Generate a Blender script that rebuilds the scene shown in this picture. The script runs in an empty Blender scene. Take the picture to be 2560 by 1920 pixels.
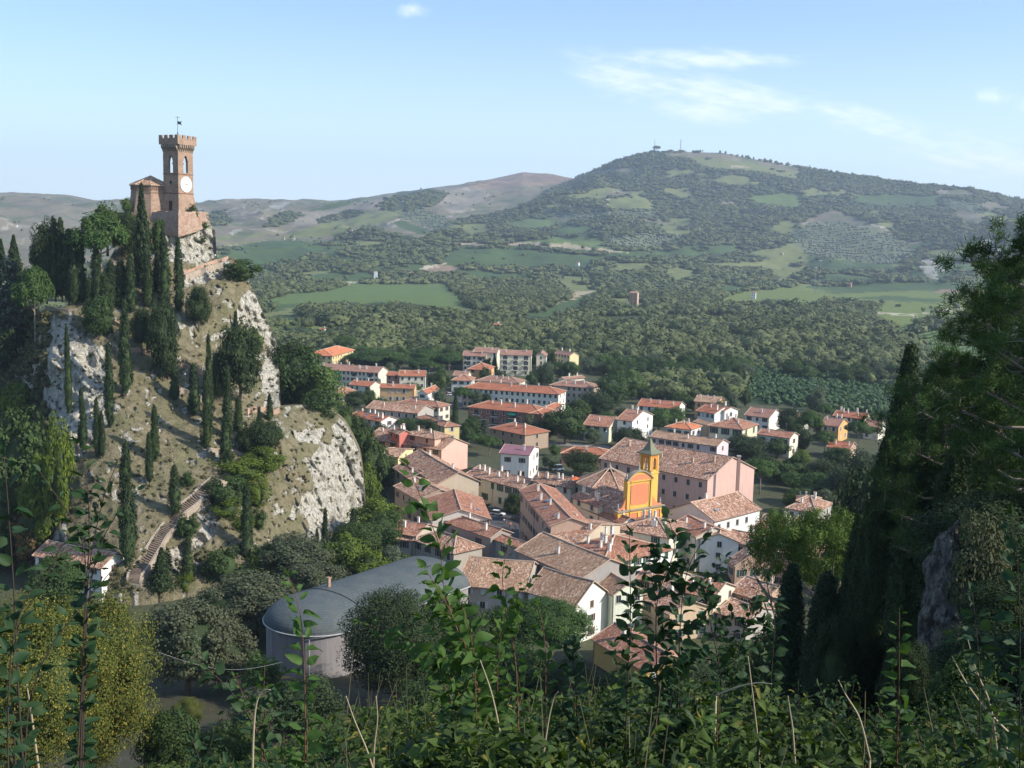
import bpy, math, random
import numpy as np
from mathutils import Vector, Matrix
from mathutils.geometry import tessellate_polygon
random.seed(7); np.random.seed(7)
SC = bpy.context.scene; COL = SC.collection
# ------------------------------------------------------------------ camera, sky, sun
H = 80.0; F = 2745.0; PITCH = math.radians(7.47); ROLL = math.radians(1.4); K = 4/3
cam = bpy.data.cameras.new('camera'); cam.sensor_width = 36; cam.lens = F/2560*36; cam.clip_start = .1; cam.clip_end = 40000
camo = bpy.data.objects.new('camera', cam); COL.objects.link(camo); SC.camera = camo
RM = Matrix.Rotation(math.pi/2-PITCH, 4, 'X') @ Matrix.Rotation(ROLL, 4, 'Z')
camo.matrix_world = Matrix.Translation((0, 0, H)) @ RM
R3 = np.array(RM.to_3x3())
SUN_AZ = math.radians(106); SUN_EL = math.radians(33)      # azimuth clockwise from +Y
sun = bpy.data.lights.new('sun', 'SUN'); sun.energy = 4.4; sun.angle = math.radians(.53); sun.color = (1, .93, .82)
suno = bpy.data.objects.new('sun', sun); COL.objects.link(suno)
SDIR = Vector((math.sin(SUN_AZ)*math.cos(SUN_EL), math.cos(SUN_AZ)*math.cos(SUN_EL), math.sin(SUN_EL)))
suno.rotation_euler = SDIR.to_track_quat('Z', 'Y').to_euler()
W = bpy.data.worlds.new('World'); SC.world = W; W.use_nodes = True
SC.view_settings.view_transform = 'Standard'; SC.view_settings.look = 'None'; SC.view_settings.exposure = 0.55; SC.view_settings.gamma = 1
def world():
    nt = W.node_tree; N = nt.nodes; L = nt.links; N.clear()
    def n(t, **k):
        o = N.new(t)
        for a, b in k.items(): setattr(o, a, b)
        return o
    def mth(op, a, b=None, c=None, clamp=False):
        o = n('ShaderNodeMath', operation=op, use_clamp=clamp)
        for i, v in enumerate((a, b, c)):
            if v is None: continue
            if isinstance(v, (int, float)): o.inputs[i].default_value = v
            else: L.new(v, o.inputs[i])
        return o.outputs[0]
    out = n('ShaderNodeOutputWorld'); bg = n('ShaderNodeBackground'); bg.inputs[1].default_value = .12
    sky = n('ShaderNodeTexSky', sky_type='NISHITA', sun_disc=False, sun_elevation=SUN_EL, sun_rotation=SUN_AZ,
            altitude=150, air_density=1.15, dust_density=.8, ozone_density=2.6)
    tc = n('ShaderNodeTexCoord'); sp = n('ShaderNodeSeparateXYZ'); L.new(tc.outputs['Generated'], sp.inputs[0])
    yy = mth('MAXIMUM', sp.outputs[1], .05)
    a = mth('DIVIDE', sp.outputs[0], yy); e = mth('DIVIDE', sp.outputs[2], yy)
    def noise(sx, sy, scale, detail=6, rot=0., off=0.):
        cb = n('ShaderNodeCombineXYZ'); c, s = math.cos(rot), math.sin(rot)
        u = mth('ADD', mth('MULTIPLY', a, c*sx), mth('MULTIPLY', e, s*sx)); v = mth('ADD', mth('MULTIPLY', a, -s*sy), mth('MULTIPLY', e, c*sy))
        L.new(u, cb.inputs[0]); L.new(v, cb.inputs[1]); cb.inputs[2].default_value = off
        t = n('ShaderNodeTexNoise'); t.inputs['Scale'].default_value = scale; t.inputs['Detail'].default_value = detail; t.inputs['Roughness'].default_value = .6
        L.new(cb.outputs[0], t.inputs['Vector']); return t.outputs[0]
    def blob(cx, cy, rx, ry, rot=0.):
        x = (cx-1280)/F; y = (600+.0244*(cx-1280)-cy)/F; rx /= F; ry /= F; c, s = math.cos(rot), math.sin(rot)
        du = mth('SUBTRACT', a, x); dv = mth('SUBTRACT', e, y)
        u = mth('DIVIDE', mth('ADD', mth('MULTIPLY', du, c), mth('MULTIPLY', dv, s)), rx)
        v = mth('DIVIDE', mth('ADD', mth('MULTIPLY', du, -s), mth('MULTIPLY', dv, c)), ry)
        d = mth('SQRT', mth('ADD', mth('MULTIPLY', u, u), mth('MULTIPLY', v, v)))
        return mth('SUBTRACT', 1, d, clamp=True)
    def thr(v, lo, hi):
        m = n('ShaderNodeMapRange'); m.clamp = True; m.interpolation_type = 'SMOOTHSTEP'
        L.new(v, m.inputs[0]); m.inputs[1].default_value = lo; m.inputs[2].default_value = hi; return m.outputs[0]
    n1 = noise(1, 6, 17, 10, rot=-.2); n2 = noise(1, 3., 46, 8, rot=.1, off=3.); n3 = noise(1, 1.6, 40, 5, off=8.)
    cir = [mth('MULTIPLY', blob(*b), k) for b, k in [((1700, 165, 380, 40, .03), 1.0), ((1560, 215, 260, 80, -.28), 1.0), ((1790, 250, 330, 64, -.15), 1.1),
           ((1720, 285, 300, 50, -.1), .9), ((2150, 320, 330, 60, -.3), .9), ((2420, 400, 360, 90, -.1), .85)]]
    m = cir[0]
    for q in cir[1:]: m = mth('MAXIMUM', m, q)
    cirrus = mth('MULTIPLY', mth('MULTIPLY', thr(mth('ADD', m, mth('MULTIPLY', mth('ADD', n1, mth('MULTIPLY', n2, .6)), 1.9)), 1.55, 3.1), thr(m, 0., .6)), .55)
    pf = [mth('MULTIPLY', blob(*b), k) for b, k in [((1018, 48, 60, 30, .1), 1.2), ((2440, 255, 90, 30, -.05), 1.0), ((2530, 275, 90, 40, -.1), 1.0), ((2300, 310, 110, 24, 0.), .45), ((2540, 190, 60, 30, 0.), .8), ((1190, 160, 60, 18, .05), .3), ((1200, 146, 30, 12, 0.), .3), ((960, 110, 30, 12, 0.), .3)]]
    m = pf[0]
    for q in pf[1:]: m = mth('MAXIMUM', m, q)
    puff = mth('MULTIPLY', thr(mth('ADD', m, mth('MULTIPLY', n3, 1.8)), 1.15, 2.4), .5)
    puff = mth('MULTIPLY', puff, thr(m, .02, .3))
    cov = mth('MAXIMUM', cirrus, puff)
    veil = mth('ADD', .05, mth('MULTIPLY', thr(e, .22, -.02), .62))  # milky air towards the skyline
    up = thr(e, -.05, 0.)
    mx0 = n('ShaderNodeMix', data_type='RGBA', blend_type='MULTIPLY'); mx0.inputs[0].default_value = 1
    L.new(sky.outputs[0], mx0.inputs[6]); mx0.inputs[7].default_value = (.98, 1.10, 1.22, 1)
    mxv = n('ShaderNodeMix', data_type='RGBA'); L.new(veil, mxv.inputs[0]); L.new(mx0.outputs[2], mxv.inputs[6]); mxv.inputs[7].default_value = (7.2, 8.7, 10.4, 1)
    mx = n('ShaderNodeMix', data_type='RGBA'); L.new(mth('MULTIPLY', cov, up), mx.inputs[0]); L.new(mxv.outputs[2], mx.inputs[6]); mx.inputs[7].default_value = (9.6, 9.4, 9.8, 1)
    L.new(mx.outputs[2], bg.inputs[0]); L.new(bg.outputs[0], out.inputs[0])
world()
# ------------------------------------------------------------------ photo geometry
def rays(px, py):
    px = np.asarray(px, float); py = np.asarray(py, float)
    d = np.stack([(px-1280)/F, -(py-960)/F, -np.ones_like(px)], -1) @ R3.T
    return d
def at_z(px, py, z):
    d = rays(px, py); t = (z-H)/d[..., 2]; return np.array([d[..., 0]*t, d[..., 1]*t, z+0*t]).T if np.ndim(t) else np.array([d[0]*t, d[1]*t, z])
def at_r(px, py, r):
    d = rays(px, py); t = r/np.hypot(d[..., 0], d[..., 1]); p = d*t[..., None]; p[..., 2] += H; return p
def proj(p):
    q = (np.asarray(p, float)-np.array([0, 0, H])) @ R3
    zz = np.minimum(q[..., 2], -1e-3); return 1280+F*q[..., 0]/-zz, 960-F*q[..., 1]/-zz
def reg(ox, oy, s): return lambda x, y: (ox+x/s, oy+y/s)
ga, gb, gc, gd, ge, gg = reg(750, 820, 4.424), reg(1100, 820, 4.424), reg(1500, 900, 3.16), reg(1350, 1050, 3.687), reg(950, 1100, 4.424), reg(700, 1320, 2.765)
gi, gf, gk, gu, gs = reg(1400, 1320, 2.765), reg(0, 1100, 2.765), reg(0, 700, 3.16), reg(0, 250, 3.16), reg(500, 1050, 3.16)
h2, h3, h4 = reg(500, 400, 2.765), reg(1200, 300, 2.765), reg(1760, 400, 2.765)
gn = lambda x, y: (x, y)
def pts(g, l): return [g(*p) for p in l]
# ------------------------------------------------------------------ noise
_P = np.random.RandomState(3).rand(4096)
def vnoise(x, y, z=0):
    x = np.asarray(x, float); y = np.asarray(y, float); z = np.asarray(z, float)+0*x
    xi, yi, zi = np.floor(x).astype(int), np.floor(y).astype(int), np.floor(z).astype(int)
    def sm(t): return t*t*(3-2*t)
    fx, fy, fz = sm(x-xi), sm(y-yi), sm(z-zi); r = 0
    for a in (0, 1):
        for b in (0, 1):
            for c in (0, 1):
                h = _P[((xi+a)*374761393+(yi+b)*668265263+(zi+c)*2147483647//7) % 4093]
                r = r+h*(fx if a else 1-fx)*(fy if b else 1-fy)*(fz if c else 1-fz)
    return r*2-1
def fbm(x, y, z=0, o=4):
    r = 0; a = 1.; f = 1.; s = 0
    for i in range(o):
        r = r+a*vnoise(np.asarray(x)*f+17.3*i, np.asarray(y)*f+9.1*i, np.asarray(z)*f+4.7*i); s += a; a *= .5; f *= 2.03
    return r/s
# ------------------------------------------------------------------ object helpers
def tag(o, label=None, cat=None, group=None, kind=None):
    if label: o['label'] = label
    if cat: o['category'] = cat
    if group: o['group'] = group
    if kind: o['kind'] = kind
    return o
def thing(name, label, cat, loc=(0, 0, 0), rz=0, group=None):
    o = bpy.data.objects.new(name, None); COL.objects.link(o); o.location = loc; o.rotation_euler = (0, 0, rz); o.empty_display_size = .5
    return tag(o, label, cat, group)
def npmesh(name, V, Fc, mats, mi=None, uv=None, col=None, smooth=False, attrs=None):
    """V (n,3); Fc (m,k) array or list of such arrays with the same vertices"""
    me = bpy.data.meshes.new(name); V = np.asarray(V, np.float32)
    Fs = Fc if isinstance(Fc, (list, tuple)) and len(Fc) and isinstance(Fc[0], np.ndarray) and Fc[0].ndim == 2 else [np.asarray(Fc)]
    idx = np.concatenate([f.ravel() for f in Fs]).astype(np.int32)
    tot = np.concatenate([np.full(len(f), f.shape[1]) for f in Fs]).astype(np.int32)
    st = np.concatenate([[0], np.cumsum(tot)[:-1]]).astype(np.int32)
    me.vertices.add(len(V)); me.vertices.foreach_set('co', V.ravel())
    me.loops.add(len(idx)); me.loops.foreach_set('vertex_index', idx)
    me.polygons.add(len(tot)); me.polygons.foreach_set('loop_start', st); me.polygons.foreach_set('loop_total', tot)
    if mi is not None: me.polygons.foreach_set('material_index', np.asarray(mi, np.int32))
    if smooth: me.polygons.foreach_set('use_smooth', np.ones(len(tot), bool))
    if uv is not None:
        l = me.uv_layers.new(name='UVMap'); l.data.foreach_set('uv', np.asarray(uv, np.float32).ravel())
    if col is not None:
        c = me.color_attributes.new('Col', 'FLOAT_COLOR', 'POINT'); cc = np.ones((len(V), 4), np.float32); cc[:, :3] = col; c.data.foreach_set('color', cc.ravel())
    for k, v in (attrs or {}).items():
        t = me.attributes.new(k, 'FLOAT', 'POINT'); t.data.foreach_set('value', np.asarray(v, np.float32).ravel())
    me.update(calc_edges=True)
    for m in (mats if isinstance(mats, (list, tuple)) else [mats]): me.materials.append(m)
    return me
def link(name, me, parent=None, loc=None):
    o = bpy.data.objects.new(name, me); COL.objects.link(o)
    if parent: o.parent = parent
    if loc is not None: o.location = loc
    return o
def copy_tree(o, parent=None):
    c = o.copy(); COL.objects.link(c)
    if parent: c.parent = parent
    for ch in list(o.children): copy_tree(ch, c)
    return c
class MB:
    """collects mixed polygons with material index and uv"""
    def __init__(s): s.v = []; s.f = []; s.m = []; s.uv = []
    def add(s, vs, fs, m=0, uvs=None):
        b = len(s.v); s.v += [tuple(map(float, p)) for p in vs]
        for i, f in enumerate(fs):
            s.f.append([b+j for j in f]); s.m.append(m)
            s.uv.append(uvs[i] if uvs else [(0., 0.)]*len(f))
    def box(s, x0, y0, z0, x1, y1, z1, m=0, T=None, skip=()):
        v = [(x0, y0, z0), (x1, y0, z0), (x1, y1, z0), (x0, y1, z0), (x0, y0, z1), (x1, y0, z1), (x1, y1, z1), (x0, y1, z1)]
        if T: v = [T(*p) for p in v]
        fs = [(0, 3, 2, 1), (4, 5, 6, 7), (0, 1, 5, 4), (1, 2, 6, 5), (2, 3, 7, 6), (3, 0, 4, 7)]
        s.add(v, fs, m, [[(v[i][0]+v[i][1], v[i][2]) for i in f] for f in fs])
    def prism(s, poly, z0, z1, m=0, top=None, cap=True):
        n = len(poly); top = top or poly
        v = [(p[0], p[1], z0) for p in poly]+[(p[0], p[1], z1) for p in top]
        fs = [(i, (i+1) % n, n+(i+1) % n, n+i) for i in range(n)]
        if cap: fs += [tuple(range(n-1, -1, -1)), tuple(range(n, 2*n))]
        s.add(v, fs, m, [[(v[i][0]+v[i][1], v[i][2]) for i in f] for f in fs])
    def tube(s, P, R, k=6, m=0):
        P = [Vector(p) for p in P]; rings = []
        for i, p in enumerate(P):
            t = (P[min(i+1, len(P)-1)]-P[max(i-1, 0)]).normalized(); a = t.orthogonal().normalized()
            if i: a = (pa-t*pa.dot(t)); a = a.normalized() if a.length > 1e-4 else t.orthogonal().normalized()
            pa = a; b = t.cross(a); r = R[i] if hasattr(R, '__len__') else R
            rings.append([p+a*math.cos(2*math.pi*j/k)*r+b*math.sin(2*math.pi*j/k)*r for j in range(k)])
        v = [q for r_ in rings for q in r_]; fs = []
        for i in range(len(P)-1):
            for j in range(k): fs.append((i*k+j, i*k+(j+1) % k, (i+1)*k+(j+1) % k, (i+1)*k+j))
        fs.append(tuple(range(k-1, -1, -1))); fs.append(tuple(range((len(P)-1)*k, len(P)*k)))
        s.add(v, fs, m)
    def mesh(s, name, mats, smooth=False):
        me = bpy.data.meshes.new(name); me.from_pydata(s.v, [], s.f)
        for m in (mats if isinstance(mats, (list, tuple)) else [mats]): me.materials.append(m)
        me.polygons.foreach_set('material_index', s.m)
        if smooth: me.polygons.foreach_set('use_smooth', [True]*len(s.f))
        l = me.uv_layers.new(name='UVMap'); l.data.foreach_set('uv', [c for f in s.uv for p in f for c in p])
        me.update(); return me
    def build(s, name, mats, parent=None, smooth=False): return link(name, s.mesh(name, mats, smooth), parent)
# ------------------------------------------------------------------ materials
class NT:
    def __init__(s, name):
        s.m = bpy.data.materials.new(name); s.m.use_nodes = True; s.t = s.m.node_tree; s.t.nodes.clear()
        s.out = s.n('ShaderNodeOutputMaterial'); s.b = s.n('ShaderNodeBsdfPrincipled'); s.l(s.b.outputs[0], s.out.inputs[0])
        s.b.inputs['Specular IOR Level'].default_value = .2; s.b.inputs['Roughness'].default_value = .9
    def n(s, t, **k):
        o = s.t.nodes.new(t)
        for a, b in k.items(): setattr(o, a, b)
        return o
    def l(s, a, b): s.t.links.new(a, b)
    def set(s, sock, v):
        if hasattr(v, 'is_output'): s.l(v, sock)
        else: sock.default_value = v if not isinstance(v, tuple) or len(v) == 4 or sock.type == 'VECTOR' else (*v, 1)
    def co(s, w='Object'): return s.n('ShaderNodeTexCoord').outputs[w]
    def pos(s): return s.n('ShaderNodeNewGeometry').outputs['Position']
    def math(s, op, a, b=0., clamp=False):
        o = s.n('ShaderNodeMath', operation=op, use_clamp=clamp); s.set(o.inputs[0], a); s.set(o.inputs[1], b); return o.outputs[0]
    def noise(s, v, scale, detail=4, rough=.55, out=0):
        t = s.n('ShaderNodeTexNoise'); s.l(v, t.inputs['Vector']); t.inputs['Scale'].default_value = scale; t.inputs['Detail'].default_value = detail; t.inputs['Roughness'].default_value = rough; return t.outputs[out]
    def scale(s, v, xyz):
        m = s.n('ShaderNodeVectorMath', operation='MULTIPLY'); s.l(v, m.inputs[0]); m.inputs[1].default_value = xyz; return m.outputs[0]
    def mix(s, f, a, b, mode='MIX'):
        o = s.n('ShaderNodeMix', data_type='RGBA', blend_type=mode); s.set(o.inputs[0], f); s.set(o.inputs[6], a); s.set(o.inputs[7], b); return o.outputs[2]
    def rng(s, v, a, b, c=0., d=1.):
        o = s.n('ShaderNodeMapRange'); s.l(v, o.inputs[0])
        for i, x in enumerate((a, b, c, d)): o.inputs[i+1].default_value = x
        return o.outputs[0]
    def ramp(s, v, stops, interp='LINEAR'):
        o = s.n('ShaderNodeValToRGB'); s.l(v, o.inputs[0]); cr = o.color_ramp; cr.interpolation = interp
        while len(cr.elements) < len(stops): cr.elements.new(.5)
        for e, (p, c) in zip(cr.elements, stops): e.position = p; e.color = (*c, 1)
        return o.outputs[0]
    def bump(s, h, dist=.1, strength=1.):
        o = s.n('ShaderNodeBump'); s.l(h, o.inputs['Height']); o.inputs['Distance'].default_value = dist; o.inputs['Strength'].default_value = strength; s.l(o.outputs[0], s.b.inputs['Normal'])
    def base(s, c): s.set(s.b.inputs['Base Color'], c)
_mc = {}
def plain(name, c, rough=.8, metal=0.):
    if name not in _mc:
        t = NT(name); v = t.noise(t.co(), 3., 4); t.base(t.mix(t.rng(v, .3, .7, .0, .25), c, tuple(x*.6 for x in c))); t.b.inputs['Roughness'].default_value = rough; t.b.inputs['Metallic'].default_value = metal; _mc[name] = t.m
    return _mc[name]
def plaster(name, c, dirt=.35):
    if name not in _mc:
        t = NT(name); p = t.co()
        a = t.noise(t.scale(p, (1, 1, .25)), .9, 6, .65); b = t.noise(p, .25, 3); g = t.noise(t.scale(p, (2.5, 2.5, .12)), 1.3, 5, .7)
        k = t.mix(t.rng(a, .42, .75, 0, dirt), c, tuple(x*f for x, f in zip(c, (.6, .55, .5))))
        k = t.mix(t.rng(b, .4, .65, 0, .35), k, tuple(min(1, x*f) for x, f in zip(c, (1.08, 1.04, .96))))
        k = t.mix(t.rng(g, .5, .8, 0, dirt*.9), k, tuple(x*f for x, f in zip(c, (.5, .47, .44))))
        t.base(k); t.bump(t.noise(p, 9, 4), .02, .4); _mc[name] = t.m
    return _mc[name]
def roofmat(name, cols, ridge=False, tw=.24, th=.42, contrast=1.):
    """clay barrel tiles laid in courses: every tile its own colour, UV in metres"""
    if name in _mc: return _mc[name]
    t = NT(name); uv = t.co('UV'); sp = t.n('ShaderNodeSeparateXYZ'); t.l(uv, sp.inputs[0])
    wob = t.noise(uv, .35, 3); vv = t.math('ADD', sp.outputs[1], t.math('MULTIPLY', wob, .5))
    uu = t.math('ADD', sp.outputs[0], t.math('MULTIPLY', t.noise(uv, .5, 2), .35))
    cu = t.math('FLOOR', t.math('DIVIDE', uu, tw)); cv = t.math('FLOOR', t.math('DIVIDE', t.math('ADD', vv, t.math('MULTIPLY', cu, .137)), th))
    cb = t.n('ShaderNodeCombineXYZ'); t.l(cu, cb.inputs[0]); t.l(cv, cb.inputs[1])
    wn = t.n('ShaderNodeTexWhiteNoise', noise_dimensions='2D'); t.l(cb.outputs[0], wn.inputs['Vector'])
    n = len(cols); k = t.ramp(wn.outputs['Value'], [(i/n, c) for i, c in enumerate(cols)], 'CONSTANT')
    big = t.noise(uv, .22, 5, .7); k = t.mix(t.rng(big, .42, .7, 0, .5), k, tuple(np.array(cols[0])*.5))
    lich = t.noise(uv, 1.1, 5, .75); k = t.mix(t.rng(lich, .55, .75, 0, .35), k, (.24, .19, .12))
    fr = t.math('FRACT', t.math('DIVIDE', uu, tw)); arch = t.math('SINE', t.math('MULTIPLY', fr, math.pi))
    fv = t.math('FRACT', t.math('DIVIDE', t.math('ADD', vv, t.math('MULTIPLY', cu, .137)), th))
    h = t.math('ADD', arch, t.math('MULTIPLY', t.math('SUBTRACT', 1., fv), .35)); h = t.math('ADD', h, t.math('MULTIPLY', wn.outputs['Value'], .5))
    t.base(k); t.bump(h, .07, contrast); t.b.inputs['Roughness'].default_value = .95; _mc[name] = t.m
    return t.m
OLD = [(.36, .17, .10), (.46, .24, .15), (.58, .38, .27), (.30, .13, .08), (.74, .56, .45), (.38, .22, .14), (.50, .24, .14), (.20, .12, .08), (.64, .42, .30)]
TAN = [(.44, .26, .16), (.54, .34, .22), (.36, .20, .12), (.66, .46, .32), (.48, .28, .17), (.30, .18, .11)]
RED = [(.44, .15, .08), (.48, .18, .10), (.40, .14, .08), (.52, .22, .13), (.42, .17, .10)]
REDOLD = [(.42, .18, .11), (.50, .24, .15), (.36, .15, .09), (.58, .36, .26), (.46, .20, .12), (.30, .14, .09)]
ORA = [(.66, .22, .10), (.72, .27, .13), (.62, .20, .09), (.70, .25, .12)]
BRN = [(.36, .19, .14), (.40, .22, .16), (.33, .17, .12), (.43, .25, .19), (.38, .20, .14)]
PUR = [(.27, .13, .16), (.28, .14, .17), (.26, .125, .155)]
ROOF = {k: roofmat('roof_'+k, c) for k, c in dict(old=OLD, tan=TAN, red=RED, redold=REDOLD, orange=ORA, brown=BRN, purple=PUR).items()}
ROOF['purple'].node_tree.nodes['Bump'].inputs['Strength'].default_value = .15
RIDGE = plain('ridge_tile_clay', (.55, .40, .29))
GLASS = plain('window_glass_dark', (.03, .035, .04), .25); WHITE = plain('white_paint', (.78, .77, .73)); STONE = plain('grey_stone', (.38, .36, .32))
WOODB = plain('brown_shutter', (.12, .06, .04)); WOODG = plain('green_shutter', (.03, .09, .06)); DARK = plain('dark_opening', (.02, .02, .02)); WOODL = plain('light_shutter', (.5, .52, .5))
METAL = plain('grey_metal', (.3, .31, .32), .45, .6); BARK = plain('bark', (.13, .10, .075)); BARKP = plain('pale_bark', (.26, .22, .17))
def brickmat(name, c1, c2, mortar, sc=1.):
    if name in _mc: return _mc[name]
    t = NT(name); uv = t.co('UV'); b = t.n('ShaderNodeTexBrick'); t.l(uv, b.inputs['Vector']); b.inputs['Scale'].default_value = 1; b.inputs['Brick Width'].default_value = .3*sc; b.inputs['Row Height'].default_value = .09*sc
    b.inputs['Mortar Size'].default_value = .012*sc; b.inputs['Color1'].default_value = (*c1, 1); b.inputs['Color2'].default_value = (*c2, 1); b.inputs['Mortar'].default_value = (*mortar, 1)
    p = t.co(); rb = .9 if sc > 3 else .5; k = t.mix(t.rng(t.noise(p, .5, 6, .75), .42, .6, 0, .6), b.outputs[0], tuple(x*.5 for x in c1)); k = t.mix(t.rng(t.noise(t.scale(p, (1, 1, 2.2)), 1.1, 6, .8), .5, .6, 0, rb), k, (.42, .35, .27))
    t.base(k); t.bump(b.outputs['Fac'], .02, -.6); _mc[name] = t.m; return t.m
BRICK = brickmat('tower_brick', (.41, .245, .16), (.31, .18, .12), (.37, .30, .23), 2.2)
BRICKR = brickmat('red_block_brick', (.30, .13, .10), (.26, .11, .09), (.30, .2, .17))
BRICKS = brickmat('salmon_brick', (.55, .32, .22), (.48, .27, .18), (.55, .45, .36))
# ------------------------------------------------------------------ land use painted on the ground (fields, woods, bare clay)
LW, LH = 853, 640
LU = np.zeros((LH, LW), np.uint8)
_X, _Y = np.meshgrid((np.arange(LW)+.5)*3, (np.arange(LH)+.5)*3)
def inpoly(P, X, Y):
    P = np.asarray(P, float); r = np.zeros(X.shape, bool); j = len(P)-1
    for i in range(len(P)):
        (xi, yi), (xj, yj) = P[i], P[j]
        if yi != yj: r ^= ((yi > Y) != (yj > Y)) & (X < (xj-xi)*(Y-yi)/(yj-yi)+xi)
        j = i
    return r
WOOD, GREEN, VINE, DRY, CLAY, TANF, BROWN, OLIVE, WHITER, MEAD, YEL, TOWN, ORCH, PATH, ROWS = range(15)
LCOL = {WOOD: (.05, .075, .028), GREEN: (.12, .17, .045), VINE: (.08, .125, .035), DRY: (.20, .17, .115), CLAY: (.26, .225, .175), TANF: (.42, .34, .22), BROWN: (.27, .19, .13),
        OLIVE: (.13, .15, .08), WHITER: (.42, .39, .33), MEAD: (.18, .195, .07), YEL: (.20, .24, .055), TOWN: (.085, .09, .048), ORCH: (.04, .075, .03), PATH: (.5, .43, .32), ROWS: (.12, .17, .055)}
def fill(g, k, l): LU[inpoly(pts(g, l), _X, _Y)] = k
fill(gn, DRY, [(-10, 470), (560, 480), (1010, 470), (1200, 455), (1440, 440), (1290, 520), (1150, 545), (1040, 600), (640, 610), (0, 680)])
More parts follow.
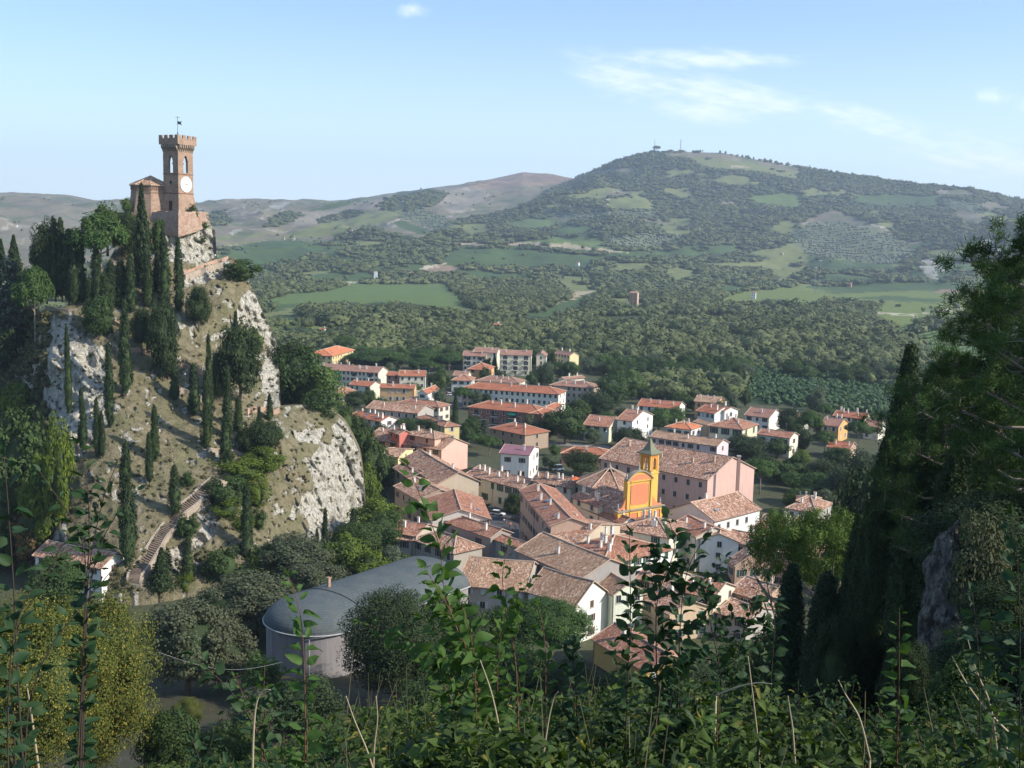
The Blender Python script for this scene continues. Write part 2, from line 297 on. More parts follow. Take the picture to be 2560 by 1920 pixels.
for g, k, l in [
 (h2, MEAD, [(110, 600), (160, 575), (520, 545), (640, 500), (960, 410), (1100, 390), (1290, 340), (1460, 345), (1280, 430), (1160, 440), (940, 520), (700, 530), (420, 560)]),
 (h2, MEAD, [(110, 560), (400, 530), (620, 480), (640, 465), (500, 500), (110, 540)]),
 (h2, CLAY, [(640, 460), (700, 370), (940, 340), (1200, 270), (1360, 255), (1200, 330), (960, 410), (740, 460)]),
 (h2, VINE, [(760, 350), (960, 285), (1120, 268), (970, 335), (780, 352)]),
 (h2, WOOD, [(1230, 310), (1400, 205), (1600, 190), (1700, 235), (1640, 290), (1480, 345), (1280, 340)]),
 (h2, WOOD, [(820, 410), (1000, 350), (1180, 345), (1060, 380), (860, 420)]), (h2, WOOD, [(80, 350), (170, 340), (190, 420), (100, 450)]), (h2, WOOD, [(500, 400), (600, 350), (690, 370), (560, 440), (440, 450)]),
 (h2, CLAY, [(1600, 190), (1860, 160), (1960, 200), (1990, 260), (1840, 330), (1750, 380), (1640, 300), (1700, 235)]),
 (gn, BROWN, [(1160, 462), (1240, 444), (1307, 428), (1370, 432), (1445, 445), (1380, 462), (1280, 468), (1210, 476)]),
 (h2, OLIVE, [(1380, 360), (1560, 340), (1700, 400), (1750, 450), (1640, 490), (1500, 430), (1380, 400)]),
 (h2, VINE, [(1300, 430), (1380, 410), (1600, 490), (1560, 530), (1400, 470)]), (h2, DRY, [(1280, 450), (1400, 475), (1540, 530), (1300, 500)]),
 (h2, PATH, [(1280, 432), (1380, 400), (1390, 412), (1290, 446)]),
 (h2, VINE, [(110, 660), (300, 590), (420, 565), (700, 550), (1060, 600), (900, 640), (780, 650), (380, 700), (110, 700)]),
 (h2, WOOD, [(900, 520), (1160, 440), (1300, 500), (1540, 540), (1660, 600), (1700, 900), (1200, 830), (330, 880), (380, 700), (780, 655), (940, 640), (1060, 590)]),
 (h2, MEAD, [(600, 770), (800, 740), (960, 745), (900, 780), (700, 800)]),
 (h2, GREEN, [(380, 925), (700, 885), (1000, 850), (1200, 835), (1560, 838), (1740, 850), (1850, 930), (1950, 1020), (1700, 1030), (1340, 985), (1000, 985), (380, 985)]),
 (h2, DRY, [(1560, 840), (1640, 820), (1740, 850), (1600, 858)]), (h2, PATH, [(760, 878), (1000, 845), (1080, 846), (1000, 860), (760, 888)]),
 (h2, VINE, [(380, 990), (760, 985), (740, 1010), (420, 1050)]),
 (h2, YEL, [(480, 1115), (700, 1095), (985, 1083), (880, 1175), (500, 1165)]), (h2, TANF, [(990, 1085), (1110, 1088), (1020, 1140), (900, 1170)]), (h2, MEAD, [(1020, 1090), (1260, 1090), (1100, 1150), (940, 1165)]),
 (h2, BROWN, [(1520, 755), (1680, 720), (1860, 750), (1700, 775), (1540, 772)]), (h2, PATH, [(1500, 745), (1680, 712), (1690, 720), (1510, 756)]),
 (h2, VINE, [(1690, 600), (2212, 590), (2212, 720), (1700, 690)]), (h2, WHITER, [(450, 345), (500, 300), (630, 285), (570, 335)]), (h2, WHITER, [(360, 370), (410, 335), (400, 370)]),
 (h2, WHITER, [(200, 505), (280, 475), (295, 490), (230, 520)]), (h2, WHITER, [(390, 418), (450, 393), (455, 405)]), (h2, WHITER, [(290, 320), (305, 310), (310, 340), (298, 342)]),
 (h3, GREEN, [(200, 840), (480, 797), (880, 795), (870, 850), (960, 890), (1060, 915), (980, 915), (800, 880), (500, 850)]),
 (h3, VINE, [(0, 872), (400, 885), (900, 930), (760, 1000), (300, 1010), (0, 1000)]),
 (h3, TANF, [(-200, 850), (0, 843), (300, 846), (600, 856), (900, 898), (1030, 918), (700, 898), (400, 866), (0, 862), (-190, 870)]),
 (h3, ROWS, [(160, 720), (330, 665), (560, 680), (480, 750), (300, 745)]), (h3, VINE, [(560, 700), (800, 730), (900, 750), (640, 790), (500, 760)]),
 (h3, OLIVE, [(430, 630), (1240, 620), (1250, 660), (900, 650), (700, 690), (420, 650)]), (h3, MEAD, [(860, 545), (1100, 510), (1200, 540), (1240, 610), (870, 610)]),
 (h3, PATH, [(850, 600), (880, 550), (930, 530), (872, 600)]), (h3, DRY, [(860, 500), (960, 475), (1110, 490), (1000, 515), (870, 530)]),
 (h3, DRY, [(1040, 660), (1200, 680), (1360, 715), (1250, 730), (1180, 710)]), (h3, MEAD, [(1180, 720), (1400, 730), (1500, 800), (1300, 790)]),
 (h3, DRY, [(1260, 215), (1400, 212), (1700, 220), (2000, 280), (2212, 320), (2212, 370), (1900, 300), (1600, 260), (1450, 260), (1300, 235)]),
 (h3, MEAD, [(1450, 260), (1600, 262), (1900, 300), (2212, 372), (2212, 410), (1900, 350), (1600, 330), (1500, 300)]),
 (h3, TANF, [(1700, 322), (1800, 315), (1880, 330), (1780, 336)]), (h3, TANF, [(1510, 490), (1600, 488), (1590, 500), (1520, 502)]),
 (h3, GREEN, [(1840, 520), (1900, 505), (2120, 505), (2212, 540), (2212, 600), (2100, 600), (1900, 560)]),
 (h3, WHITER, [(1655, 690), (1690, 660), (1710, 665), (1665, 702)]), (h3, CLAY, [(1145, 1075), (1180, 1080), (1180, 1110), (1150, 1105)]),
 (h3, OLIVE, [(900, 790), (1200, 780), (1400, 800), (1250, 870), (1050, 880), (900, 850)]),
 (h3, TANF, [(470, 1240), (640, 1190), (820, 1190), (640, 1230), (520, 1280)]), (h3, MEAD, [(1680, 990), (1900, 970), (2212, 960), (2100, 1000), (1900, 1020)]),
 (h3, YEL, [(1640, 1200), (1820, 1165), (2212, 1150), (2212, 1215), (1900, 1245), (1640, 1245)]),
 (h4, GREEN, [(290, 260), (340, 230), (560, 235), (740, 290), (620, 330), (400, 300)]),
 (h4, DRY, [(640, 430), (900, 325), (1100, 400), (1300, 470), (1380, 560), (1200, 560), (900, 520), (700, 470)]),
 (h4, OLIVE, [(600, 500), (760, 440), (960, 430), (1320, 520), (1480, 640), (1300, 725), (740, 665), (590, 560)]),
 (h4, VINE, [(1000, 230), (1270, 230), (1640, 240), (1640, 310), (1270, 310), (1040, 290)]), (h4, DRY, [(1590, 195), (1860, 200), (1880, 240), (1620, 235)]),
 (h4, DRY, [(1690, 340), (1800, 350), (1960, 400), (1940, 440), (1800, 425)]), (h4, DRY, [(1880, 290), (2050, 290), (2140, 330), (1960, 335)]), (h4, OLIVE, [(1640, 250), (1900, 290), (1940, 380), (1700, 330)]),
 (h4, MEAD, [(1940, 340), (2212, 400), (2212, 450), (2000, 400)]), (h4, TANF, [(1010, 226), (1250, 226), (1250, 236), (1010, 234)]),
 (h4, PATH, [(1160, 440), (1250, 462), (1260, 475), (1150, 448)]),
 (h4, MEAD, [(0, 690), (540, 690), (560, 720), (200, 740), (0, 735)]), (h4, VINE, [(720, 670), (1300, 725), (1300, 745), (900, 765), (720, 725)]), (h4, MEAD, [(300, 640), (560, 575), (720, 640), (700, 670), (500, 690)]),
 (h4, YEL, [(380, 880), (700, 870), (1180, 828), (2212, 828), (2212, 1100), (1500, 1100), (1500, 1150), (1260, 1150), (1200, 1060), (1190, 1000), (880, 960), (700, 990), (400, 950)]),
 (h4, VINE, [(700, 870), (1180, 828), (2212, 828), (2212, 890), (1300, 905), (900, 925)]), (h4, VINE, [(860, 960), (1250, 935), (1740, 975), (1740, 990), (1190, 965)]),
 (h4, BROWN, [(1580, 915), (1640, 893), (2100, 895), (2100, 928)]), (h4, PATH, [(1200, 1054), (1460, 1066), (1760, 1016), (1760, 1030), (1460, 1082), (1200, 1066)]),
 (h4, ROWS, [(1250, 1155), (1560, 1145), (2212, 1150), (2212, 1560), (1960, 1420), (1850, 1420), (1700, 1370), (1500, 1300), (1350, 1200)]),
 (h4, WOOD, [(1500, 1100), (1740, 1080), (1740, 1150), (1520, 1130)]),
 (h4, WHITER, [(1925, 545), (1990, 520), (2060, 580), (2070, 650), (1990, 650), (1930, 610)]), (h4, WHITER, [(1480, 690), (1540, 665), (1600, 685), (1680, 770), (1640, 770), (1600, 730), (1620, 830), (1550, 820), (1500, 740)]), (h4, CLAY, [(1700, 490), (1740, 450), (1745, 460), (1710, 500)]),
 (gn, ORCH, [(1905, 900), (2240, 945), (2560, 985), (2560, 1060), (2240, 1050), (2100, 1035), (1840, 1000), (1790, 985)]),
 (gn, TOWN, [(700, 925), (800, 892), (1200, 884), (1480, 890), (1560, 930), (1720, 985), (2000, 1020), (2300, 1050), (2560, 1060), (2560, 1950), (300, 1950), (300, 1450), (900, 1250)]),
 (gn, GREEN, [(1970, 1205), (2060, 1195), (2150, 1215), (2140, 1240), (2040, 1250), (1975, 1235)])]: fill(g, k, l)
_nz = fbm(_X/130, _Y/30, 3, 5); _w = (LU == WOOD) & (_Y < 790); LU[_w & (_Y > 610) & (_nz > .22)] = MEAD; LU[_w & (_Y > 610) & (_nz < -.27)] = VINE; LU[_w & (_Y <= 610) & (_nz > .34)] = MEAD; LU[_w & (_Y <= 610) & (_nz < -.45)] = DRY
def landuse(p):
    px, py = proj(p); i = np.clip((px/3).astype(int), 0, LW-1); j = np.clip((py/3).astype(int), 0, LH-1); return LU[j, i]
# ------------------------------------------------------------------ terrain: one polar sheet around the viewpoint
AP = np.array([-900, -400, 0, 400, 700, 1000, 1300, 1600, 1900, 2200, 2560, 3000, 3600.])
azp = np.arctan2(AP-1280, F)
def zl(y, r): return H-(np.asarray(y, float)-(600+.0244*(AP-1280)))/F*r
SKY = np.array([(-900, 470), (-300, 480), (0, 488), (116, 491), (174, 498), (231, 509), (498, 510), (613, 501), (717, 505), (833, 506), (914, 498), (1007, 480), (1088, 468), (1157, 460), (1226, 448), (1307, 430), (1365, 434), (1435, 446), (1492, 425), (1539, 404), (1608, 385), (1678, 378), (1805, 382), (1909, 402), (2036, 426), (2140, 441), (2256, 458), (2360, 468), (2430, 473), (2522, 496), (2560, 503), (3000, 540), (3600, 560)], float)
def smooth(x, a, b): t = np.clip((x-a)/(b-a), 0, 1); return t*t*(3-2*t)
azs = np.radians(np.concatenate([np.linspace(-180, -50, 27)[:-1], np.linspace(-50, -27, 40)[:-1], np.linspace(-27, 27, 1150)[:-1], np.linspace(27, 50, 40)[:-1], np.linspace(50, 180, 27)]))
RR = np.unique(np.concatenate([[0, 1.5, 3], np.geomspace(4, 60, 50), np.linspace(60, 340, 70), np.geomspace(340, 1300, 150), np.linspace(1300, 6300, 420), np.geomspace(6300, 20000, 14)]))
def height_grid():
    A = np.clip(azs, azp[0], azp[-1]); g = lambda v: np.interp(A, azp, v); c = lambda v: np.full(len(azp), float(v))
    rt = smooth(AP, 2050, 2600)*(1-smooth(AP, 2900, 3500)*.85); lf = smooth(AP, 500, -200)
    sk_az = np.arctan2(SKY[:, 0]-1280, F); sr = 6000-1500*smooth(SKY[:, 0], 1380, 1560)-200*smooth(SKY[:, 0], 2000, 2500)
    P = at_r(SKY[:, 0], SKY[:, 1], sr); paz = np.arctan2(P[:, 0], P[:, 1]); sz = np.interp(A, paz, P[:, 2]); srr = np.interp(A, paz, sr)
    lines = [(0, c(78.3)), (3, 77.3+0*AP), (8, 75.6+0*AP), (20, 69.3+1.5*rt), (40, 58+9*rt), (70, 44+20*rt), (110, 24+18*rt+3*lf), (150, 9+12*rt+3*lf), (190, 2+5*rt), (240, 0+2*rt), (320, 0*rt), (420, c(0)),
             (1300, c(0)), (1900, [10, 8, 8, 5, 2, 0, 0, 0, 0, 0, 3, 10, 20]),
             (2530, zl([620, 620, 620, 628, 640, 648, 655, 665, 702, 708, 706, 700, 690], 2530)), (3200, zl([570, 570, 572, 580, 590, 580, 575, 590, 625, 625, 600, 590, 600], 3200)),
             (3900, zl([520, 520, 525, 545, 545, 522, 505, 480, 500, 540, 545, 560, 570], 3900))]
    Rl = np.array([l[0] for l in lines]); Zl = np.array([g(l[1]) for l in lines])          # (L, n)
    Z = np.empty((len(A), len(RR)))
    for i in range(len(A)):
        rr = np.concatenate([Rl, [srr[i], srr[i]+900, 20000]]); zz = np.concatenate([Zl[:, i], [sz[i], sz[i]-160, 0]])
        Z[i] = np.interp(RR, rr, zz)
    X = np.sin(azs)[:, None]*RR[None]; Y = np.cos(azs)[:, None]*RR[None]
    far = smooth(RR, 1900, 2900)[None]*(1-smooth(RR[None]-srr[:, None], -900, -40))
    rid = 1-np.abs(fbm(X/520+3, Y/700, 0, 4))*2.4
    Z += far*(rid*50-18)+smooth(RR, 1900, 2500)[None]*(1-smooth(RR[None]-srr[:, None], -300, -20))*fbm(X/110, Y/110, 5, 4)*9
    Z += smooth(RR, 10, 60)[None]*(1-smooth(RR, 150, 220))[None]*fbm(X/14, Y/14, 2, 4)*1.6
    Z += smooth(RR, 500, 900)[None]*fbm(X/260, Y/260, 8, 3)*2.0*(1-smooth(RR, 1500, 2000))[None]
    return X, Y, Z
TX, TY, TZ = height_grid()
def terr(x, y):
    x = np.asarray(x, float); y = np.asarray(y, float); a = np.arctan2(x, y); r = np.hypot(x, y)
    i = np.clip(np.searchsorted(azs, a)-1, 0, len(azs)-2); j = np.clip(np.searchsorted(RR, r)-1, 0, len(RR)-2)
    u = (a-azs[i])/(azs[i+1]-azs[i]); v = (r-RR[j])/(RR[j+1]-RR[j])
    return (TZ[i, j]*(1-u)+TZ[i+1, j]*u)*(1-v)+(TZ[i, j+1]*(1-u)+TZ[i+1, j+1]*u)*v
def ground(px, py, r0=150.):
    """where the sight line through a point of the photograph meets the ground"""
    R = np.concatenate([np.arange(r0, 700, 2.), np.geomspace(700, 7000, 1500)]); P = at_r(np.full(len(R), float(px)), np.full(len(R), float(py)), R)
    d = P[:, 2]-terr(P[:, 0], P[:, 1]); k = np.where(d < 0)[0]
    p = P[k[0]] if len(k) else P[-1]; return np.array([p[0], p[1], float(terr(p[0], p[1]))])
TP = np.stack([TX, TY, TZ], -1)
def build_terrain():
    n, m = TX.shape; idx = np.arange(n*m).reshape(n, m)
    q = np.stack([idx[:-1, :-1], idx[:-1, 1:], idx[1:, 1:], idx[1:, :-1]], -1).reshape(-1, 4)
    jx = TP.reshape(-1, 3).copy(); lu = landuse(jx+np.stack([fbm(jx[:, 0]/30, jx[:, 1]/30, 1, 3), 0*jx[:, 0], fbm(jx[:, 0]/30, jx[:, 1]/30, 4, 3)*.3], -1)*12)
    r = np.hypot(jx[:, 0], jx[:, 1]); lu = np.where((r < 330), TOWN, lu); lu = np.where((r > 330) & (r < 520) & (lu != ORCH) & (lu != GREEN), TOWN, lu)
    LC = np.array([LCOL[k] for k in range(15)]); col = LC[lu]
    slope = fbm(jx[:, 0]/60, jx[:, 1]/60, 9, 5); rid = np.abs(fbm(jx[:, 0]/150, jx[:, 1]/260, 3, 5))
    dry = (lu == DRY) | (lu == CLAY)
    w = np.where(dry, smooth(rid, .035, .0)*.5, 0)[:, None]; col = col*(1-w)+np.array([.5, .46, .38])*w
    w = np.where((lu == DRY), smooth(slope, .0, .35)*.75, np.where(lu == CLAY, smooth(slope, .2, .5)*.5, 0))[:, None]; col = col*(1-w)+np.array([.10, .13, .06])*w
    w = np.where(lu == WHITER, smooth(slope, -.05, .25)*.75, 0)[:, None]; col = col*(1-w)+np.array([.2, .19, .13])*w
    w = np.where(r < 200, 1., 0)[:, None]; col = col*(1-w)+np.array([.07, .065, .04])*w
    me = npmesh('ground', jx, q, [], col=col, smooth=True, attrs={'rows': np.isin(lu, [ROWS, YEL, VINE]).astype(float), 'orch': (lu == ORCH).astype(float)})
    t = NT('ground_fields'); a = t.n('ShaderNodeAttribute'); a.attribute_name = 'Col'; rw = t.n('ShaderNodeAttribute'); rw.attribute_name = 'rows'
    p = t.pos(); n1 = t.noise(p, .045, 6, .65); n2 = t.noise(p, .4, 5, .7)
    k = t.mix(t.rng(n1, .35, .7, 0, .45), a.outputs['Color'], t.mix(1., a.outputs['Color'], (.55, .6, .5, 1), 'MULTIPLY')); k = t.mix(t.rng(n2, .4, .7, 0, .4), k, t.mix(1., k, (.6, .62, .55, 1), 'MULTIPLY'))
    rot = t.n('ShaderNodeVectorRotate'); t.l(p, rot.inputs['Vector']); rot.inputs['Angle'].default_value = .62
    sp = t.n('ShaderNodeSeparateXYZ'); t.l(rot.outputs[0], sp.inputs[0]); s = t.math('SINE', t.math('MULTIPLY', sp.outputs[0], 2*math.pi/9.)); s = t.rng(s, -.1, .3)
    f = t.math('MULTIPLY', t.math('MULTIPLY', s, rw.outputs['Fac']), .55); k = t.mix(f, k, (.03, .055, .02, 1)); t.base(k); t.bump(t.math('ADD', n1, t.math('MULTIPLY', n2, .25)), 2.5, .5)
    me.materials.append(t.m); tag(link('ground', me), kind='structure')
build_terrain()
# ------------------------------------------------------------------ the limestone crag
CT = [(-420, 800), (-200, 770), (0, 770), (60, 768), (110, 782), (160, 770), (200, 745), (250, 690), (300, 600), (330, 560), (345, 534), (519, 534), (524, 556), (538, 578), (541, 600), (541, 648), (585, 644), (600, 656), (617, 695), (636, 733), (655, 777), (677, 822), (696, 872), (701, 1018), (730, 1015), (800, 1010), (832, 1014), (845, 1040), (864, 1059), (883, 1097), (892, 1119), (900, 1139), (908, 1190), (912, 1240), (915, 1320), (916, 1400)]
CR = [(-420, 900, 290), (-200, 850, 275), (0, 800, 268), (60, 860, 262), (110, 790, 250), (490, 600, 269), (447, 545, 268), (519, 545, 272), (345, 545, 272), (480, 650, 262), (540, 645, 269), (500, 680, 262), (585, 650, 266), (450, 740, 252), (300, 700, 255), (160, 790, 243), (130, 900, 232), (85, 900, 246), (60, 1000, 250), (0, 1000, 262), (300, 900, 232), (450, 950, 231), (560, 760, 250), (590, 940, 240), (680, 860, 262), (640, 780, 260), (400, 1100, 214), (200, 1100, 215), (140, 1120, 215), (115, 1120, 228), (60, 1150, 235), (590, 1170, 212), (700, 1030, 232), (800, 1020, 240), (870, 1085, 238), (905, 1190, 238), (800, 1180, 221), (850, 1290, 222), (910, 1300, 233), (700, 1300, 204), (600, 1350, 193), (450, 1440, 186), (330, 1460, 183), (150, 1330, 196), (60, 1340, 215), (740, 1400, 198), (600, 1000, 228), (700, 1100, 219), (540, 1180, 206), (500, 1260, 197), (-200, 1300, 240), (0, 1350, 222)]
CRa = np.array(CR, float); CRa[:, 2] *= K
def _tps(P, v, Q):
    s = 400.; P = P/s; Q = Q/s
    def ph(d): return d
    A = ph(np.linalg.norm(P[:, None]-P[None], axis=2)); n = len(P); M = np.zeros((n+3, n+3)); M[:n, :n] = A-np.eye(n)*.01; M[:n, n] = 1; M[:n, n+1:] = P; M[n, :n] = 1; M[n+1:, :n] = P.T
    w = np.linalg.solve(M, np.concatenate([v, np.zeros(3)])); B = ph(np.linalg.norm(Q[:, None]-P[None], axis=2)); return B @ w[:n]+w[n]+Q @ w[n+1:]
def crag_r(px, py):
    px = np.atleast_1d(np.asarray(px, float)); py = np.atleast_1d(np.asarray(py, float)); return _tps(CRa[:, :2], CRa[:, 2], np.stack([px, py], -1))
ROCKP = [pts(gk, [(290, 450), (430, 270), (560, 300), (640, 420), (820, 560), (850, 760), (860, 950), (940, 1000), (800, 1200), (700, 1300), (560, 1450), (440, 1440), (470, 1300), (380, 1050), (100, 750), (250, 600)]),
  pts(gk, [(1960, 60), (2030, 120), (2100, 330), (2240, 560), (2140, 600), (2010, 420), (1880, 330), (1900, 220)]), pts(gk, [(2070, 590), (2160, 600), (2200, 800), (2250, 1010), (2100, 1020), (2060, 800)]),
  pts(gu, [(1250, 1080), (1420, 1000), (1640, 900), (1720, 1000), (1720, 1260), (1440, 1290), (1250, 1250)]), pts(gu, [(1450, 1360), (1840, 1240), (1780, 1350), (1640, 1440), (1480, 1440)]),
  pts(gs, [(1030, 40), (1080, -40), (1200, 100), (1330, 420), (1330, 800), (1100, 810), (1080, 850), (980, 930), (960, 1000), (820, 950), (870, 850), (780, 690), (850, 560), (920, 520), (880, 400), (800, 300), (900, 280), (960, 180), (1050, 200)]),
  pts(gs, [(680, 750), (760, 610), (780, 700), (720, 790)]), pts(gs, [(720, 110), (980, 70), (960, 180), (850, 180)]), pts(gf, [(1390, 400), (1420, 380), (1500, 500), (1520, 650), (1440, 700), (1330, 800), (1310, 680), (1380, 600)]), pts(gf, [(1160, 800), (1280, 690), (1280, 920), (1180, 900)]), pts(gf, [(300, 560), (420, 440), (480, 560), (420, 760), (300, 700)])]
def crag_surface(px, py):
    """points of the crag's face with its relief"""
    px = np.atleast_1d(np.asarray(px, float)); py = np.atleast_1d(np.asarray(py, float)); sh = px.shape; px = px.ravel(); py = py.ravel()
    r = crag_r(px, py); P = at_r(px, py, r)
    jx = fbm(px/30, py/30, 1, 3)*14; jy = fbm(px/30, py/30, 6, 3)*14; rk = np.zeros(len(px))
    for q in ROCKP: rk = np.maximum(rk, inpoly(q, px+jx, py+jy).astype(float))
    patch = smooth(fbm(px/16, py/16, 11, 4), .17, .40); rk = np.clip(rk*(1-.6*smooth(fbm(px/26, py/30, 14, 4), .28, .5)*.8)+patch*.7*(1-rk), 0, 1)
    x, y, z = P.T; big = fbm(x/14, y/14, z/9, 5); rg = 1-np.abs(fbm(x/6+z/9, y/8, z/16, 4))*2.2
    st = np.abs(((z*.9+x*.35+fbm(x/10, y/10, z/10, 3)*2.5)/2.6) % 1-.5)*2; d = big*2.4+rk*(rg*3.0-1.4+st*1.3+fbm(x/1.6, y/1.6, z/2.4, 4)*1.3)+(1-rk)*(fbm(x/2.5, y/2.5, z/2.5, 3)*.55+st*.25)
    r = r+d*1.0; P = at_r(px, py, r); return P.reshape(*sh, 3), rk.reshape(sh)
def build_crag():
    c = np.array(CT, float); X = np.arange(-420, 917, 2.2); yt = np.interp(X, c[:, 0], c[:, 1]); yb = np.interp(X, [-420, 0, 100, 330, 600, 740, 917], [1330, 1400, 1460, 1490, 1440, 1420, 1410])
    NV = 330; v = np.linspace(0, 1, NV); PX = np.repeat(X[:, None], NV, 1); PY = np.clip((1492+(530-1492)*v)[None]+0*yb[:, None], yt[:, None], yb[:, None])
    S, rk = crag_surface(PX, PY)
    # jagged skyline where rock shows, then the ledge behind and the far side down to the valley
    top = S[:, -1]; dirn = top.copy(); dirn[:, 2] = 0; dirn /= np.linalg.norm(dirn, axis=1)[:, None]
    plat = ((X > 330) & (X < 525)).astype(float)
    back = []
    for k, (dd, f) in enumerate([(2, 0), (6, .02), (16, .06), (30, .25), (60, .6), (110, 1.02)]):
        q = top+dirn*dd; zt = np.where(plat > 0, 85.6, top[:, 2]); q[:, 2] = zt*(1-f*np.where(plat > 0, min(1, max(0, (dd-25)/85)), 1))
        if k == 5: q[:, 2] = -3
        back.append(q)
    foot = S[:, 0].copy(); foot[:, 2] = np.minimum(foot[:, 2], terr(foot[:, 0], foot[:, 1]))-3; foot -= dirn*3
    G = np.concatenate([foot[:, None], S, np.stack(back, 1)], 1); rk = np.concatenate([rk[:, :1], rk, np.zeros((len(X), 6))], 1)
    n, m = G.shape[:2]; idx = np.arange(n*m).reshape(n, m); q = np.stack([idx[:-1, :-1], idx[1:, :-1], idx[1:, 1:], idx[:-1, 1:]], -1).reshape(-1, 4)
    me = npmesh('crag', G.reshape(-1, 3), q, [], smooth=True, attrs={'rock': rk.ravel()})
    t = NT('limestone_and_dry_grass'); a = t.n('ShaderNodeAttribute'); a.attribute_name = 'rock'; p = t.pos()
    n1 = t.noise(p, .5, 7, .7); n2 = t.noise(p, 2.2, 5, .7); n3 = t.noise(p, .12, 5, .6); st = t.noise(t.scale(p, (1.2, 1.2, .22)), .8, 6, .7)
    g = t.mix(t.rng(n1, .42, .58), (.14, .122, .066, 1), (.235, .198, .122, 1)); g = t.mix(t.rng(n3, .45, .65, 0, .6), g, (.13, .135, .06, 1)); g = t.mix(t.rng(n2, .6, .75, 0, .5), g, (.36, .31, .22, 1))
    w = t.mix(t.rng(st, .35, .65), (.41, .375, .305, 1), (.58, .545, .465, 1)); vo = t.n('ShaderNodeTexVoronoi', feature='DISTANCE_TO_EDGE'); wp = t.n('ShaderNodeVectorMath', operation='ADD'); sc = t.scale(p, (1, 1, .45)); t.l(sc, wp.inputs[0]); nn = t.noise(p, .6, 4, out=1); t.l(nn, wp.inputs[1])
    t.l(wp.outputs[0], vo.inputs['Vector']); vo.inputs['Scale'].default_value = .55; w = t.mix(t.rng(vo.outputs['Distance'], .01, .07, .55, 0), w, (.18, .165, .135, 1)); w = t.mix(t.rng(t.noise(p, 1.1, 6, .75), .52, .62, 0, .75), w, (.17, .155, .09, 1))
    m_ = t.math('ADD', a.outputs['Fac'], t.math('MULTIPLY', t.math('SUBTRACT', n2, .5), 1.3)); sel = t.rng(m_, .36, .62); t.base(t.mix(sel, g, w))
    t.bump(t.math('ADD', t.math('MULTIPLY', n1, 1.2), t.math('ADD', t.math('MULTIPLY', n2, .7), t.math('MULTIPLY', sel, t.rng(vo.outputs['Distance'], 0, .12, 0, .5)))), .9, .8); me.materials.append(t.m)
    tag(link('crag', me), kind='structure')
build_crag()
def crag(px, py): return crag_surface(px, py)[0][0]
# ------------------------------------------------------------------ windows, chimneys and other repeated parts
def win_mesh(kind, w=1., h=1.5):
    b = MB(); b.box(-w/2, -.03, 0, w/2, .02, h, 0)                       # pane
    for x0, x1, z0, z1 in ((-w/2-.1, -w/2, -.08, h+.1), (w/2, w/2+.1, -.08, h+.1)): b.box(x0, -.07, z0, x1, .02, z1, 1)
    b.box(-w/2, -.07, h, w/2, .02, h+.1, 1); b.box(-w/2-.18, -.16, -.16, w/2+.18, .02, -.08, 1)
    b.box(-.03, -.05, 0, .03, -.03, h, 1)
    return b.mesh('window', [GLASS, {'s': STONE, 'w': WHITE, 'b': BRICKR}.get(kind, STONE)])
def shut_mesh(mat, w=1., h=1.5, openw=True):
    b = MB()
    if openw: b.box(0, -.08, -.05, w*.52, -.005, h+.05)
    else: b.box(-w/2, -.06, 0, w/2, -.035, h)
    return b.mesh('shutter', mat)
WM = {k: win_mesh(k) for k in 'sw'}; SMH = {k: shut_mesh(m) for k, m in dict(b=WOODB, g=WOODG, l=WOODL).items()}
SCL = {k: shut_mesh(m, openw=False) for k, m in dict(b=WOODB, g=WOODG, l=WOODL).items()}
def chim_mesh(mat):
    b = MB(); b.box(-.38, -.3, -1.2, .38, .3, 1.1, 0); b.box(-.46, -.38, 1.1, .46, .38, 1.22, 0)
    for x in (-.34, .2): b.box(x, -.28, 1.22, x+.14, .28, 1.5, 0)
    b.add([(-.5, -.42, 1.5), (.5, -.42, 1.5), (.5, .42, 1.5), (-.5, .42, 1.5), (-.5, 0, 1.78), (.5, 0, 1.78)], [(0, 1, 5, 4), (2, 3, 4, 5), (1, 2, 5), (3, 0, 4), (3, 2, 1, 0)], 1)
    return b.mesh('chimney', [mat, RIDGE])
CHM = {'w': chim_mesh(plaster('chimney_white', (.74, .71, .65), .3)), 'b': chim_mesh(BRICK), 't': chim_mesh(plaster('chimney_tan', (.5, .4, .3)))}
ANT = None
def antenna_mesh():
    b = MB(); b.tube([(0, 0, 0), (0, 0, 3.2)], .035, 5)
    for i, z in enumerate((2.5, 3.0)):
        b.tube([(-.7, 0, z), (.7, 0, z)], .025, 4)
        for k in range(5): b.tube([(-.6+.3*k, -.3, z), (-.6+.3*k, .3, z)], .015, 3)
    return b.mesh('aerial', METAL)
ANT = antenna_mesh()
def sky_mesh():
    b = MB(); b.box(-.45, -.6, 0, .45, .6, .12, 1); b.box(-.36, -.5, .12, .36, .5, .14, 0); return b.mesh('skylight', [plain('skylight_glass', (.20, .26, .34), .15), METAL])
SKL = sky_mesh()
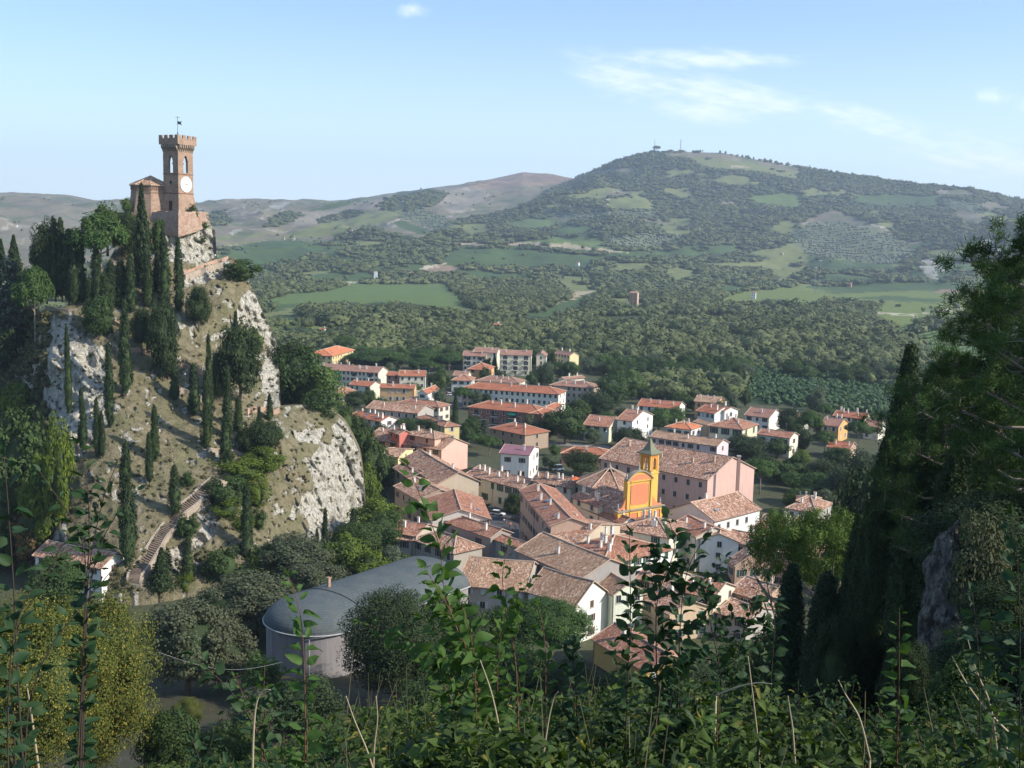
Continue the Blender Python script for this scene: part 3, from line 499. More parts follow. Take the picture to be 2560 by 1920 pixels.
def roof_part(b, a, d, z, rise, kind, ov, seed, ridge='x'):
    """roof over a*d rectangle; ridge 'x' runs along the front; gable or hip or mono"""
    rs = np.random.RandomState(seed)
    if ridge == 'y': T = lambda u, v, h: (a/2+v, u, h); la, ld = d, a           # run in local frame (u along ridge, v across)
    else: T = lambda u, v, h: (u, d/2+v, h); la, ld = a, d
    hw = ld/2+ov; s = rise/(ld/2); u0, u1 = -.35, la+.35; zt = z+rise
    if kind == 'hip': u0, u1 = -ov, la+ov; hi = min(hw, (u1-u0)/2-.2)
    tk = .16
    for sg in (-1, 1):
        nu = max(2, int(la/1.6)); nv = 5; vs = []; uvs = []
        for i in range(nu+1):
            for j in range(nv+1):
                q = j/nv; e0 = u0+(hi*(1-q) if False else 0); 
                if kind == 'hip': e0 = u0+hi*q; e1 = u1-hi*q
                else: e0, e1 = u0, u1
                u = e0+(e1-e0)*i/nu; v = sg*hw*(1-q); h = zt-s*hw*(1-q)+(rs.rand()-.5)*.11*(0 if kind == 'hip' and i in (0, nu) else 1)-.20*math.sin(math.pi*i/nu)*q
                vs.append(T(u, v, h)); uvs.append((u+seed*3.1, -v*sg+seed*1.7))
        fs = []; fu = []
        for i in range(nu):
            for j in range(nv):
                f = [i*(nv+1)+j, (i+1)*(nv+1)+j, (i+1)*(nv+1)+j+1, i*(nv+1)+j+1]
                if (sg > 0) ^ (ridge == 'y'): f = f[::-1]
                fs.append(f); fu.append([uvs[k] for k in f])
        b.add(vs, fs, 0, fu)
        # eaves edge
        e = [T(u0, sg*hw, zt-s*hw+.03), T(u1, sg*hw, zt-s*hw+.03), T(u1, sg*hw, zt-s*hw-tk), T(u0, sg*hw, zt-s*hw-tk)]; b.add(e+[T(u1, sg*(ld/2-.02), z-tk), T(u0, sg*(ld/2-.02), z-tk)], [(0, 1, 2, 3), (3, 2, 4, 5)], 1)
    if kind == 'hip':
        for (ue, sg) in ((u0, 1), (u1, -1)):
            nv = 5; vs = []; fs = []; fu = []
            for j in range(nv+1):
                q = j/nv
                for i in range(5):
                    v = hw*(1-q)*(i/2-1); vs.append(T(ue+sg*hi*q, v, zt-s*hw*(1-q)+(0 if i in (0, 4) or j == 0 else (rs.rand()-.5)*.05)))
            for j in range(nv):
                for i in range(4):
                    f = [j*5+i, j*5+i+1, (j+1)*5+i+1, (j+1)*5+i]; fs.append(f); fu.append([((k % 5)*hw/2*(1-(k//5)/nv*.0)+7, (k//5)*hi/nv) for k in f])
            b.add(vs, fs, 0, fu)
            b.add([T(ue, -hw, zt-s*hw+.03), T(ue, hw, zt-s*hw+.03), T(ue, hw, zt-s*hw-tk), T(ue, -hw, zt-s*hw-tk)], [(0, 1, 2, 3)], 1)
            for v in (-1, 1): b.tube([T(ue, v*hw, zt-s*hw+.06), T(ue+sg*hi, 0, zt+.06)], .15, 5, 2)
        b.tube([T(u0+hi, 0, zt+.02), T(u1-hi, 0, zt+.02)], .16, 5, 2)
    else:
        b.tube([T(u0, 0, zt+.02), T((u0+u1)/2, 0, zt-.17), T(u1, 0, zt+.02)], .16, 5, 2)
        for ue in (u0, u1):
            for sg in (-1, 1):
                b.tube([T(ue, sg*hw, zt-s*hw+.05), T(ue, 0, zt+.05)], .11, 4, 2); b.add([T(ue, sg*hw, zt-s*hw), T(ue, 0, zt), T(ue, 0, zt-tk), T(ue, sg*hw, zt-s*hw-tk)], [(0, 1, 2, 3)], 1)
BLD = []
_bn = [0]
def building(label, g, Lp, Cp, Rp, zE, kind='gable', rise=None, ridge='x', wall=(.62, .58, .5), roof='old', floors=2, wf=None, ws=None, shut=None, chim=3, chk='w', name='house', ov=.5, mat=None, brick=None,
             sky=0, ant=0, win='s', group=None, balc=0, wsz=1., cat='house', dmin=None, pl=None, awn=None, dfix=None):
    _bn[0] += 1; sd = _bn[0]; rs = random.Random(sd)
    if isinstance(zE, tuple): zE, zb = zE
    else: zb = 0.
    L, C, R = [at_z(*g(*p), zE) for p in (Lp, Cp, Rp)]
    u1 = (C-L)[:2]; v1 = (R-C)[:2]; a = np.linalg.norm(u1); d = np.linalg.norm(v1)
    if a >= d: u = u1/a; v = np.array([-u[1], u[0]]); d = abs(v1 @ v) if dmin is None else dmin
    else: v = v1/d; u = np.array([v[1], -v[0]]); a = abs(u1 @ u)
    d = max(d, dmin or 4.5); a = max(a, 4.)
    if dfix: d = dfix
    elif name == 'apartment_block' and ridge == 'x': d = min(d, 13.)
    if v @ C[:2] < 0: v = -v
    O = C[:2]-u*a; rz = math.atan2(u[1], u[0])
    cat_h = float(min(terr(O[0], O[1]), 1.0)) if zb == 0 else zb
    root = thing(name, label, cat, (O[0], O[1], cat_h), rz, group); zE -= cat_h; BLD.append((O, u, v, a, d))
    if rise is None: rise = (d if ridge == 'x' else a)*.5*.36
    wm = mat or plaster('plaster_%d_%d_%d' % tuple(int(c*100) for c in wall), wall)
    w = MB(); z0 = -2.5
    P = [(0, 0), (a, 0), (a, d), (0, d)]
    for i in range(4):
        p, q = P[i], P[(i+1) % 4]; ln = a if i % 2 == 0 else d; top = zE-.18
        gab = kind == 'gable' and ((i % 2 == 1) if ridge == 'x' else (i % 2 == 0))
        vs = [(p[0], p[1], z0), (q[0], q[1], z0), (q[0], q[1], top), (p[0], p[1], top)]; uv = [(0, z0), (ln, z0), (ln, top), (0, top)]
        if gab: vs.insert(3, ((p[0]+q[0])/2, (p[1]+q[1])/2, zE+rise-.2)); uv.insert(3, (ln/2, zE+rise))
        w.add(vs, [list(range(len(vs)))], 0, [uv])
    # string course and gutter pipe
    wo = w.build('wall', [wm, STONE], root)
    rb = MB(); roof_part(rb, a, d, zE, rise, kind, ov, sd, ridge); rm = ROOF[roof]; ro = rb.build('roof', [rm, plain('eaves_timber', (.20, .14, .10)), RIDGE], root)
    pp = MB()
    for x in ([.15, a-.15] if a < 22 else [.15, a/2, a-.15]): pp.tube([(x, -.1, zE-.2), (x, -.1, z0)], .055, 5)
    pp.tube([(0, -ov-.05, zE-ov*rise/(d/2)-.05 if ridge == 'x' else zE-.1), (a, -ov-.05, zE-ov*rise/(d/2)-.05 if ridge == 'x' else zE-.1)], .09, 5) if not (kind == 'gable' and ridge == 'y') else None
    pp.build('drainpipe', plain('copper_pipe', (.16, .10, .08), .5), root)
    # windows on the two faces one sees
    fh = zE/floors; hgt = min(1.5, fh*.48)*wsz; wd = min(1., fh*.36)*wsz
    def face(n, ln, place, f0):
        if n <= 0: return
        for f in range(f0, floors):
            for k in range(n):
                if rs.random() < .06: continue
                x = (k+.5)*ln/n+rs.uniform(-.15, .15); z = f*fh+fh*.36
                o = link('window', WM[win], root); place(o, x, z); o.scale = (wd, 1, hgt/1.5)
                if shut:
                    for s_ in ((-1, 1) if rs.random() < .75 else (0,)):
                        if s_ == 0: c = link('shutter', SCL[shut], o); continue
                        c = link('shutter', SMH[shut], o); c.location = (s_*.62-(.52 if s_ < 0 else 0)+(0 if s_ > 0 else 0), 0, 0)
    if shut is None and name == 'house': shut = rs.choice(['b', 'g', 'l', 'b', None])
    if name == 'house' and not ant and rs.random() < .45: ant = 1
    wf = int(a/3.3) if wf is None else wf; ws = (int(d/4.2) if ws is None else ws)
    def pf(o, x, z): o.location = (x, -.002, z)
    def ps(o, x, z): o.location = (a+.002, x, z); o.rotation_euler = (0, 0, math.pi/2)
    face(wf, a, pf, 0); face(ws, d, ps, 0)
    if balc:
        for k in range(balc):
            x = (k+.5)*a/balc
            for f in range(1, floors):
                b = MB(); wdt = 3.4; b.box(x-wdt/2, -1.2, f*fh+.02, x+wdt/2, -.01, f*fh+.16)
                b.box(x-wdt/2, -1.2, f*fh+1.0, x+wdt/2, -1.14, f*fh+1.06, 1)
                for i in range(13): xx = x-wdt/2+i*wdt/12; b.box(xx-.02, -1.19, f*fh+.16, xx+.02, -1.15, f*fh+1., 1)
                b.build('balcony', [WHITE, METAL], root)
                dr = MB(); dr.box(x-1.3, -.04, f*fh+.18, x+1.3, .01, f*fh+2.3, 0); dr.build('balcony_door', GLASS, root)
                if awn and (k*7+f*3+sd) % 3 == 0:
                    aw = MB(); aw.add([(x-1.7, -.02, f*fh+2.6), (x+1.7, -.02, f*fh+2.6), (x+1.7, -1.35, f*fh+1.8), (x-1.7, -1.35, f*fh+1.8), (x-1.7, -.02, f*fh+2.54), (x+1.7, -.02, f*fh+2.54), (x+1.7, -1.35, f*fh+1.5), (x-1.7, -1.35, f*fh+1.5)], [(0, 3, 2, 1), (4, 5, 6, 7), (3, 7, 6, 2)]); aw.build('awning', plain('green_awning', (.01, .22, .15)), root)
    # chimneys, skylights, aerials sit on the roof
    def onroof(x, y):
        q = (y-d/2)/(d/2) if ridge == 'x' else (x-a/2)/(a/2); return zE+rise*(1-abs(q))
    for k in range(chim):
        x = (k+.5+rs.uniform(-.3, .3))*a/max(chim, 1); y = d*rs.choice([.25, .35, .55]) if ridge == 'x' else d*rs.uniform(.15, .8)
        if kind == 'hip': x = a*.2+x*.6
        c = link('chimney', CHM[chk], ro); c.location = (x, y, onroof(x, y)+.25); sc_ = rs.uniform(.6, .95); c.scale = (sc_, sc_, sc_*rs.uniform(.9, 1.2)); c.rotation_euler = (0, 0, rs.choice([0, 0, math.pi/2]))
    for k in range(sky):
        x = a*rs.uniform(.2, .85); y = d*rs.uniform(.12, .38); c = link('skylight', SKL, ro)
        if ridge == 'x': c.location = (x, y, onroof(x, y)+.05); c.rotation_euler = (math.atan2(rise, d/2), 0, 0)
        else: x = a*rs.uniform(.6, .85); c.location = (x, y, onroof(x, y)+.05); c.rotation_euler = (0, math.atan2(rise, a/2), 0)
    for k in range(ant):
        x = a*rs.uniform(.1, .9); y = d*rs.uniform(.2, .6); c = link('aerial', ANT, ro); c.location = (x, y, onroof(x, y)-.2); c.rotation_euler = (0, 0, rs.uniform(0, 3))
    return root, (O, u, v, a, d, zE)
CRM, YELW, WHT, GRY, PNK, ORW, TNW = (.66, .62, .50), (.68, .55, .28), (.78, .76, .72), (.42, .38, .33), (.70, .42, .34), (.62, .40, .22), (.52, .43, .32)
LIL = (.62, .54, .56)
# ---- quarter behind the crag
building('long yellow school with a bright orange hipped roof at the wood edge', ga, (185, 262), (355, 310), (605, 240), 9, 'hip', 3, 'y', YELW, 'orange', 3, 4, 9, None, 1, wall and 'w' if False else 'w') if False else None
building('yellow three storey school with bright orange hipped roof beside the umbrella pines', ga, (185, 262), (355, 310), (605, 240), 9, 'hip', 3, 'y', YELW, 'orange', 3, 5, 9, chim=1, sky=1, name='school_building', cat='building')
building('longest cream apartment block left of centre with balconies and green awnings', ga, (160, 450), (865, 492), (950, 455), 9.3, wall=CRM, roof='brown', floors=3, wf=16, ws=0, chim=7, balc=4, awn=True, name='apartment_block', cat='apartment block')
building('small cream gabled house half hidden by the trees at the cliff edge', ga, (150, 490), (250, 512), (320, 500), 7, wall=(.7, .62, .42), roof='brown', chim=1)
building('cream gabled house with two white chimneys in front of the longest block', ga, (550, 622), (775, 642), (858, 615), 7, wall=CRM, roof='red', chim=2, ws=0, wf=4)
building('orange plastered gabled house with two large shuttered windows', ga, (885, 655), (1262, 667), (1335, 645), 7.4, wall=ORW, roof='red', chim=2, shut='l', wf=5, ws=0)
building('tall plain cream block with a bright blank gable beside the orange house', ga, (1100, 525), (1385, 530), (1447, 500), 10.5, wall=CRM, roof='red', floors=3, wf=4, ws=0, chim=2, name='apartment_block', cat='apartment block')
building('low brick coloured wing joined to the left of the plain cream block', ga, (955, 520), (1098, 526), (1150, 505), 9, wall=(.5, .28, .2), roof='red', floors=3, wf=2, ws=0, chim=0, name='apartment_block', cat='apartment block')
building('small cream house with a light orange hipped roof below the cliff trees', ga, (365, 725), (450, 742), (605, 690), 7, 'hip', wall=(.66, .58, .4), roof='redold', chim=0, floors=2, wf=2, ws=3)
building('small white house with a steep red lean roof and a white end wall', ga, (1270, 742), (1398, 722), (1535, 668), 7, ridge='y', rise=1.6, wall=WHT, roof='red', chim=1, wf=1, ws=0)
building('long grey walled house with mottled tan roof and pale shutters', ga, (735, 880), (1300, 940), (1455, 893), 7.6, wall=(.40, .37, .33), roof='old', chim=2, wf=7, ws=1, shut='l')
building('low house with a red and brown hipped roof behind the grey walled house', ga, (1080, 820), (1535, 872), (1625, 842), 7, 'hip', wall=CRM, roof='redold', chim=2, floors=2, wf=6, ws=2)
building('low house with dark red roof, skylights and white chimneys beneath the crag', ga, (560, 968), (895, 1030), (1025, 995), 6, wall=WHT, roof='red', chim=5, sky=3, wf=4, ws=1, floors=2)
building('yellow walled house under a brown hipped roof left of the tall lone cypress', ga, (1290, 985), (1600, 1088), (1690, 1052), 6.5, 'hip', wall=YELW, roof='redold', chim=1, wf=3, ws=1)
# ---- apartment blocks in the middle
building('cream balcony block at the left end of the row before the wood', gb, (250, 305), (505, 312), (550, 280), 9.5, wall=CRM, roof='brown', floors=3, wf=5, ws=0, chim=2, balc=2, name='apartment_block', cat='apartment block')
building('cream block behind, its gable rising over the balcony block', gb, (375, 264), (630, 272), (670, 245), 11.5, wall=CRM, roof='brown', floors=4, wf=5, ws=0, chim=2, name='apartment_block', cat='apartment block')
building('largest cream block of the row with a stack of balconies by its gable', gb, (665, 292), (1010, 302), (1065, 270), 12.5, wall=(.68, .63, .46), roof='brown', floors=4, wf=3, ws=0, chim=2, balc=3, name='apartment_block', cat='apartment block')
building('narrow cream house with brown gable turned forward, right end of the row', gb, (1068, 305), (1172, 312), (1185, 280), 11.5, ridge='y', rise=1.8, wall=CRM, roof='brown', floors=4, wf=1, ws=0, chim=0, name='apartment_block', cat='apartment block')
building('solitary tower block with a brown window front and blank yellow side', gb, (1270, 278), (1435, 303), (1587, 305), 12, ridge='y' if False else 'x', rise=1.8, wall=(.70, .60, .34), roof='brown', floors=4, wf=5, ws=0, chim=2, name='apartment_block', cat='apartment block')
building('orange house with a hipped roof in front of the balcony block', gb, (310, 450), (520, 462), (600, 428), 6.5, 'hip', wall=(.66, .36, .17), roof='red', chim=1, wf=2, ws=1)
building('white house with a grey brown hipped roof and big garage openings', gb, (130, 572), (345, 582), (385, 548), 6.5, 'hip', wall=WHT, roof='redold', chim=1, wf=3, ws=2)
building('low brown roofed house behind the white hipped house', gb, (145, 525), (300, 530), (345, 505), 6.5, wall=CRM, roof='brown', chim=1, wf=2, ws=0)
building('long low block with brown hipped roof tucked behind the white apartments', gb, (400, 577), (870, 607), (940, 578), 8, 'hip', wall=CRM, roof='brown', floors=2, wf=8, ws=1, chim=4, name='apartment_block', cat='apartment block')
building('long white apartment block with red hipped roof and four round chimneys', gb, (248, 657), (1310, 730), (1390, 692), 9.5, 'hip', wall=(.74, .72, .64), roof='red', floors=3, wf=18, ws=2, chim=5, name='apartment_block', cat='apartment block')
building('red brick wing turning back from the brick apartment block', gb, (1000, 940), (1122, 951), (1345, 842), 9.9, 'hip', ridge='y', dfix=None, wall=(.3, .13, .1), mat=BRICKR, roof='red', floors=3, wf=0, ws=7, chim=2, win='w', name='apartment_block', cat='apartment block')
building('red brick apartment block with white bays, balconies and a red roof', gb, (315, 868), (1110, 947), (1345, 842), 9.8, 'hip', dfix=13, wall=(.3, .13, .1), mat=BRICKR, roof='red', floors=3, wf=9, ws=0, chim=5, balc=4, awn=True, win='w', name='apartment_block', cat='apartment block')
building('tan plastered block with brown hipped roof behind the dark round trees', gb, (1220, 627), (1690, 662), (1760, 632), 9.3, 'hip', wall=TNW, roof='brown', floors=3, wf=8, ws=1, chim=3, name='apartment_block', cat='apartment block')
building('small light orange roofed house joined right of the tan block', gb, (1735, 662), (1790, 652), (1820, 632), 8, wall=CRM, roof='red', chim=1, wf=1, ws=1)
building('grey roofed house behind the tan block', gb, (1380, 565), (1600, 545), (1630, 540), 9.5, wall=CRM, roof='brown', chim=2, wf=3, ws=0)
building('low house with a brown hipped roof in front of the brick block', gb, (560, 1102), (940, 1178), (1095, 1118), 6.5, 'hip', wall=(.36, .27, .2), roof='red', chim=3, wf=4, ws=1, floors=2)
building('white house with a smooth purple roof and dark red shutters', gb, (645, 1392), (985, 1402), (1092, 1322), 9, rise=1.7, wall=WHT, roof='purple', chim=1, chk='w', wf=2, ws=3, shut='b', dmin=9)
building('low red tiled hall behind the round bushy trees', gb, (1345, 1378), (1870, 1402), (1925, 1352), 4.5, 'hip', wall=(.4, .22, .15), roof='red', floors=1, chim=1, wf=4, ws=0)
building('cream house with a bright white gable and grey rooftop panel', gb, (1625, 1052), (1870, 1092), (2010, 1028), 6.5, wall=(.74, .70, .5), roof='redold', chim=1, wf=3, ws=2)
# ---- houses to the right
building('tall white house with a stepped white parapet and grey side', gc, (155, 460), (255, 480), (418, 432), 9, wall=WHT, roof='redold', floors=3, chim=3, wf=1, ws=2, rise=3)
building('long low house with a straight orange red roof and white gable', gc, (300, 357), (612, 384), (705, 358), 6, wall=WHT, roof='red', chim=3, wf=5, ws=1)
building('orange brown house with a tan roof behind the two red gables', gc, (740, 327), (930, 337), (975, 312), 8, wall=(.45, .27, .16), roof='tan', chim=3, wf=3, ws=1)
building('white villa with a wide red gable facing forward', gc, (700, 407), (905, 422), (1055, 402), 7, ridge='x', wall=WHT, roof='red', chim=2, wf=4, ws=1)
building('red roofed rear wing of the white villa', gc, (850, 372), (985, 400), (1060, 385), 8, wall=WHT, roof='red', chim=1, wf=1, ws=1)
building('white square villa with a vivid orange hipped roof', gc, (540, 518), (720, 547), (800, 518), 8, 'hip', wall=WHT, roof='orange', chim=3, wf=3, ws=2, shut='b')
building('large cream villa with hipped brown roof and three broad windows', gc, (870, 512), (1125, 547), (1245, 507), 9, 'hip', wall=(.66, .60, .44), roof='redold', chim=4, wf=3, ws=2, wsz=1.5)
building('tan house squeezed between the orange roofed and the cream villa', gc, (745, 485), (850, 512), (885, 492), 8.5, wall=TNW, roof='tan', chim=0, wf=1, ws=1)
building('pale house with brown roof and white gable beside the pine', gc, (1140, 434), (1335, 454), (1435, 422), 6.5, wall=(.76, .70, .64), roof='brown', chim=1, wf=3, ws=0)
building('white house with salmon roof and dark windows below the cream villa', gc, (1248, 582), (1500, 614), (1582, 592), 8, wall=(.72, .69, .56), roof='redold', chim=1, wf=3, ws=1)
building('long lilac plastered house under a weathered tan roof', gc, (400, 603), (925, 677), (965, 642), 7.2, wall=LIL, roof='tan', chim=3, wf=9, ws=1, shut='b')
building('long orange red roofed house near the edge of the orchard', gc, (1845, 437), (2090, 464), (2145, 442), 6, wall=CRM, roof='red', chim=6, wf=5, ws=1)
building('orange house with a brown roof and bright open gable', gc, (1745, 508), (1885, 523), (1960, 492), 7, wall=(.66, .38, .15), roof='brown', chim=3, wf=2, ws=2)
building('low shed with a flat looking red roof among the garden trees', gc, (1795, 682), (1970, 702), (2025, 672), 4.5, wall=(.4, .3, .22), roof='red', floors=1, chim=2, wf=0, ws=0)
building('brown roofed house cut off by the dark pines on the right', gc, (2085, 517), (2200, 532), (2260, 505), 5.5, wall=CRM, roof='brown', chim=1, wf=2, ws=1)
building('small house with red roof corner showing between garden trees', gc, (1440, 420), (1560, 452), (1595, 432), 5.5, 'hip', wall=CRM, roof='red', chim=1, wf=2, ws=1)
building('cream gable glimpsed through the pine branches on the right', gn, (2350, 962), (2376, 966), (2400, 955), 7, wall=(.72, .66, .5), roof='red', chim=0, wf=1, ws=1)
building('very large pink convent building with the broadest mottled roof', gc, (5, 772), (850, 942), (1175, 845), 13, wall=(.60, .40, .34), roof='old', floors=3, wf=9, ws=1, chim=5, chk='t', win='s', rise=5, name='convent_building', cat='building')
building('white walled hall with grey gable and a brown roof beside the convent', gc, (590, 1165), (905, 1268), (1262, 1175), 9, ridge='y', rise=3.4, wall=WHT, roof='old', floors=2, wf=0, ws=5, chim=1, sky=1, name='hall_building', cat='building')
building('dark roofed houses corner behind the green umbrella pine', gc, (1500, 1155), (1700, 1200), (1830, 1130), 8, 'hip', wall=GRY, roof='old', wf=3, ws=2, chim=2)
building('low dark roof at the far edge of the lawn', gc, (1560, 1105), (1740, 1120), (1830, 1095), 6, 'hip', wall=GRY, roof='old', chim=1, wf=2, ws=1)
building('red walled house with white windows seen under the umbrella pine', gc, (1500, 1320), (2000, 1420), (2150, 1350), 10, wall=(.42, .12, .07), roof='old', floors=3, wf=9, ws=2, chim=3, win='w', shut='l')
# ---- old town
building('pink house with big mottled roof and a blank salmon end wall', ga, (740, 1215), (1565, 1345), (1945, 1290), 9, wall=PNK, roof='old', floors=3, wf=7, ws=0, chim=5, sky=1, rise=2.8)
building('small pink attic storey with its own red chimneys, left one', ga, (985, 1130), (1100, 1172), (1185, 1145), (12.5, 0), wall=(.62, .2, .16), roof='old', floors=4, wf=2, ws=0, chim=3, chk='w', rise=1.2)
building('pink attic house with hipped grey brown roof above the mottled roof', ga, (1160, 1165), (1490, 1222), (1535, 1165), 12.2, 'hip', wall=PNK, roof='old', floors=4, wf=2, ws=1, chim=2, ant=1)
building('pale yellow walled house under bracketed eaves beside the crag foot', ga, (965, 1370), (1085, 1425), (1250, 1335), 8.6, rise=1.2, wall=(.74, .62, .32), roof='old', floors=3, wf=0, ws=1, chim=0)
building('long cream palace on the square with dark green shutters', ge, (955, 372), (1555, 533), (1690, 440), 7.8, wall=(.62, .56, .42), roof='old', floors=2, wf=7, ws=0, chim=9, shut='g', name='palace_building', cat='building', wsz=1.25)
building('street house with red and cream front and a red brown roof with skylights', ge, (1555, 548), (1890, 945), (2215, 815), 13.4, wall=(.52, .36, .27), roof='redold', floors=3, wf=11, ws=0, chim=4, sky=5, shut='b')
building('low tile roofed house behind the arcaded street house', ge, (1690, 440), (2120, 520), (2215, 470), 10, wall=CRM, roof='old', floors=3, wf=3, ws=1, chim=5, chk='w', rise=2)
building('curving roofed house at the top of the old street', ge, (230, 218), (640, 482), (960, 375), 9.5, wall=TNW, roof='old', floors=3, wf=5, ws=0, chim=2, rise=3, ant=1)
building('low old house with ragged roofs behind the curving street', ge, (160, 300), (330, 420), (520, 340), 8, wall=GRY, roof='old', floors=2, wf=2, ws=0, chim=1, rise=1.8)
building('old house with two white skylights facing the cliff', ge, (165, 505), (430, 655), (760, 540), 8.6, wall=(.45, .34, .26), roof='old', floors=2, wf=4, ws=0, chim=1, sky=4, rise=2.2)
building('house with the big square skylight above the piazza', ge, (545, 745), (1215, 868), (1120, 640), 9.5, ridge='y', rise=2.4, wall=(.66, .62, .55), roof='redold', floors=3, wf=5, ws=2, chim=1, sky=1, ant=1)
building('narrow house with a long light red roof along the street', ge, (700, 890), (1225, 1072), (1225, 945), 8.8, wall=(.34, .31, .28), roof='redold', floors=2, wf=2, ws=0, chim=2, rise=1.5)
building('thin low roof closing the near side of the piazza', ge, (1225, 1074), (1530, 1178), (1545, 1150), 8.2, wall=(.34, .31, .28), roof='redold', floors=2, wf=1, ws=0, chim=0, rise=.8)
building('low house with two stout white chimney stacks by the green slope', ge, (190, 975), (400, 1055), (640, 960), 8, wall=(.48, .42, .34), roof='redold', floors=2, wf=2, ws=0, chim=2, rise=1.8)
building('grey walled house with hipped brown roof nearest the barrel roofed hall', ge, (370, 1088), (815, 1243), (1150, 1178), 7, 'hip', wall=(.40, .36, .31), roof='old', floors=2, wf=4, ws=0, chim=0, rise=2.2)
building('tiny lean house with grey wall at the edge of the cliff wood', ge, (175, 1088), (355, 1100), (440, 1040), 7, wall=(.42, .37, .31), roof='old', floors=2, wf=1, ws=0, chim=0, rise=1.2)
building('front house with a broad tan tiled roof behind the tall leafy shoot', gg, (1240, 385), (1690, 428), (1800, 270), 9.5, wall=(.42, .38, .33), roof='tan', floors=3, wf=4, ws=0, chim=0, rise=3.6, ant=1)
building('front house with a broad tan tiled roof and a white gable above the pine', gg, (1712, 428), (2045, 528), (2200, 425), 9.5, wall=(.78, .77, .68), roof='tan', floors=3, wf=0, ws=1, chim=0, rise=3.6)
building('house with the widest tan roof joined behind the front houses, two aerials', gg, (1640, 150), (2085, 345), (2310, 215), 12, wall=(.34, .32, .30), roof='tan', floors=3, wf=1, ws=0, chim=1, rise=3, ant=2)
building('white house with pale green side wall in front of the leafy shrubs', gd, (475, 1475), (682, 1602), (900, 1540), 10, wall=(.72, .74, .60), roof='tan', floors=3, wf=1, ws=3, chim=0, rise=2)
building('large white house with green shutters and many white chimneys on a hipped roof', gd, (330, 1150), (565, 1335), (1210, 1185), 12, 'hip', wall=WHT, roof='redold', floors=4, wf=0, ws=7, chim=8, shut='g', rise=3.2)
building('low roofed house with a dark valley between the street house and the white house', gd, (105, 1015), (350, 1130), (740, 960), 11, wall=TNW, roof='old', floors=3, wf=3, ws=0, chim=5, rise=2.2)
building('small cream attic wall with a brown lean roof before the chapel', gd, (300, 705), (545, 795), (600, 740), (11.5, 0), wall=(.74, .70, .55), roof='redold', floors=4, wf=2, ws=1, chim=3, rise=1)
building('low roofed house with white roof edge just left of the yellow church', gd, (395, 800), (760, 950), (800, 905), 9.5, wall=WHT, roof='redold', floors=3, wf=0, ws=0, chim=3, rise=1.2)
building('old house with pink flecked tiles right below the yellow church front', gd, (790, 955), (1190, 1080), (1420, 960), 9.5, 'hip', wall=CRM, roof='old', floors=3, wf=2, ws=2, chim=6, rise=2.2)
building('house with a large glass skylight right of the church steps', gd, (1210, 960), (1440, 1070), (1640, 985), 9, wall=(.6, .55, .46), roof='redold', floors=3, wf=2, ws=2, chim=2, sky=2, rise=2)
building('pale wall house with a long white gable and satellite dish', gd, (1330, 1130), (1480, 1090), (1830, 1120), 8.5, ridge='y' if False else 'x', wall=(.7, .68, .62), roof='old', floors=3, wf=0, ws=1, chim=1, rise=1.6, dmin=7)
building('house with a salmon brick gable in front of the umbrella pine', gd, (1455, 1300), (1800, 1335), (2170, 1320), 8.6, wall=(.55, .32, .22), mat=BRICKS, roof='old', floors=2, wf=1, ws=3, chim=1, rise=3)
building('low brown roof between the white hall and the brick gable', gd, (1760, 1080), (1960, 1150), (2080, 1060), 8, wall=GRY, roof='old', floors=2, wf=1, ws=1, chim=1, rise=1.6)
building('orange walled low house whose red roof shows between the shrub leaves', gi, (235, 760), (600, 985), (840, 885), 6.5, wall=(.66, .44, .16), roof='redold', floors=2, wf=1, ws=3, chim=1, rise=2.2)
building('brown roofed house behind the shrubs right of the white house', gi, (560, 480), (760, 590), (1000, 520), 7, wall=(.6, .45, .3), roof='old', floors=2, wf=2, ws=2, chim=1, rise=2)
building('dark roofed shed below the brick gable among the bushes', gi, (1040, 590), (1290, 640), (1500, 560), 6, wall=GRY, roof='old', floors=2, wf=2, ws=1, chim=0, rise=1.5)
building('house under the pine with a brown roof and small white windows', gi, (1180, 430), (1400, 500), (1620, 430), 8, wall=(.5, .35, .25), roof='old', floors=2, wf=3, ws=3, chim=1, rise=2, win='w')
building('brown roofed house behind the twin umbrella pine', gc, (1290, 1290), (1500, 1370), (1650, 1290), 9, wall=TNW, roof='old', floors=3, wf=3, ws=2, chim=3, rise=2.2)
building('low roof squeezed right of the brick gable', gc, (1330, 1450), (1540, 1530), (1700, 1440), 9, wall=(.5, .3, .22), roof='old', floors=3, wf=3, ws=2, chim=2, rise=2.4)
building('long mottled roof below the red walled house', gc, (1500, 1500), (1850, 1590), (2080, 1480), 8, wall=(.62, .5, .36), roof='old', floors=2, wf=5, ws=3, chim=3, rise=2.6)
building('narrow grey roofed house between the white house and the orange one', gi, (560, 330), (760, 400), (930, 330), 9, wall=(.62, .56, .46), roof='old', floors=3, wf=2, ws=2, chim=2, rise=2)
building('brown roof among leaves in the middle of the lower houses', gi, (860, 420), (1060, 480), (1210, 400), 9, wall=CRM, roof='redold', floors=3, wf=2, ws=2, chim=2, rise=2)
building('white house with tiled roof among the trees at the foot of the stairs', gf, (240, 790), (700, 880), (815, 800), 8, wall=WHT, roof='old', floors=3, wf=4, ws=1, chim=1, rise=2.2)
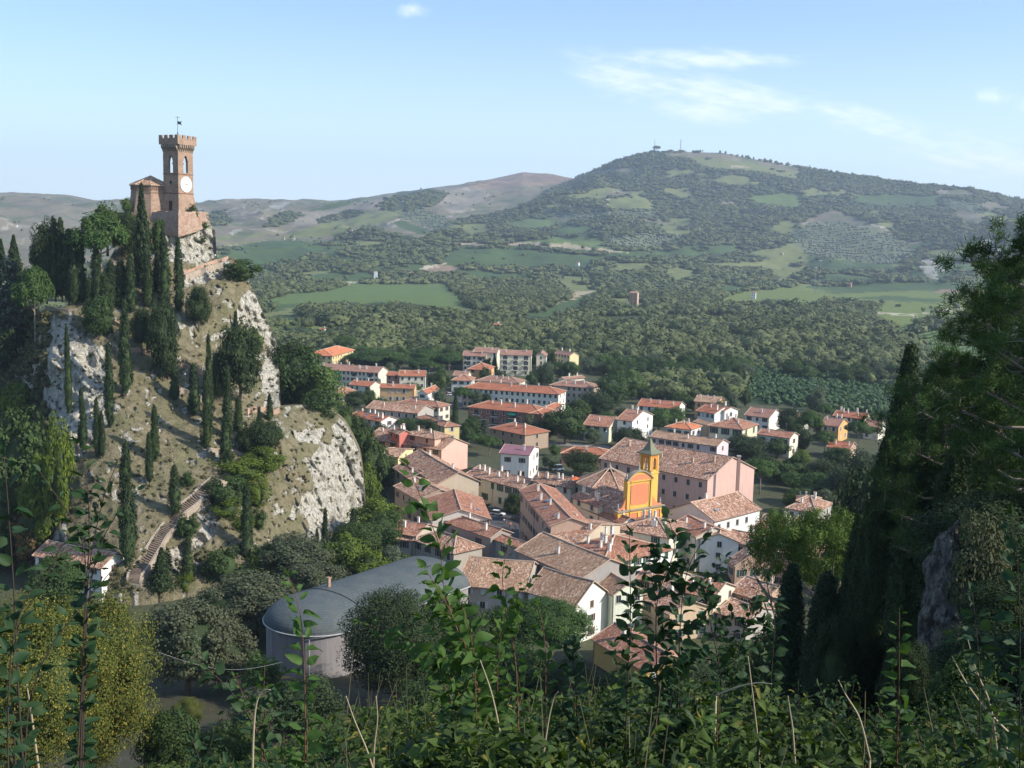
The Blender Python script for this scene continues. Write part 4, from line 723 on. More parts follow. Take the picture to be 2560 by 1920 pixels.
# ------------------------------------------------------------------ clock tower on the crag
def arch_wall(w, h, x0, x1, z0, z1, th, T, m, mb, pointed=True, k=7):
    """a wall slab with a real opening; T maps (x, y, z) to the face"""
    sp = z0+(z1-z0)*.62; hole = [(x0, z0), (x1, z0), (x1, sp)]
    for i in range(1, k):
        t = i/k; hole.append((x1-(x1-x0)/2*(1-math.cos(t*math.pi/2)) if not pointed else x1-(x1-x0)/2*t**1.5, sp+(z1-sp)*math.sin(t*math.pi/2)))
    hole.append(((x0+x1)/2, z1)); hole += [(x0+x1-p[0], p[1]) for p in hole[3:3+k-1][::-1]]; hole.append((x0, sp))
    outer = [(0, 0), (w, 0), (w, h), (0, h)]; allp = outer+hole
    tri = tessellate_polygon([[Vector((p[0], p[1], 0)) for p in outer], [Vector((p[0], p[1], 0)) for p in hole]])
    uvf = lambda f: [allp[i] for i in f]
    mb.add([T(p[0], 0, p[1]) for p in allp], tri, m, [uvf(f) for f in tri]); mb.add([T(p[0], th, p[1]) for p in allp], tri, m, [uvf(f) for f in tri])
    n = len(hole); v = [T(p[0], 0, p[1]) for p in hole]+[T(p[0], th, p[1]) for p in hole]; mb.add(v, [(i, (i+1) % n, n+(i+1) % n, n+i) for i in range(n)], m)
def sq_face(c, w, i, z):
    """frame of side i of a square tower of width w centred c: x along side, y inward"""
    a = i*math.pi/2; ca, sa = math.cos(a), math.sin(a)
    return lambda x, y, h: (ca*(x-w/2)-sa*(-w/2+y), sa*(x-w/2)+ca*(-w/2+y), z+h)
def clock_tower():
    r = 268*K+2; base = at_r(447, 529, r); w = 6.3; yaw = math.radians(45)+math.atan2(-base[0], base[1])*1.0
    az = math.atan2(base[0], base[1]); cen = base+np.array([math.sin(az), math.cos(az), 0])*w*.707; zb = base[2]
    up = lambda y: at_r(447, y, r)[2]-zb
    root = thing('clock_tower', 'battlemented red brick clock tower standing on the white rock', 'tower', tuple(cen), math.radians(45)-az)
    zc, z1, zk, zt = up(483), up(434.5), up(373), up(337)
    b = MB(); f = 1.0
    b.prism([(-w/2-f, -w/2-f), (w/2+f, -w/2-f), (w/2+f, w/2+f), (-w/2-f, w/2+f)], -1.5, zc, 0, [(-w/2, -w/2), (w/2, -w/2), (w/2, w/2), (-w/2, w/2)])
    b.prism([(-w/2, -w/2), (w/2, -w/2), (w/2, w/2), (-w/2, w/2)], zc, z1, 0)
    for i in range(4):
        T = sq_face((0, 0), w, i, z1); arch_wall(w, zk-z1, w/2-.95, w/2+.95, .35, up(388)-z1, .8, T, 0, b)
    b.prism([(-w/2+.8, -w/2+.8), (w/2-.8, -w/2+.8), (w/2-.8, w/2-.8), (-w/2+.8, w/2-.8)], z1-.1, z1+.05, 0)
    b.build('shaft', BRICK, root)
    c = MB()
    for z, o in ((zc, .14), (z1, .12)): c.prism([(s*(w/2+o), t*(w/2+o)) for s, t in ((-1, -1), (1, -1), (1, 1), (-1, 1))], z-.12, z+.12, 0)
    c.build('string_course', plain('dark_brick_band', (.24, .12, .08)), root)
    # machicolated crown
    cr = MB(); W2 = w+1.7; zk2 = zk+1.5
    for i in range(4):
        T = sq_face((0, 0), w, i, zk-.9)
        for k in range(9):
            x = k*w/8*1.0; x = min(max(x, .16), w-.16)
            cr.add([T(x-.17, 0, 0), T(x+.17, 0, 0), T(x+.17, -.3, .8), T(x-.17, -.3, .8), T(x+.17, -.85, 1.5), T(x-.17, -.85, 1.5), T(x+.17, -.85, 2.4), T(x-.17, -.85, 2.4), T(x+.17, 0, 2.4), T(x-.17, 0, 2.4)], [(0, 1, 2, 3), (3, 2, 4, 5), (5, 4, 6, 7), (0, 3, 5, 7, 9), (1, 8, 6, 4, 2), (7, 6, 8, 9)])
        T2 = sq_face((0, 0), W2, i, zk2); cr.box(0, .02, 0, W2, .5, zt-zk2-1.0, 0, T2)
        for k in range(4): cr.box(k*W2/3.62, .03, zt-zk2-1.0, k*W2/3.62+W2/3.62*.62, .48, zt-zk2, 0, T2)
    cr.prism([(s*(w/2), t*(w/2)) for s, t in ((-1, -1), (1, -1), (1, 1), (-1, 1))], zk-.02, zk2+.3, 0)
    cr.box(-W2/2+.4, -W2/2+.4, zk2+.3, W2/2-.4, W2/2-.4, zk2+.5)
    cr.build('battlement', BRICK, root)
    for i, z in ((0, 0), (1, 0)):
        if i == 0: continue
    # clock on the right hand face (local +x side is side 1)
    T = sq_face((0, 0), w, 0, 0); d = MB(); cz = up(460); n = 40; R = 2.45
    ring = lambda rr, y: [T(w/2+math.cos(2*math.pi*k/n)*rr, y, cz+math.sin(2*math.pi*k/n)*rr) for k in range(n)]
    d.add(ring(R, 0)+ring(R, -.18), [(k, (k+1) % n, n+(k+1) % n, n+k) for k in range(n)]+[tuple(range(n, 2*n))]); dial = d.build('clock_face', plain('white_dial', (.62, .61, .58)), root)
    hnd = MB(); 
    for ang, ln, wd in ((math.radians(14), 1.5, .09), (math.radians(200), 1.0, .12)):
        ca, sa = math.cos(ang), math.sin(ang); q = [(-.3*ca-wd*sa, -.3*sa+wd*ca), (-.3*ca+wd*sa, -.3*sa-wd*ca), (ln*ca, ln*sa)]
        hnd.add([T(w/2+p[0], -.22, cz+p[1]) for p in q]+[T(w/2+p[0], -.25, cz+p[1]) for p in q], [(0, 1, 2), (3, 4, 5), (0, 1, 4, 3), (1, 2, 5, 4), (2, 0, 3, 5)])
    hnd.build('clock_hand', plain('grey_hand', (.25, .25, .27)), dial)
    mk = MB()
    for k in range(12):
        a = k*math.pi/6; ca, sa = math.cos(a), math.sin(a); q = [((R-.45)*ca-.05*sa, (R-.45)*sa+.05*ca), ((R-.45)*ca+.05*sa, (R-.45)*sa-.05*ca), ((R-.15)*ca+.05*sa, (R-.15)*sa-.05*ca), ((R-.15)*ca-.05*sa, (R-.15)*sa+.05*ca)]
        mk.add([T(w/2+p[0], -.2, cz+p[1]) for p in q], [(0, 1, 2, 3)])
    mk.build('hour_mark', plain('pale_hour_mark', (.6, .6, .58)), dial)
    # bell, cross beam, door, round hole
    bl = MB(); prof = [(.0, 1.2), (.3, 1.15), (.42, .9), (.5, .4), (.72, .05), (.75, 0)]; zz = z1+2.0
    for i in range(len(prof)-1):
        (r0, h0), (r1, h1) = prof[i], prof[i+1]; bl.add([(r0*math.cos(k*.5236), r0*math.sin(k*.5236), zz+h0) for k in range(12)]+[(r1*math.cos(k*.5236), r1*math.sin(k*.5236), zz+h1) for k in range(12)], [(k, (k+1) % 12, 12+(k+1) % 12, 12+k) for k in range(12)])
    bl.build('bell', plain('bronze', (.06, .08, .06), .5, .6), root, True)
    bm = MB(); bm.box(-w/2+.8, -.12, zz+1.25, w/2-.8, .12, zz+1.5); bm.box(-.12, -w/2+.8, zz+1.2, .12, w/2-.8, zz+1.45); bm.build('bell_beam', WOODB, root)
    dr = MB(); T = sq_face((0, 0), w, 3, 0); dr.box(w/2-.2, -.75, 0, w/2+.9, -.55, 3.3, 0, T); dr.build('door', plain('dark_doorway', (.06, .03, .02)), root)
    ho = MB(); cz = up(455.5)
    ho.add([T(w/2+math.cos(2*math.pi*k/14)*.42, -.03, cz+math.sin(2*math.pi*k/14)*.5) for k in range(14)], [tuple(range(14))]); ho.build('round_window', DARK, root)
    v = MB(); zr = zk2+.5; v.tube([(0, 0, zr), (0, 0, up(287))], .07, 6)
    for a in range(4): v.tube([(.9*math.cos(a*1.57), .9*math.sin(a*1.57), zr), (0, 0, up(325))], .04, 4)
    zz = up(290); v.tube([(-.5, .5, zz), (.5, -.5, zz)], .05, 5); zf = up(303)
    q = [(0, -.5), (.7, -.55), (1.35, -.75), (1.0, -.1), (1.35, .5), (.7, .3), (0, .45)]
    s2 = .707; v.add([(s2*x+.0, s2*x*-.0-.0+s2*x*-1, zf+z) for x, z in q]+[(s2*x+.03, -s2*x+.03, zf+z) for x, z in q], [tuple(range(7)), tuple(range(13, 6, -1))]+[(i, (i+1) % 7, 7+(i+1) % 7, 7+i) for i in range(7)])
    v.build('weather_vane', plain('dark_iron', (.05, .06, .07), .5, .5), root)
    # the lower polygonal keep beside the tower
    p0 = at_r(378, 529, r+6); az2 = math.atan2(p0[0], p0[1]); c2 = p0+np.array([math.sin(az2), math.cos(az2), 0])*3.0
    root2 = thing('brick_keep', 'low eight sided brick keep with tiled roof left of the clock tower', 'tower', tuple(c2), -az2+.39)
    hE = at_r(378, 461.5, r+6)[2]-p0[2]; hb = at_r(378, 483, r+6)[2]-p0[2]; hR = at_r(385, 447, r+9)[2]-p0[2]; Rk = 5.9
    og = lambda R_: [(R_*math.cos(k*math.pi/4+math.pi/8), R_*math.sin(k*math.pi/4+math.pi/8)) for k in range(8)]
    kb = MB(); kb.prism(og(Rk+1.5), -2, hb, 0, og(Rk)); kb.prism(og(Rk), hb, hE, 0); kb.build('wall', BRICK, root2)
    kc = MB(); kc.prism(og(Rk+.15), hb-.12, hb+.12); kc.prism(og(Rk+.35), hE-.5, hE-.2); kc.prism(og(Rk+.15), hE-2.4, hE-2.2)
    for i in range(8):
        a0, a1 = og(Rk+.01)[i], og(Rk+.01)[(i+1) % 8]
        for k in range(8):
            t = (k+.5)/8; x, y = a0[0]*(1-t)+a1[0]*t, a0[1]*(1-t)+a1[1]*t; l = math.hypot(x, y); nx, ny = x/l, y/l
            kc.prism([(x-.1*ny, y+.1*nx), (x+.1*ny, y-.1*nx), (x+.1*ny+.25*nx, y-.1*nx+.25*ny), (x-.1*ny+.25*nx, y+.1*nx+.25*ny)], hE-1.7, hE-.5)
    kc.build('string_course', BRICK, root2)
    kr = MB(); o = og(Rk+.6)
    for i in range(8):
        a0, a1 = o[i], o[(i+1) % 8]; kr.add([(a0[0], a0[1], hE-.15), (a1[0], a1[1], hE-.15), (0, 0, hR+.9)], [(0, 1, 2)], 0, [[(0, 0), (5, 0), (2.5, 6)]]); kr.add([(a0[0], a0[1], hE-.15), (a1[0], a1[1], hE-.15), (a1[0], a1[1], hE-.35), (a0[0], a0[1], hE-.35)], [(0, 1, 2, 3)], 1)
        kr.tube([(a0[0], a0[1], hE-.1), (0, 0, hR+.95)], .12, 4, 1)
    kr.build('roof', [ROOF['tan'], RIDGE], root2)
    # terrace wall round the foot
    tw = thing('terrace_wall', 'broken brick and rubble retaining wall round the tower foot', 'wall', tuple(base)); f = MB()
    def W(px, py, rr): p = at_r(px, py, rr); return p-base
    top = [W(300, 531, r+8), W(380, 530, r+2), W(446, 529, r-6), W(500, 531, r+0), W(521, 532, r+6)]; bot = [W(300, 570, r+6), W(375, 568, r), W(446, 580, r-8), W(492, 567, r-3), W(523, 552, r+5)]
    rs = random.Random(4); vs = []; uv = []; s = 0
    for i in range(len(top)-1):
        for k in range(12):
            t = k/12; a = top[i]*(1-t)+top[i+1]*t; c = bot[i]*(1-t)+bot[i+1]*t; L = np.linalg.norm((top[i+1]-top[i])[:2])/12; s += L
            vs.append((a+np.array([0, 0, rs.uniform(-.1, .35)]), c+np.array([0, 0, -1.5]), s))
    n = len(vs); V = [v_[0] for v_ in vs]+[v_[1] for v_ in vs]+[v_[0]+np.array([0, 1.2, 0]) for v_ in vs]
    f.add(V, [(n+i, n+i+1, i+1, i) for i in range(n-1)], 0, [[(vs[i][2], -9), (vs[i+1][2], -9), (vs[i+1][2], 0), (vs[i][2], 0)] for i in range(n-1)]); f.add(V, [(i, i+1, 2*n+i+1, 2*n+i) for i in range(n-1)], 0, None)
    f.build('masonry', [brickmat('rubble_brick', (.40, .20, .13), (.30, .20, .14), (.38, .31, .24), 3.2)], tw)
clock_tower()
# ------------------------------------------------------------------ yellow church
OCH = plaster('ochre_plaster', (.70, .43, .10), .45); SAL = plaster('salmon_panel', (.64, .24, .12), .35); GREYP = plaster('grey_plaster', (.34, .31, .27), .5)
def church():
    zc = 11.5; A = at_z(*gd(715, 850), zc); B = at_z(*gd(1130, 785), zc); u = (B-A)[:2]; Wd = np.linalg.norm(u); u /= Wd; n = np.array([-u[1], u[0]])
    rz = math.atan2(u[1], u[0]); root = thing('church', 'ochre and salmon church with arched gable front', 'church', (A[0], A[1], 0), rz)
    def hz(px, py):      # height on the facade plane above a photo point
        d = rays(*gd(px, py)); t = (A[:2] @ n)/(d[:2] @ n); p = d*t; return (p[:2]-A[:2]) @ u, p[2]+H
    xl, _ = hz(795, 700); xr, _ = hz(1035, 700); _, zs = hz(815, 570); xa, za = hz(925, 472)
    xl = max(xl, 1.8); xr = min(xr, Wd-3.2); xm = (xl+xr)/2
    b = MB()
    b.box(0, 0, -1, Wd, 1.2, zc, 1)                                                   # lower order, salmon with ochre pilasters
    for x in (0, Wd*.2, Wd*.44, Wd*.76, Wd-1.0): b.box(x, -.18, -1, x+.9, 0, zc-.9, 0)
    b.box(-.1, -.2, zc-.9, Wd+.1, 1.3, zc-.1, 0)
    arc = [(xl+(xr-xl)*t, zs+(za-zs)*math.sin(math.pi*t)**.85) for t in np.linspace(0, 1, 25)]
    poly = [(xl, zc), (xr, zc)]+arc[::-1]; vs = [(p[0], 0, p[1]) for p in poly]+[(p[0], 1.1, p[1]) for p in poly]; k = len(poly)
    b.add(vs, [tuple(range(k)), tuple(range(2*k-1, k-1, -1))]+[(i, (i+1) % k, k+(i+1) % k, k+i) for i in range(k)], 0)
    # side scrolls
    for s_, x0, x1 in ((-1, 0.4, xl), (1, Wd-.4, xr)):
        sc_ = [(x0, zc)]+[(x0+(x1-x0)*t, zc+.6+2.9*t**2.4) for t in np.linspace(0, 1, 9)]+[(x1, zc)]
        k = len(sc_); b.add([(p[0], .1, p[1]) for p in sc_]+[(p[0], .7, p[1]) for p in sc_], [tuple(range(k)), tuple(range(2*k-1, k-1, -1))]+[(i, (i+1) % k, k+(i+1) % k, k+i) for i in range(k)], 1)
    b.build('facade', [OCH, SAL], root)
    c = MB()
    c.box(-.4, -.55, zc-.1, Wd+.4, 1.3, zc+.22, 0)
    for i in range(44): x = -.3+i*(Wd+.6)/44; c.box(x, -.42, zc-.38, x+.17, -.2, zc-.1, 0)
    for i in range(24):
        (x0, z0), (x1, z1) = arc[i], arc[i+1]; c.add([(x0, -.38, z0-.05), (x1, -.38, z1-.05), (x1, -.38, z1+.28), (x0, -.38, z0+.28), (x0, 1.2, z0-.05), (x1, 1.2, z1-.05), (x1, 1.2, z1+.28), (x0, 1.2, z0+.28)], [(0, 1, 2, 3), (3, 2, 6, 7), (0, 4, 5, 1)])
    c.build('cornice', plain('weathered_cornice', (.34, .29, .2)), root)
    o = MB(); zl = zs+.2; o.box(xl-.2, -.36, zs-.25, xr+.2, 0, zs+.05, 0)
    for x in (xl+.15, xr-.85): o.box(x, -.22, zc+.3, x+.7, 0, zs-.25, 0)
    inner = [(xl+.5+(xr-xl-1)*t, zs+.05+(za-zs-.75)*math.sin(math.pi*t)**.85) for t in np.linspace(0, 1, 25)]
    o.build('pilaster', OCH, root)
    p = MB(); vv = [(q[0], -.06, q[1]) for q in inner]; p.add(vv+[(xr-.5, -.06, zs+.05), (xl+.5, -.06, zs+.05)], [tuple(range(len(vv)))]); 
    x0, x1, z0, z1 = xl+1.5, xr-1.5, zc+1.2, zs-.9; cx, cz, hw, hh = (x0+x1)/2, (z0+z1)/2, (x1-x0)/2, (z1-z0)/2; cc = .9
    rr = [(cx+sx*(hw-cc)+cc*math.cos(a), cz+sz*(hh-cc)+cc*math.sin(a)) for sx, sz, a0 in ((1, 1, 0), (-1, 1, 90), (-1, -1, 180), (1, -1, 270)) for a in [math.radians(a0+t) for t in (0, 22, 45, 68, 90)]]
    p.add([(q[0], -.08, q[1]) for q in rr], [tuple(range(len(rr)))]); p.build('panel', SAL, root)
    ur = MB()
    for x, z in ((.5, zc+.22), (Wd-.5, zc+.22), (xl+.4, zs+.3), (xr-.4, zs+.3), (xm, za+.28), (xm+2.6, za-.1)):
        prof = [(.28, 0), (.28, .5), (.12, .6), (.3, 1.0), (.16, 1.3), (.1, 1.45), (.2, 1.65), (.0, 1.85)]
        for i in range(7): (r0, h0), (r1, h1) = prof[i], prof[i+1]; ur.add([(x+r0*math.cos(k*.785), .5+r0*math.sin(k*.785), z+h0) for k in range(8)]+[(x+r1*math.cos(k*.785), .5+r1*math.sin(k*.785), z+h1) for k in range(8)], [(k, (k+1) % 8, 8+(k+1) % 8, 8+k) for k in range(8)])
    ur.build('finial', STONE, root)
    dp = MB()
    for x in (xl+1.1, xr-1.0): dp.tube([(x, -.42, zs+.3), (x, -.3, zc+.4), (x, -.62, zc+.1), (x, -.3, zc-.6), (x, -.3, 0)], .07, 5)
    dp.build('drainpipe', plain('copper_pipe', (.16, .10, .08)), root)
    # nave behind the front
    nv = MB(); nv.box(1.2, 1.2, -1, Wd-2.2, 15, zc, 0); nv.build('nave_wall', GREYP, root)
    nr = MB(); m = nr; hw = (Wd-3.4)/2+.5; cx = (1.2+Wd-2.2)/2
    for s_ in (-1, 1): m.add([(cx+s_*hw, 1.2, zc-.1), (cx+s_*hw, 15.4, zc-.1), (cx, 15.4, zc+3.4), (cx, 1.2, zc+3.4)], [(0, 1, 2, 3)], 0, [[(0, 0), (14, 0), (14, 7), (0, 7)]])
    nr.build('nave_roof', ROOF['old'], root)
    # bell turret
    P = at_z(*gd(1012, 312), 23.5*1.333 if False else 25.0); return root, A, u, n, Wd, zc
CH = church()
def bell_turret():
    root, A, u, n, Wd, zc = CH
    # placed behind the right shoulder of the front
    base = A[:2]+u*(Wd*.74)+n*4.6; az = math.atan2(base[0], base[1]); r = float(np.hypot(*base)); w = 3.5
    zof = lambda y: at_r(gd(1005, y)[0], gd(1005, y)[1], r)[2]; P = at_r(gd(1012, 300)[0], gd(1012, 300)[1], r); 
    t = thing('bell_turret', 'slender ochre bell turret with green pyramid spire behind the church front', 'bell tower', (P[0], P[1], 0), math.radians(45)-az+.12)
    zE = zof(305); z0 = zof(480); zs = zof(165)
    b = MB(); w2 = w/2; b.prism([(-w2, -w2), (w2, -w2), (w2, w2), (-w2, w2)], 0, z0, 0)
    for i in range(4): arch_wall(w, zE-z0, w/2-.62, w/2+.62, .9, zE-z0-.9, .5, sq_face((0, 0), w, i, z0), 0, b, False)
    b.prism([(-w2-.2, -w2-.2), (w2+.2, -w2-.2), (w2+.2, w2+.2), (-w2-.2, w2+.2)], z0-.12, z0+.12, 0); b.build('shaft', OCH, t)
    p = MB()
    for i in range(4):
        T = sq_face((0, 0), w, i, z0)
        for x in (.5, w-.5-.42): p.box(x, -.05, .5, x+.4, .01, zE-z0-.5, 0, T)
        p.box(.9, -.05, zE-z0-.86, w-.9, .01, zE-z0-.5, 0, T)
    p.build('panel', plaster('deep_orange', (.62, .2, .05)), t)
    s = MB(); prof = [(w2+.65, 0), (w2+.7, .25), (w2*.78, 1.0), (w2*.42, 2.1), (w2*.2, 3.3), (.08, zs-zE)]
    for i in range(5):
        (r0, h0), (r1, h1) = prof[i], prof[i+1]; q = ((-1, -1), (1, -1), (1, 1), (-1, 1)); s.add([(r0*a, r0*c, zE+h0) for a, c in q]+[(r1*a, r1*c, zE+h1) for a, c in q], [(k, (k+1) % 4, 4+(k+1) % 4, 4+k) for k in range(4)])
    s.add([(prof[0][0]*a, prof[0][0]*c, zE) for a, c in ((-1, -1), (1, -1), (1, 1), (-1, 1))], [(3, 2, 1, 0)]); s.build('spire', plain('mossy_lead', (.20, .20, .13), .7), t)
    c = MB(); c.tube([(0, 0, zs-.2), (0, 0, zs+1.7)], .05, 5); c.tube([(-.45, 0, zs+1.2), (.45, 0, zs+1.2)], .05, 5); c.build('cross', plain('dark_iron', (.05, .06, .07)), t)
    bl = MB(); zz = z0+1.9; prof = [(.0, .75), (.25, .7), (.3, .35), (.5, 0)]
    for i in range(3): (r0, h0), (r1, h1) = prof[i], prof[i+1]; bl.add([(r0*math.cos(k*.628), r0*math.sin(k*.628), zz+h0) for k in range(10)]+[(r1*math.cos(k*.628), r1*math.sin(k*.628), zz+h1) for k in range(10)], [(k, (k+1) % 10, 10+(k+1) % 10, 10+k) for k in range(10)])
    bl.build('bell', plain('bronze', (.06, .08, .06), .5, .6), t, True)
bell_turret()
def chapel():
    c = at_z(*gd(640, 560), 13.); az = math.atan2(c[0], c[1]); c = c+np.array([math.sin(az), math.cos(az), 0])*0
    t = thing('chapel', 'grey many sided chapel with ridged tile roof left of the church front', 'chapel', (c[0], c[1], 0), .2); R = 9.2
    zE = 12.6; zr = at_r(*gd(700, 443), float(np.hypot(c[0], c[1])))[2]; og = lambda q: [(q*math.cos(k*math.pi/4), q*math.sin(k*math.pi/4)) for k in range(8)]
    b = MB(); b.prism(og(R), -1, zE); b.build('wall', GREYP, t)
    r = MB(); o = og(R+.6)
    for i in range(8):
        a, e = o[i], o[(i+1) % 8]; vs = []; fs = []; uv = []
        for j in range(6):
            q = 1-j/6*.97
            for k in range(5): x = a[0]*(1-k/4)+e[0]*k/4; y = a[1]*(1-k/4)+e[1]*k/4; vs.append((x*q, y*q, zE+(zr-zE)*(1-q)))
        for j in range(5):
            for k in range(4): f = [j*5+k, j*5+k+1, (j+1)*5+k+1, (j+1)*5+k]; fs.append(f); uv.append([((m % 5)*1.8+i*9, (m//5)*1.7) for m in f])
        r.add(vs, fs, 0, uv); r.tube([(a[0], a[1], zE+.05), (0, 0, zr+.12)], .17, 5, 1); r.add([(a[0], a[1], zE), (e[0], e[1], zE), (e[0], e[1], zE-.3), (a[0], a[1], zE-.3)], [(0, 1, 2, 3)], 1)
    ro = r.build('roof', [ROOF['old'], RIDGE], t)
    k = MB(); k.prism([(.45*math.cos(i*.785), .45*math.sin(i*.785)) for i in range(8)], zr-.5, zr+.6); k.tube([(0, 0, zr+.6), (0, 0, zr+1.6)], [.25, .02], 6); k.build('lantern', STONE, ro)
chapel()
# ------------------------------------------------------------------ barrel roofed hall
def barrel_hall():
    zE = 10.; C1 = at_z(790, 1545, zE); C2 = at_z(1085, 1442, zE); ax = (C2-C1)[:2]; Ln = np.linalg.norm(ax); ax /= Ln; w = 9.2; rz = math.atan2(-ax[0], ax[1])
    t = thing('barrel_roofed_hall', 'grey hall with a blue grey barrel roof and rounded end', 'hall', (C1[0], C1[1], 0), rz); rise = 4.0
    def prof(a): return (-w*math.cos(a), rise*math.sin(a)**.9 if math.sin(a) > 0 else 0)
    r = MB(); vs = []; uv = []; ny = 26; na = 24
    st = [(0, i) for i in range(ny+1)]
    for i in range(ny+1):
        y = Ln*i/ny
        for j in range(na+1): x, z = prof(math.pi*j/na); vs.append((x*1.04, y, zE+z+.05)); uv.append((y, j*1.1))
    fs = [[i*(na+1)+j, i*(na+1)+j+1, (i+1)*(na+1)+j+1, (i+1)*(na+1)+j] for i in range(ny) for j in range(na)]; r.add(vs, fs, 0, [[uv[k] for k in f] for f in fs])
    vs = []; uv = []; m = 14                                                          # apse half dome
    for i in range(m+1):
        el = math.pi/2*i/m
        for j in range(na+1): a = math.pi*j/na; q = math.cos(el); x = -w*1.04*math.cos(a)*q; y = -w*1.0*math.sin(a)*q; vs.append((x, y, zE+.05+rise*math.sin(el)**.9)); uv.append((a*w*q, el*w))
    fs = [[i*(na+1)+j, i*(na+1)+j+1, (i+1)*(na+1)+j+1, (i+1)*(na+1)+j] for i in range(m) for j in range(na)]; r.add(vs, fs, 0, [[uv[k] for k in f] for f in fs])
    sl = NT('fish_scale_slab'); uvn = sl.co('UV'); br = sl.n('ShaderNodeTexBrick'); sl.l(uvn, br.inputs['Vector']); br.inputs['Scale'].default_value = 1; br.inputs['Brick Width'].default_value = 1.3; br.inputs['Row Height'].default_value = .8; br.inputs['Mortar Size'].default_value = .05
    br.inputs['Color1'].default_value = (.10, .122, .122, 1); br.inputs['Color2'].default_value = (.09, .104, .108, 1); br.inputs['Mortar'].default_value = (.055, .065, .07, 1)
    p = sl.co(); k = sl.mix(sl.rng(sl.noise(p, .3, 6, .7), .4, .7, 0, .6), br.outputs[0], (.14, .145, .13, 1)); k = sl.mix(sl.rng(sl.noise(p, 2.5, 5, .75), .58, .72, 0, .6), k, (.12, .13, .12, 1)); sl.base(k); sl.bump(br.outputs['Fac'], .04, -.6); sl.b.inputs['Roughness'].default_value = .85; sl.b.inputs['Specular IOR Level'].default_value = .12
    ro = r.build('roof', sl.m, t, False)
    wl = MB(); n = 28; pl = [(w*math.cos(math.pi+math.pi*i/n), w*.96*math.sin(math.pi+math.pi*i/n)) for i in range(n+1)]+[(w, Ln), (-w, Ln)]
    wl.prism(pl, -4, zE); wl.prism([(-w, Ln-.3)]+[(w, Ln-.3)]+[(w, Ln), (-w, Ln)], zE, zE+.1)
    k = [( prof(math.pi*j/na)[0], prof(math.pi*j/na)[1]) for j in range(na+1)]; wl.add([(x, Ln-.02, zE+z) for x, z in k], [tuple(range(na+1))])
    wl.build('wall', plaster('hall_grey_plaster', (.29, .27, .27), .55), t)
    g = MB(); pl = [(w*1.06*math.cos(math.pi+math.pi*i/n), w*1.02*math.sin(math.pi+math.pi*i/n), zE-.02) for i in range(n+1)]; g.tube([(-w*1.06, Ln, zE-.02)]+pl+[(w*1.06, Ln, zE-.02)], .13, 5); g.build('gutter', plain('pale_gutter', (.45, .45, .43)), t)
    rb = MB(); y = Ln*.12; pr = [(prof(math.pi*j/na)[0]*1.05, y, zE+.12+prof(math.pi*j/na)[1]) for j in range(na+1)]; rb.tube(pr, .12, 4); rb.build('roof_seam', plain('dark_seam', (.10, .11, .11)), ro)
    c = MB(); c.box(-3.2, Ln*.17, zE+3, -2.6, Ln*.17+.6, zE+5.6); c.box(-3.3, Ln*.17-.1, zE+5.6, -2.5, Ln*.17+.7, zE+5.75); c.build('chimney', BRICK, ro)
    d = MB()
    for i in range(4, n-2, 8): a = math.pi+math.pi*i/n; d.tube([(w*1.03*math.cos(a), w*.99*math.sin(a), zE), (w*1.03*math.cos(a), w*.99*math.sin(a), -3)], .09, 5)
    d.build('drainpipe', plain('pale_gutter', (.45, .45, .43)), t)
barrel_hall()
# ------------------------------------------------------------------ walls, stair path and balustrades on the crag
CST = brickmat('path_masonry', (.46, .36, .27), (.36, .27, .2), (.4, .36, .3), 2.2); CBR = brickmat('warm_wall_brick', (.52, .30, .2), (.42, .25, .17), (.5, .4, .3), 1.6)
def pathline(name, label, cat, pl, w, h, mat, n=6, off=.0, steps=False, group=None, tilt=0.):
    P = []
    for a, c in zip(pl[:-1], pl[1:]):
        for k in range(n): t = k/n; P.append(crag(a[0]*(1-t)+c[0]*t, a[1]*(1-t)+c[1]*t))
    P.append(crag(*pl[-1])); P = np.array(P); Q = P.copy()
    for _ in range(4): Q[1:-1] = (Q[:-2]+2*Q[1:-1]+Q[2:])/4
    P = Q; O = P[0].copy(); P = P-O; root = thing(name, label, cat, tuple(O), 0, group); b = MB(); s = 0
    for i in range(len(P)-1):
        a, c = P[i], P[i+1]; d = (c-a); L = np.linalg.norm(d[:2])+1e-6; nn = np.array([-d[1], d[0], 0])/L*w/2; aw = (a+O)[:2]/np.linalg.norm((a+O)[:2]); nn[2] = float(nn[:2] @ aw)*tilt; s1 = s+np.linalg.norm(d)
        for z0, z1 in ((-1.5, h),):
            v = [a-nn, a+nn, c+nn, c-nn]; lo = [q+np.array([0, 0, z0]) for q in v]; hi = [q+np.array([0, 0, z1]) for q in v]
            b.add(lo+hi, [(4, 5, 6, 7), (0, 3, 7, 4), (1, 5, 6, 2), (0, 4, 5, 1), (3, 2, 6, 7)], 0, [[(s, 0), (s, w), (s1, w), (s1, 0)], [(s, z0), (s1, z0), (s1, z1), (s, z1)], [(s, z0), (s, z1), (s1, z1), (s1, z0)], [(0, 0)]*4, [(0, 0)]*4])
        s = s1
    b.build('steps' if steps else 'masonry', mat, root)
    return root, P+O
